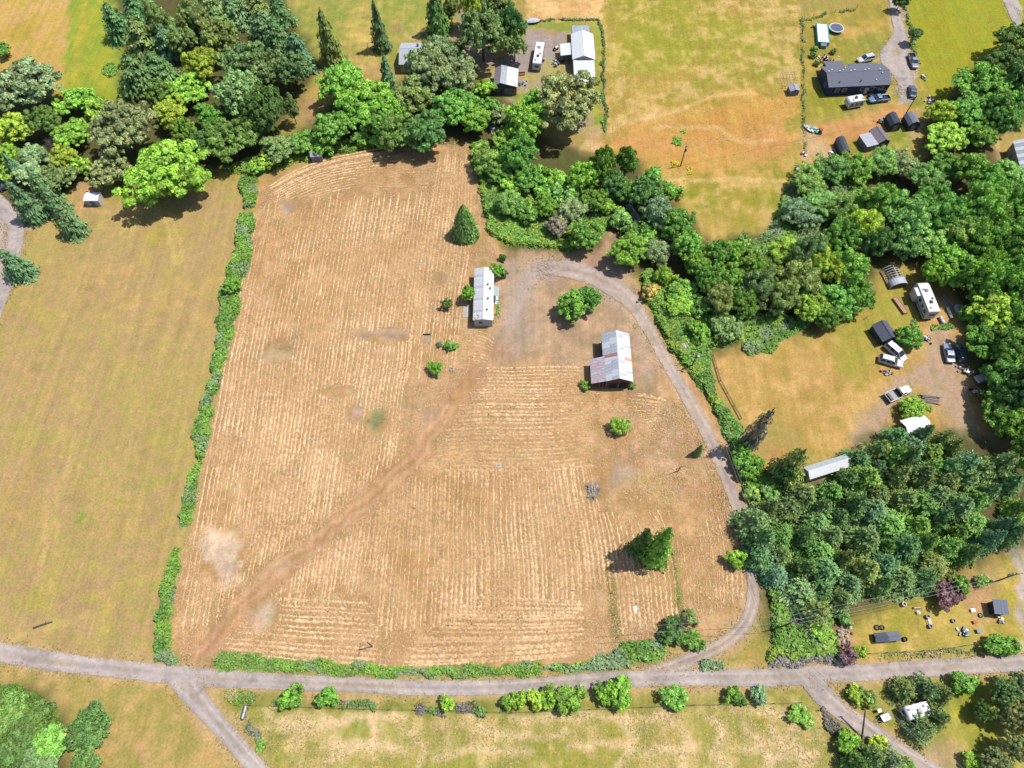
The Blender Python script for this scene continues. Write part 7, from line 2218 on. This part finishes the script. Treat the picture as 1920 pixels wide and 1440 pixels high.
MB().box(-L / 2 + 0.2, L / 2 - 0.2, -W / 2 + 0.2, W / 2 - 0.2, 0, 0.98).build("water", mat("pool_water", (206, 232, 236), 0.1, var=0.08, scale=1.5, k=0.8), t)
MB().box(-L / 2 - 1.3, -L / 2 - 0.05, -0.8, 0.8, 0, 1.0).build("deck_step", M_METAL, t)
for s in (-1, 1):
    MB().tube([(-L / 2 - 0.9, s * 0.4, 0), (-L / 2 - 0.4, s * 0.4, 1.8), (-L / 2 + 0.5, s * 0.4, 1.6), (-L / 2 + 0.6, s * 0.4, 0.9)], 0.04).build("ladder_rail", M_WHITE, t)
MB().lathe([(0.3, 0), (0.3, 0.8), (0.1, 0.9)], 10, (L / 2 - 0.6, W / 2 + 0.6, 0)).build("filter", M_TEAL, t)

p = G(1568.5, 52, 0.9)
t = thing("trampoline", "round trampoline with dark mat beside the pool", "trampoline", (p.x, p.y, 0))
MB().lathe([(1.72, 0.86), (1.72, 0.92), (0.02, 0.90), (0.02, 0.86)], 28).build("jumping_mat", mat("trampoline_mat", (92, 98, 122), 0.7), t)
MB().lathe([(1.74, 0.85), (2.05, 0.85), (2.05, 0.97), (1.74, 0.97)], 28, ring=True).build("padding_ring", mat("ring_pad", (212, 216, 226), 0.6), t)
for k in range(6):
    an = k * math.pi / 3
    MB().tube([(1.9 * math.cos(an), 1.9 * math.sin(an), 0), (1.9 * math.cos(an), 1.9 * math.sin(an), 0.84)], 0.04).build("leg", M_METAL, t)

a, b, c_ = G(1467, 165), G(1490, 165), G(1466, 146)
t = thing("wire_kennel", "square wire kennel frame in the pasture beside the house lot", "kennel", a)
W, D = (b - a).x, (c_ - a).y
for i in range(5):
    for j in range(5):
        if i in (0, 4) or j in (0, 4):
            MB().tube([(W * i / 4, D * j / 4, 0), (W * i / 4, D * j / 4, 1.8)], 0.03, 5).build("post", M_METAL, t)
for i in range(5):
    MB().tube([(W * i / 4, 0, 1.8), (W * i / 4, D, 1.8)], 0.03, 5).build("top_bar", M_METAL, t)
    MB().tube([(0, D * i / 4, 1.84), (W, D * i / 4, 1.84)], 0.03, 5).build("top_bar", M_METAL, t)


def heap(name, label, cat, px, py, w, d, h, mats_, n=14, seed=1, kind='box'):
    """an untidy pile: each board, box or scrap is a part"""
    r = random.Random(seed)
    c = G(px, py)
    t = thing(name, label, cat, c, r.uniform(0, 0.6))
    for k in range(n):
        m = r.choice(mats_)
        x, y = r.gauss(0, w / 4), r.gauss(0, d / 4)
        z = max(0.02, h * (1 - (2 * x / w) ** 2 - (2 * y / d) ** 2) * r.uniform(0.3, 0.9))
        if kind == 'logs':
            L_ = w * r.uniform(0.6, 0.95)
            mb = MB().tube([(-L_ / 2, 0, 0), (L_ / 2, 0, 0)], [r.uniform(0.08, 0.13), r.uniform(0.05, 0.1)], 7)
            o = mb.build("log", m, t)
            o.location = (x * 0.3, (k / n - 0.5) * d, 0.12 + r.uniform(0, h))
            o.rotation_euler = (0, r.gauss(0, 0.03), r.gauss(0, 0.08))
        elif kind == 'boards':
            L_ = w * r.uniform(0.6, 1.0)
            o = MB().box(-L_ / 2, L_ / 2, -0.1, 0.1, -0.025, 0.025).build("board", m, t)
            o.location = (x * 0.3, (k / n - 0.5) * d, 0.06 + 0.05 * (k % 4))
            o.rotation_euler = (0, 0, r.gauss(0, 0.09))
        elif kind == 'stones':
            mb = MB().lathe([(0.1, 0), (0.2, 0.07), (0.17, 0.2), (0.05, 0.27)], 6)
            o = mb.build("stone", m, t)
            o.location = (x, y, max(0.0, z - 0.1))
            s_ = r.uniform(0.6, 1.6)
            o.scale = (s_, s_ * r.uniform(0.7, 1.3), s_)
            o.rotation_euler = (r.uniform(-0.3, 0.3), r.uniform(-0.3, 0.3), r.uniform(0, 6))
        else:
            a_, b_, c2 = r.uniform(0.25, 0.7), r.uniform(0.2, 0.55), r.uniform(0.12, 0.5)
            o = MB().box(-a_ / 2, a_ / 2, -b_ / 2, b_ / 2, 0, c2).build(r.choice(["crate", "scrap_sheet", "box", "panel"]), m, t, bevel=0.02)
            o.location = (x, y, z * 0.7)
            o.rotation_euler = (r.gauss(0, 0.25), r.gauss(0, 0.25), r.uniform(0, 3))
    return t


MIX = [M_WHITE, M_GREY, M_METAL, M_DRKMET, M_WOOD]
heap("junk_pile", "long heap of scrap under the workshop's left side", "junk pile", 1046, 118, 5.5, 2.4, 0.9, MIX + [M_RED, M_TEAL], 34, 2)
heap("junk_pile", "scattered clutter between black shed and brown-roofed shed", "junk pile", 1652, 228, 3.2, 2.2, 0.8, MIX + [M_RED], 18, 3)
heap("junk_pile", "white clutter beside the far right pasture fence", "junk pile", 1731, 146, 2.4, 1.8, 0.9, MIX, 10, 4)
heap("brick_pile", "reddish heap of bricks and pots behind the dark blue house", "brick pile", 1547, 112, 4.6, 3.4, 0.5, [M_RED, M_RUST, M_WOODW, M_WHITE, M_DRKMET], 40, 5)
heap("junk_pile", "grey scrap heap behind the dark green SUV", "junk pile", 1811, 696, 2.6, 4.0, 0.9, MIX, 30, 6)
heap("junk_pile", "pale scrap heap right of the wood edge by the house lot", "junk pile", 1743, 190, 3.4, 4.2, 0.7, MIX + [M_WOODW], 22, 7)
heap("junk_pile", "small white scrap heap above the flatbed truck", "junk pile", 1662, 700, 2.2, 1.4, 0.6, MIX + [M_RED], 18, 8)
heap("junk_pile", "clutter beside the gravel end near the round green tree", "junk pile", 1738, 638, 2.0, 1.8, 0.7, MIX, 14, 9)
heap("log_pile", "stack of long grey logs on the grass island", "log pile", 1742, 748, 4.4, 1.8, 0.35, [M_WOOD, mat("grey_log", (168, 156, 150), 0.9, var=0.25)], 16, 10, 'logs').rotation_euler.z = math.radians(-14)
heap("lumber_pile", "stack of grey boards right of the fifth-wheel trailer", "lumber pile", 1776, 566, 4.2, 1.7, 0.2, [M_WOOD, M_METAL, mat("pinkish_board", (196, 172, 160), 0.9)], 16, 11, 'boards').rotation_euler.z = math.radians(-62)
heap("rubble_pile", "pile of pale rubble and branches in the yard's left corner", "rubble", 1577, 1187, 2.6, 2.6, 0.6, [mat("pale_rubble", (222, 200, 186), 0.9), M_WOOD, M_CONC], 40, 12, 'stones')
heap("stone_ring", "ring of grey stones in the hay field below the shrubs", "stone ring", 848, 692, 1.2, 1.0, 0.25, [M_GREY, M_CONC], 18, 13, 'stones')
heap("junk_pile", "blue and white tarped heap in the south-east yard", "junk pile", 1808, 1186, 1.8, 1.4, 0.8, [M_BLUE, M_WHITE, M_METAL], 16, 14)
heap("junk_pile", "small scrap heap below the dark flat shed", "junk pile", 1876, 1164, 1.2, 0.8, 0.4, MIX, 8, 15)
heap("junk_pile", "blue and white bags beside the garage", "junk pile", 980, 157, 2.6, 2.6, 0.7, [M_BLUE, M_WHITE, M_BLUE, M_GREY], 16, 16)
heap("junk_pile", "shaded scrap under the trees beside the dirt drive", "junk pile", 1826, 735, 2.2, 2.2, 0.8, MIX, 14, 17)
heap("junk_pile", "white crates beside the narrow charcoal shed", "junk pile", 1558, 288, 2.0, 1.2, 0.4, [M_WHITE, M_METAL, M_GREY], 7, 18)
heap("feeder_heap", "grey feeder boxes at the lower left of the house lot", "junk pile", 1506, 289, 1.2, 1.4, 0.6, MIX, 6, 19)
heap("tarp_heap", "crumpled grey tarp beside the willows in the pasture", "tarp", 1494, 318, 2.2, 1.4, 0.5, [M_METAL, M_GREY, M_WHITE], 9, 20)
heap("junk_pile", "white clutter hidden in the north-west wood's clearing", "junk pile", 134, 197, 3.2, 3.6, 0.8, [M_WHITE, M_METAL, M_WHITE], 9, 21)

# kayaks beside the fence
for k, (x, y, m, wd) in enumerate(((1513, 241, M_WHITE, "leftmost white"), (1519, 243, M_WHITE, "second white"), (1526, 244, M_TEAL, "teal"), (1531, 245, mat("mint_hull", (170, 222, 206), 0.4), "mint green"))):
    p = G(x, y, 0.2)
    prof = [(-1.5, 0.02), (-1.1, 0.2), (-0.5, 0.32), (0.5, 0.32), (1.1, 0.2), (1.5, 0.02)]
    mb = MB()
    for X, w in prof:
        mb.v += [(X, -w, 0.3), (X, w, 0.3), (X, w * 0.7, 0.05), (X, -w * 0.7, 0.05)]
    for i in range(5):
        for j in range(4):
            a_, b_ = i * 4 + j, i * 4 + (j + 1) % 4
            mb.f.append((a_, b_, b_ + 4, a_ + 4))
    mb.f += [(0, 1, 2, 3), (23, 22, 21, 20)]
    t = thing("kayak", wd + " kayak lying at the left fence of the house lot", "kayak", p, math.radians(118), "kayaks by the fence")
    mb.build("hull", m, t, bevel=0.03)
    MB().lathe([(0.2, 0.302), (0.24, 0.36), (0.2, 0.37)], 10).build("cockpit_rim", M_DRKMET, t)
p = G(1537, 248)
t = thing("garden_cart", "red garden tractor beside the kayaks", "garden tractor", p, 1.2)
MB().box(-0.3, 0.9, -0.3, 0.3, 0.35, 0.8).build("hood", M_RED, t, bevel=0.06)
MB().box(-0.9, -0.3, -0.4, 0.4, 0.35, 0.55).build("seat_deck", M_DRKMET, t)
MB().box(-0.75, -0.35, -0.22, 0.22, 0.56, 1.0).build("seat", M_DARK, t, bevel=0.05)
wheels(t, (-0.55, 0.6), 0.5, 0.3)
p = G(1042, 93)
t = thing("riding_mower", "white and grey riding mower beside the workshop", "riding mower", p, 0.8)
MB().box(-0.2, 0.8, -0.28, 0.28, 0.35, 0.78).build("hood", M_WHITE, t, bevel=0.06)
MB().box(-0.8, -0.2, -0.36, 0.36, 0.35, 0.5).build("seat_deck", M_GREY, t)
MB().box(-0.7, -0.35, -0.2, 0.2, 0.52, 0.95).build("seat", M_DARK, t, bevel=0.05)
wheels(t, (-0.5, 0.5), 0.45, 0.26)
p = G(978, 141)
t = thing("bench", "red bench beside the garage", "bench", p, 0.1)
MB().box(-0.9, 0.9, -0.22, 0.22, 0.42, 0.48).build("seat", M_RED, t)
MB().box(-0.9, 0.9, 0.16, 0.22, 0.55, 0.9).build("backrest", M_RED, t)
for x in (-0.8, 0.8):
    for y in (-0.16, 0.16):
        MB().box(x - 0.04, x + 0.04, y - 0.04, y + 0.04, 0, 0.42).build("leg", M_DRKMET, t)
# boat under cover by the workshop fence
p = G(1000, 43)
t = thing("covered_boat", "silver covered boat beside the workshop's top fence", "boat", p, 0.1)
mb = MB()
for X, w, z in ((-1.9, 0.75, 0.9), (-1.0, 0.95, 1.15), (0.3, 0.95, 1.2), (1.3, 0.6, 1.05), (2.0, 0.05, 0.9)):
    mb.v += [(X, -w, 0.75), (X, w, 0.75), (X, w * 0.5, z), (X, -w * 0.5, z), (X, -w * 0.4, 0.25), (X, w * 0.4, 0.25)]
for i in range(4):
    for a_, b_ in ((0, 3), (3, 2), (2, 1), (1, 5), (5, 4), (4, 0)):
        mb.f.append((i * 6 + a_, i * 6 + b_, i * 6 + 6 + b_, i * 6 + 6 + a_))
mb.f += [(0, 4, 5, 1, 2, 3), (27, 26, 25, 29, 28, 24)]
mb.build("hull", mat("boat_cover", (206, 210, 220), 0.5, var=0.12), t, bevel=0.04)
wheels(t, (-0.5,), 0.8, 0.28)
MB().tube([(2.0, 0, 0.4), (3.0, 0, 0.4)], 0.05).build("trailer_tongue", M_DRKMET, t)

# canopy tent near the plantation
p = G(1718, 796, 2.2)
t = thing("canopy_tent", "white canopy tarp half under the conifers", "canopy", (p.x, p.y, 0), math.radians(16))
mb = MB()
mb.slab((-2.6, -1.7, 2.1), (2.6, -1.7, 2.1), (2.6, 0, 2.75), (-2.6, 0, 2.75), 0.03)
mb.slab((-2.6, 0.001, 2.75), (2.6, 0.001, 2.75), (2.6, 1.7, 2.1), (-2.6, 1.7, 2.1), 0.03)
mb.build("canopy_cloth", mat("white_tarp", (244, 244, 248), 0.6, var=0.06), t)
for x in (-2.5, 0, 2.5):
    for y in (-1.6, 1.6):
        MB().tube([(x, y, 0), (x, y, 2.1)], 0.04).build("leg", M_METAL, t)
# raised bed, pipe, tarp disc, tank
p, q = G(1676, 560), G(1697, 589)
u = q - p
t = thing("raised_bed", "long wooden raised bed with pale end below the greenhouse frame", "raised bed", (p + q) / 2, math.atan2(u.y, u.x))
L = u.length
for s in (-1, 1):
    MB().box(-L / 2, L / 2, s * 0.5 - 0.05, s * 0.5 + 0.05, 0, 0.6).build("side_board", M_WOODW, t)
    MB().box(s * L / 2 - 0.05, s * L / 2 + 0.05, -0.44, 0.44, 0, 0.6).build("end_board", M_WOOD, t)
MB().box(-L / 2 + 0.06, L / 2 - 0.06, -0.44, 0.44, 0, 0.5).build("soil", mat("bed_soil", (190, 150, 130), 0.95, var=0.3), t)
p, q = G(1775, 578), G(1784, 599)
u = q - p
t = thing("culvert_pipe", "white pipe lying below the grey boards", "pipe", (p + q) / 2, math.atan2(u.y, u.x))
MB().tube([(-u.length / 2, 0, 0.32), (u.length / 2, 0, 0.32)], 0.3, 12).build("pipe_wall", M_WHITE, t)
for s in (-1, 1):
    MB().tube([(s * u.length / 2 - 0.1, 0, 0.32), (s * u.length / 2 + 0.02, 0, 0.32)], 0.335, 12).build("pipe_rim", M_METAL, t)
p = G(1797, 580)
t = thing("round_tarp", "round pale tarp-covered tub beside the wood edge", "tub", p)
MB().lathe([(1.1, 0), (1.1, 0.5), (0.95, 0.62), (0.1, 0.7)], 18).build("tub_wall", mat("pale_tarp", (210, 216, 214), 0.5, var=0.15), t)
MB().lathe([(0.5, 0.66), (0.5, 0.71), (0.05, 0.74)], 12).build("green_lid", mat("sage_lid", (136, 170, 150), 0.5), t)
p = G(1764, 602)
t = thing("propane_tank", "small white propane tank below the fifth-wheel trailer", "tank", p, math.radians(100))
MB().tube([(-1.0, 0, 0.5), (-0.8, 0, 0.5), (0.8, 0, 0.5), (1.0, 0, 0.5)], [0.1, 0.36, 0.36, 0.1], 12).build("tank_shell", M_WHITE, t)
for x in (-0.6, 0.6):
    MB().box(x - 0.06, x + 0.06, -0.25, 0.25, 0, 0.25).build("foot", M_DRKMET, t)
MB().lathe([(0.12, 0.82), (0.12, 0.95), (0.03, 0.98)], 8).build("valve_dome", M_METAL, t)


def ring_thing(name, label, cat, px, py, r, h, m, m2=None, group=None):
    p = G(px, py)
    t = thing(name, label, cat, p, 0, group)
    MB().lathe([(r * 0.6, 0.01), (r * 0.95, 0), (r, h * 0.5), (r * 0.95, h), (r * 0.6, h)], 16, ring=True).build("tread" if name == "old_tyre" else "side_wall", m, t)
    MB().lathe([(r * 0.58, 0.0), (r * 0.58, h * 0.6), (0.02, h * 0.55)], 14).build("centre", m2 or mat("soil_fill", (120, 118, 70), 0.95), t)
    return t


ring_thing("old_tyre", "left old tyre of the pair above the hen houses", "tyre", 1643.5, 1177, 0.5, 0.25, M_DARK)
ring_thing("old_tyre", "right old tyre of the pair above the hen houses", "tyre", 1653, 1177, 0.45, 0.25, M_DARK)
ring_thing("old_tyre", "lone dark tyre right of the hen houses", "tyre", 1695, 1199, 0.42, 0.5, M_DARK)
ring_thing("cable_spool", "round pale spool table at the top of the south-east yard", "spool table", 1692.5, 1134, 0.42, 0.7, mat("spool_wood", (214, 200, 190), 0.8), M_WOODW)
ring_thing("water_tub", "upper round grey tub joined by white rails", "tub", 1737.5, 1157, 0.4, 0.6, M_GREY, M_DRKMET)
ring_thing("water_tub", "lower round grey tub joined by white rails", "tub", 1742.5, 1175, 0.4, 0.6, M_GREY, M_DRKMET)
ring_thing("water_tub", "grey tub alone in the middle of the south-east yard", "tub", 1786, 1164.5, 0.36, 0.5, M_GREY, M_DRKMET)
ring_thing("old_tyre", "old tyre left of the dark flat shed", "tyre", 1837.5, 1154, 0.4, 0.25, M_DARK, M_GREY)
ring_thing("white_bucket", "white bucket below the log trough", "bucket", 1720, 1149, 0.28, 0.5, M_WHITE, M_GREY)
ring_thing("white_bucket", "white bucket beside the pile of pale rubble", "bucket", 1593, 1177, 0.2, 0.4, M_WHITE, M_GREY)
ring_thing("steel_barrel", "grey barrel below the dark flat shed", "barrel", 1867.5, 1155.5, 0.32, 0.8, M_METAL, M_GREY)
p, q = G(1739, 1160), G(1742, 1171)
t = thing("white_rails", "white rail frame between the two round tubs", "rail", (p + q) / 2, math.atan2((q - p).y, (q - p).x))
for s in (-1, 1):
    MB().box(-0.6, 0.6, s * 0.14 - 0.04, s * 0.14 + 0.04, 0.5, 0.58).build("rail_bar", M_WHITE, t)
    MB().box(s * 0.55 - 0.04, s * 0.55 + 0.04, -0.18, 0.18, 0, 0.49).build("leg", M_WHITE, t)
p = G(1719, 1140)
t = thing("log_trough", "hollow log trough near the purple shrub", "trough", p, 0.05)
MB().tube([(-0.75, 0, 0.2), (0.75, 0, 0.2)], [0.2, 0.17], 9).build("log", M_WOOD, t)
MB().box(-0.55, 0.55, -0.08, 0.08, 0.36, 0.4).build("hollow", M_DRKMET, t)  # dark strip laid on the solid log, painting its shaded hollow
for lab, px, py, m, s in (("white nest box in the south-east yard", 1822.5, 1145, M_METAL, 0.34), ("rusty red crate in the south-east yard", 1827, 1167, M_RED, 0.36), ("pale covered feeder right of the blue tarped heap", 1834, 1183.5, M_GREY, 0.45)):
    p = G(px, py)
    t = thing("yard_box", lab, "box", p, 0.15)
    MB().box(-s, s, -s * 0.7, s * 0.7, 0, s * 1.1).build("box_wall", m, t, bevel=0.03)
    MB().slab((-s * 1.1, -s * 0.8, s * 1.16), (s * 1.1, -s * 0.8, s * 1.16), (s * 1.1, s * 0.8, s * 1.26), (-s * 1.1, s * 0.8, s * 1.26), 0.04).build("lid", m, t)
p = G(1644, 1333)
t = thing("meter_box", "white meter box beside the leaning pole", "meter box", p, 0.3)
MB().box(-0.25, 0.25, -0.2, 0.2, 0.0, 1.0).build("cabinet", M_METAL, t, bevel=0.04)
MB().box(-0.28, 0.28, -0.23, 0.23, 1.005, 1.06).build("lid", M_METAL, t)

# swing frame on the lawn
p = G(698, 93)
t = thing("swing_frame", "white wooden A-frame swing beside the slim blue spruce", "swing", p, 0.1)
for x in (-1.1, 1.1):
    for s in (-1, 1):
        MB().tube([(x, s * 0.9, 0), (x, 0, 2.1)], 0.06).build("leg", M_WHITE, t)
MB().tube([(-1.3, 0, 2.12), (1.3, 0, 2.12)], 0.07).build("top_beam", M_WHITE, t)
MB().box(-0.6, 0.6, -0.2, 0.25, 0.5, 0.58).build("seat", M_WOOD, t)
for x in (-0.55, 0.55):
    MB().tube([(x, 0, 0.58), (x, 0, 2.05)], 0.02).build("chain", M_METAL, t)
p = G(795, 66)
t = thing("picnic_table", "grey picnic table above the pale-roofed house", "picnic table", p, 0.0)
MB().box(-1.0, 1.0, -0.4, 0.4, 0.7, 0.76).build("table_top", M_WOOD, t)
for s in (-1, 1):
    MB().box(-1.0, 1.0, s * 0.75 - 0.14, s * 0.75 + 0.14, 0.42, 0.47).build("bench_seat", M_WOOD, t)
    MB().box(s * 0.7 - 0.05, s * 0.7 + 0.05, -0.75, 0.75, 0.34, 0.41).box(s * 0.7 - 0.05, s * 0.7 + 0.05, -0.06, 0.06, 0, 0.69).build("leg", M_WOOD, t)
# left edge deck
p = G(8, 342)
t = thing("deck_platform", "grey wooden deck at the picture's left edge", "deck", p, 0.1)
for k in range(10):
    MB().box(-2.2, 1.6, -1.4 + 0.28 * k, -1.14 + 0.28 * k, 0.35, 0.4).build("plank", M_WOOD, t)
for x in (-2, 1.4):
    for y in (-1.2, 1.2):
        MB().box(x - 0.07, x + 0.07, y - 0.07, y + 0.07, 0, 0.34).build("post", M_WOOD, t)

# clothesline post, fallen beam, culvert, covers
p = G(1271, 884)
t = thing("clothesline_post", "old T-shaped wooden post on the bare patch by the drive", "post", p, 0.4)
MB().tube([(0, 0, 0), (0, 0, 2.3)], [0.09, 0.07], 7).build("post", M_POLE, t)
MB().box(-0.9, 0.9, -0.05, 0.05, 2.05, 2.16).build("crossbar", M_POLE, t)
p, q = G(63, 1178), G(99, 1166)
u = q - p
t = thing("fallen_pole", "dark log lying on the meadow near the country road", "log", (p + q) / 2, math.atan2(u.y, u.x))
MB().tube([(-u.length / 2, 0, 0.16), (0, 0.05, 0.16), (u.length / 2, 0, 0.14)], [0.17, 0.15, 0.12], 9).build("log", mat("charred_log", (92, 84, 84), 0.9, var=0.3, scale=4), t)
MB().tube([(0.4, 0.1, 0.2), (0.7, 0.35, 0.45)], [0.05, 0.03], 6).build("branch_stub", mat("charred_log", (92, 84, 84)), t)
p, q = G(456, 1350), G(464, 1322)
u = q - p
t = thing("propane_tank", "long pale propane tank beside the side road", "tank", (p + q) / 2, math.atan2(u.y, u.x))
L = u.length
MB().tube([(-L / 2, 0, 0.55), (-L / 2 + 0.2, 0, 0.55), (L / 2 - 0.2, 0, 0.55), (L / 2, 0, 0.55)], [0.12, 0.34, 0.34, 0.12], 12).build("tank_shell", M_METAL, t)
for x in (-L * 0.3, L * 0.3):
    MB().box(x - 0.1, x + 0.1, -0.28, 0.28, 0, 0.3).build("saddle", M_DRKMET, t)
MB().lathe([(0.13, 0.86), (0.13, 1.0), (0.04, 1.04)], 8).build("valve_dome", M_GREY, t)
p = G(934.5, 873)
t = thing("well_cover", "small square concrete cover in the middle of the hay field", "well cover", p, 0.0)
MB().box(-0.6, 0.6, -0.45, 0.45, 0, 0.14).build("slab", M_CONC, t, bevel=0.03)
MB().box(-0.2, 0.2, -0.15, 0.15, 0.145, 0.19).build("lid", M_GREY, t)
p = G(800, 636)
t = thing("cellar_hatch", "low wooden hatch frame left of the three shrubs", "hatch", p, 0.0)
MB().box(-0.8, 0.8, -1.0, 0.9, 0, 0.12).build("hatch_board", mat("grey_board", (176, 150, 126), 0.9, var=0.2), t)
MB().box(-0.8, 0.8, 0.95, 1.15, 0, 0.4).build("pit_shade_block", M_SHADOWWOOD, t)  # dark block painting the shade of the pit behind the board
p = G(1190.5, 1141)
t = thing("plastic_scrap", "white plastic sheet scrap in the strip between division lines", "scrap", p, 0.2)
MB().slab((-0.4, -0.3, 0.12), (0.4, -0.35, 0.08), (0.35, 0.3, 0.16), (-0.3, 0.4, 0.1), 0.02).build("sheet", M_WHITE, t)
MB().slab((-0.15, -0.9, 0.1), (0.2, -0.85, 0.14), (0.15, -0.45, 0.1), (-0.2, -0.5, 0.14), 0.02).build("torn_piece", M_WHITE, t)
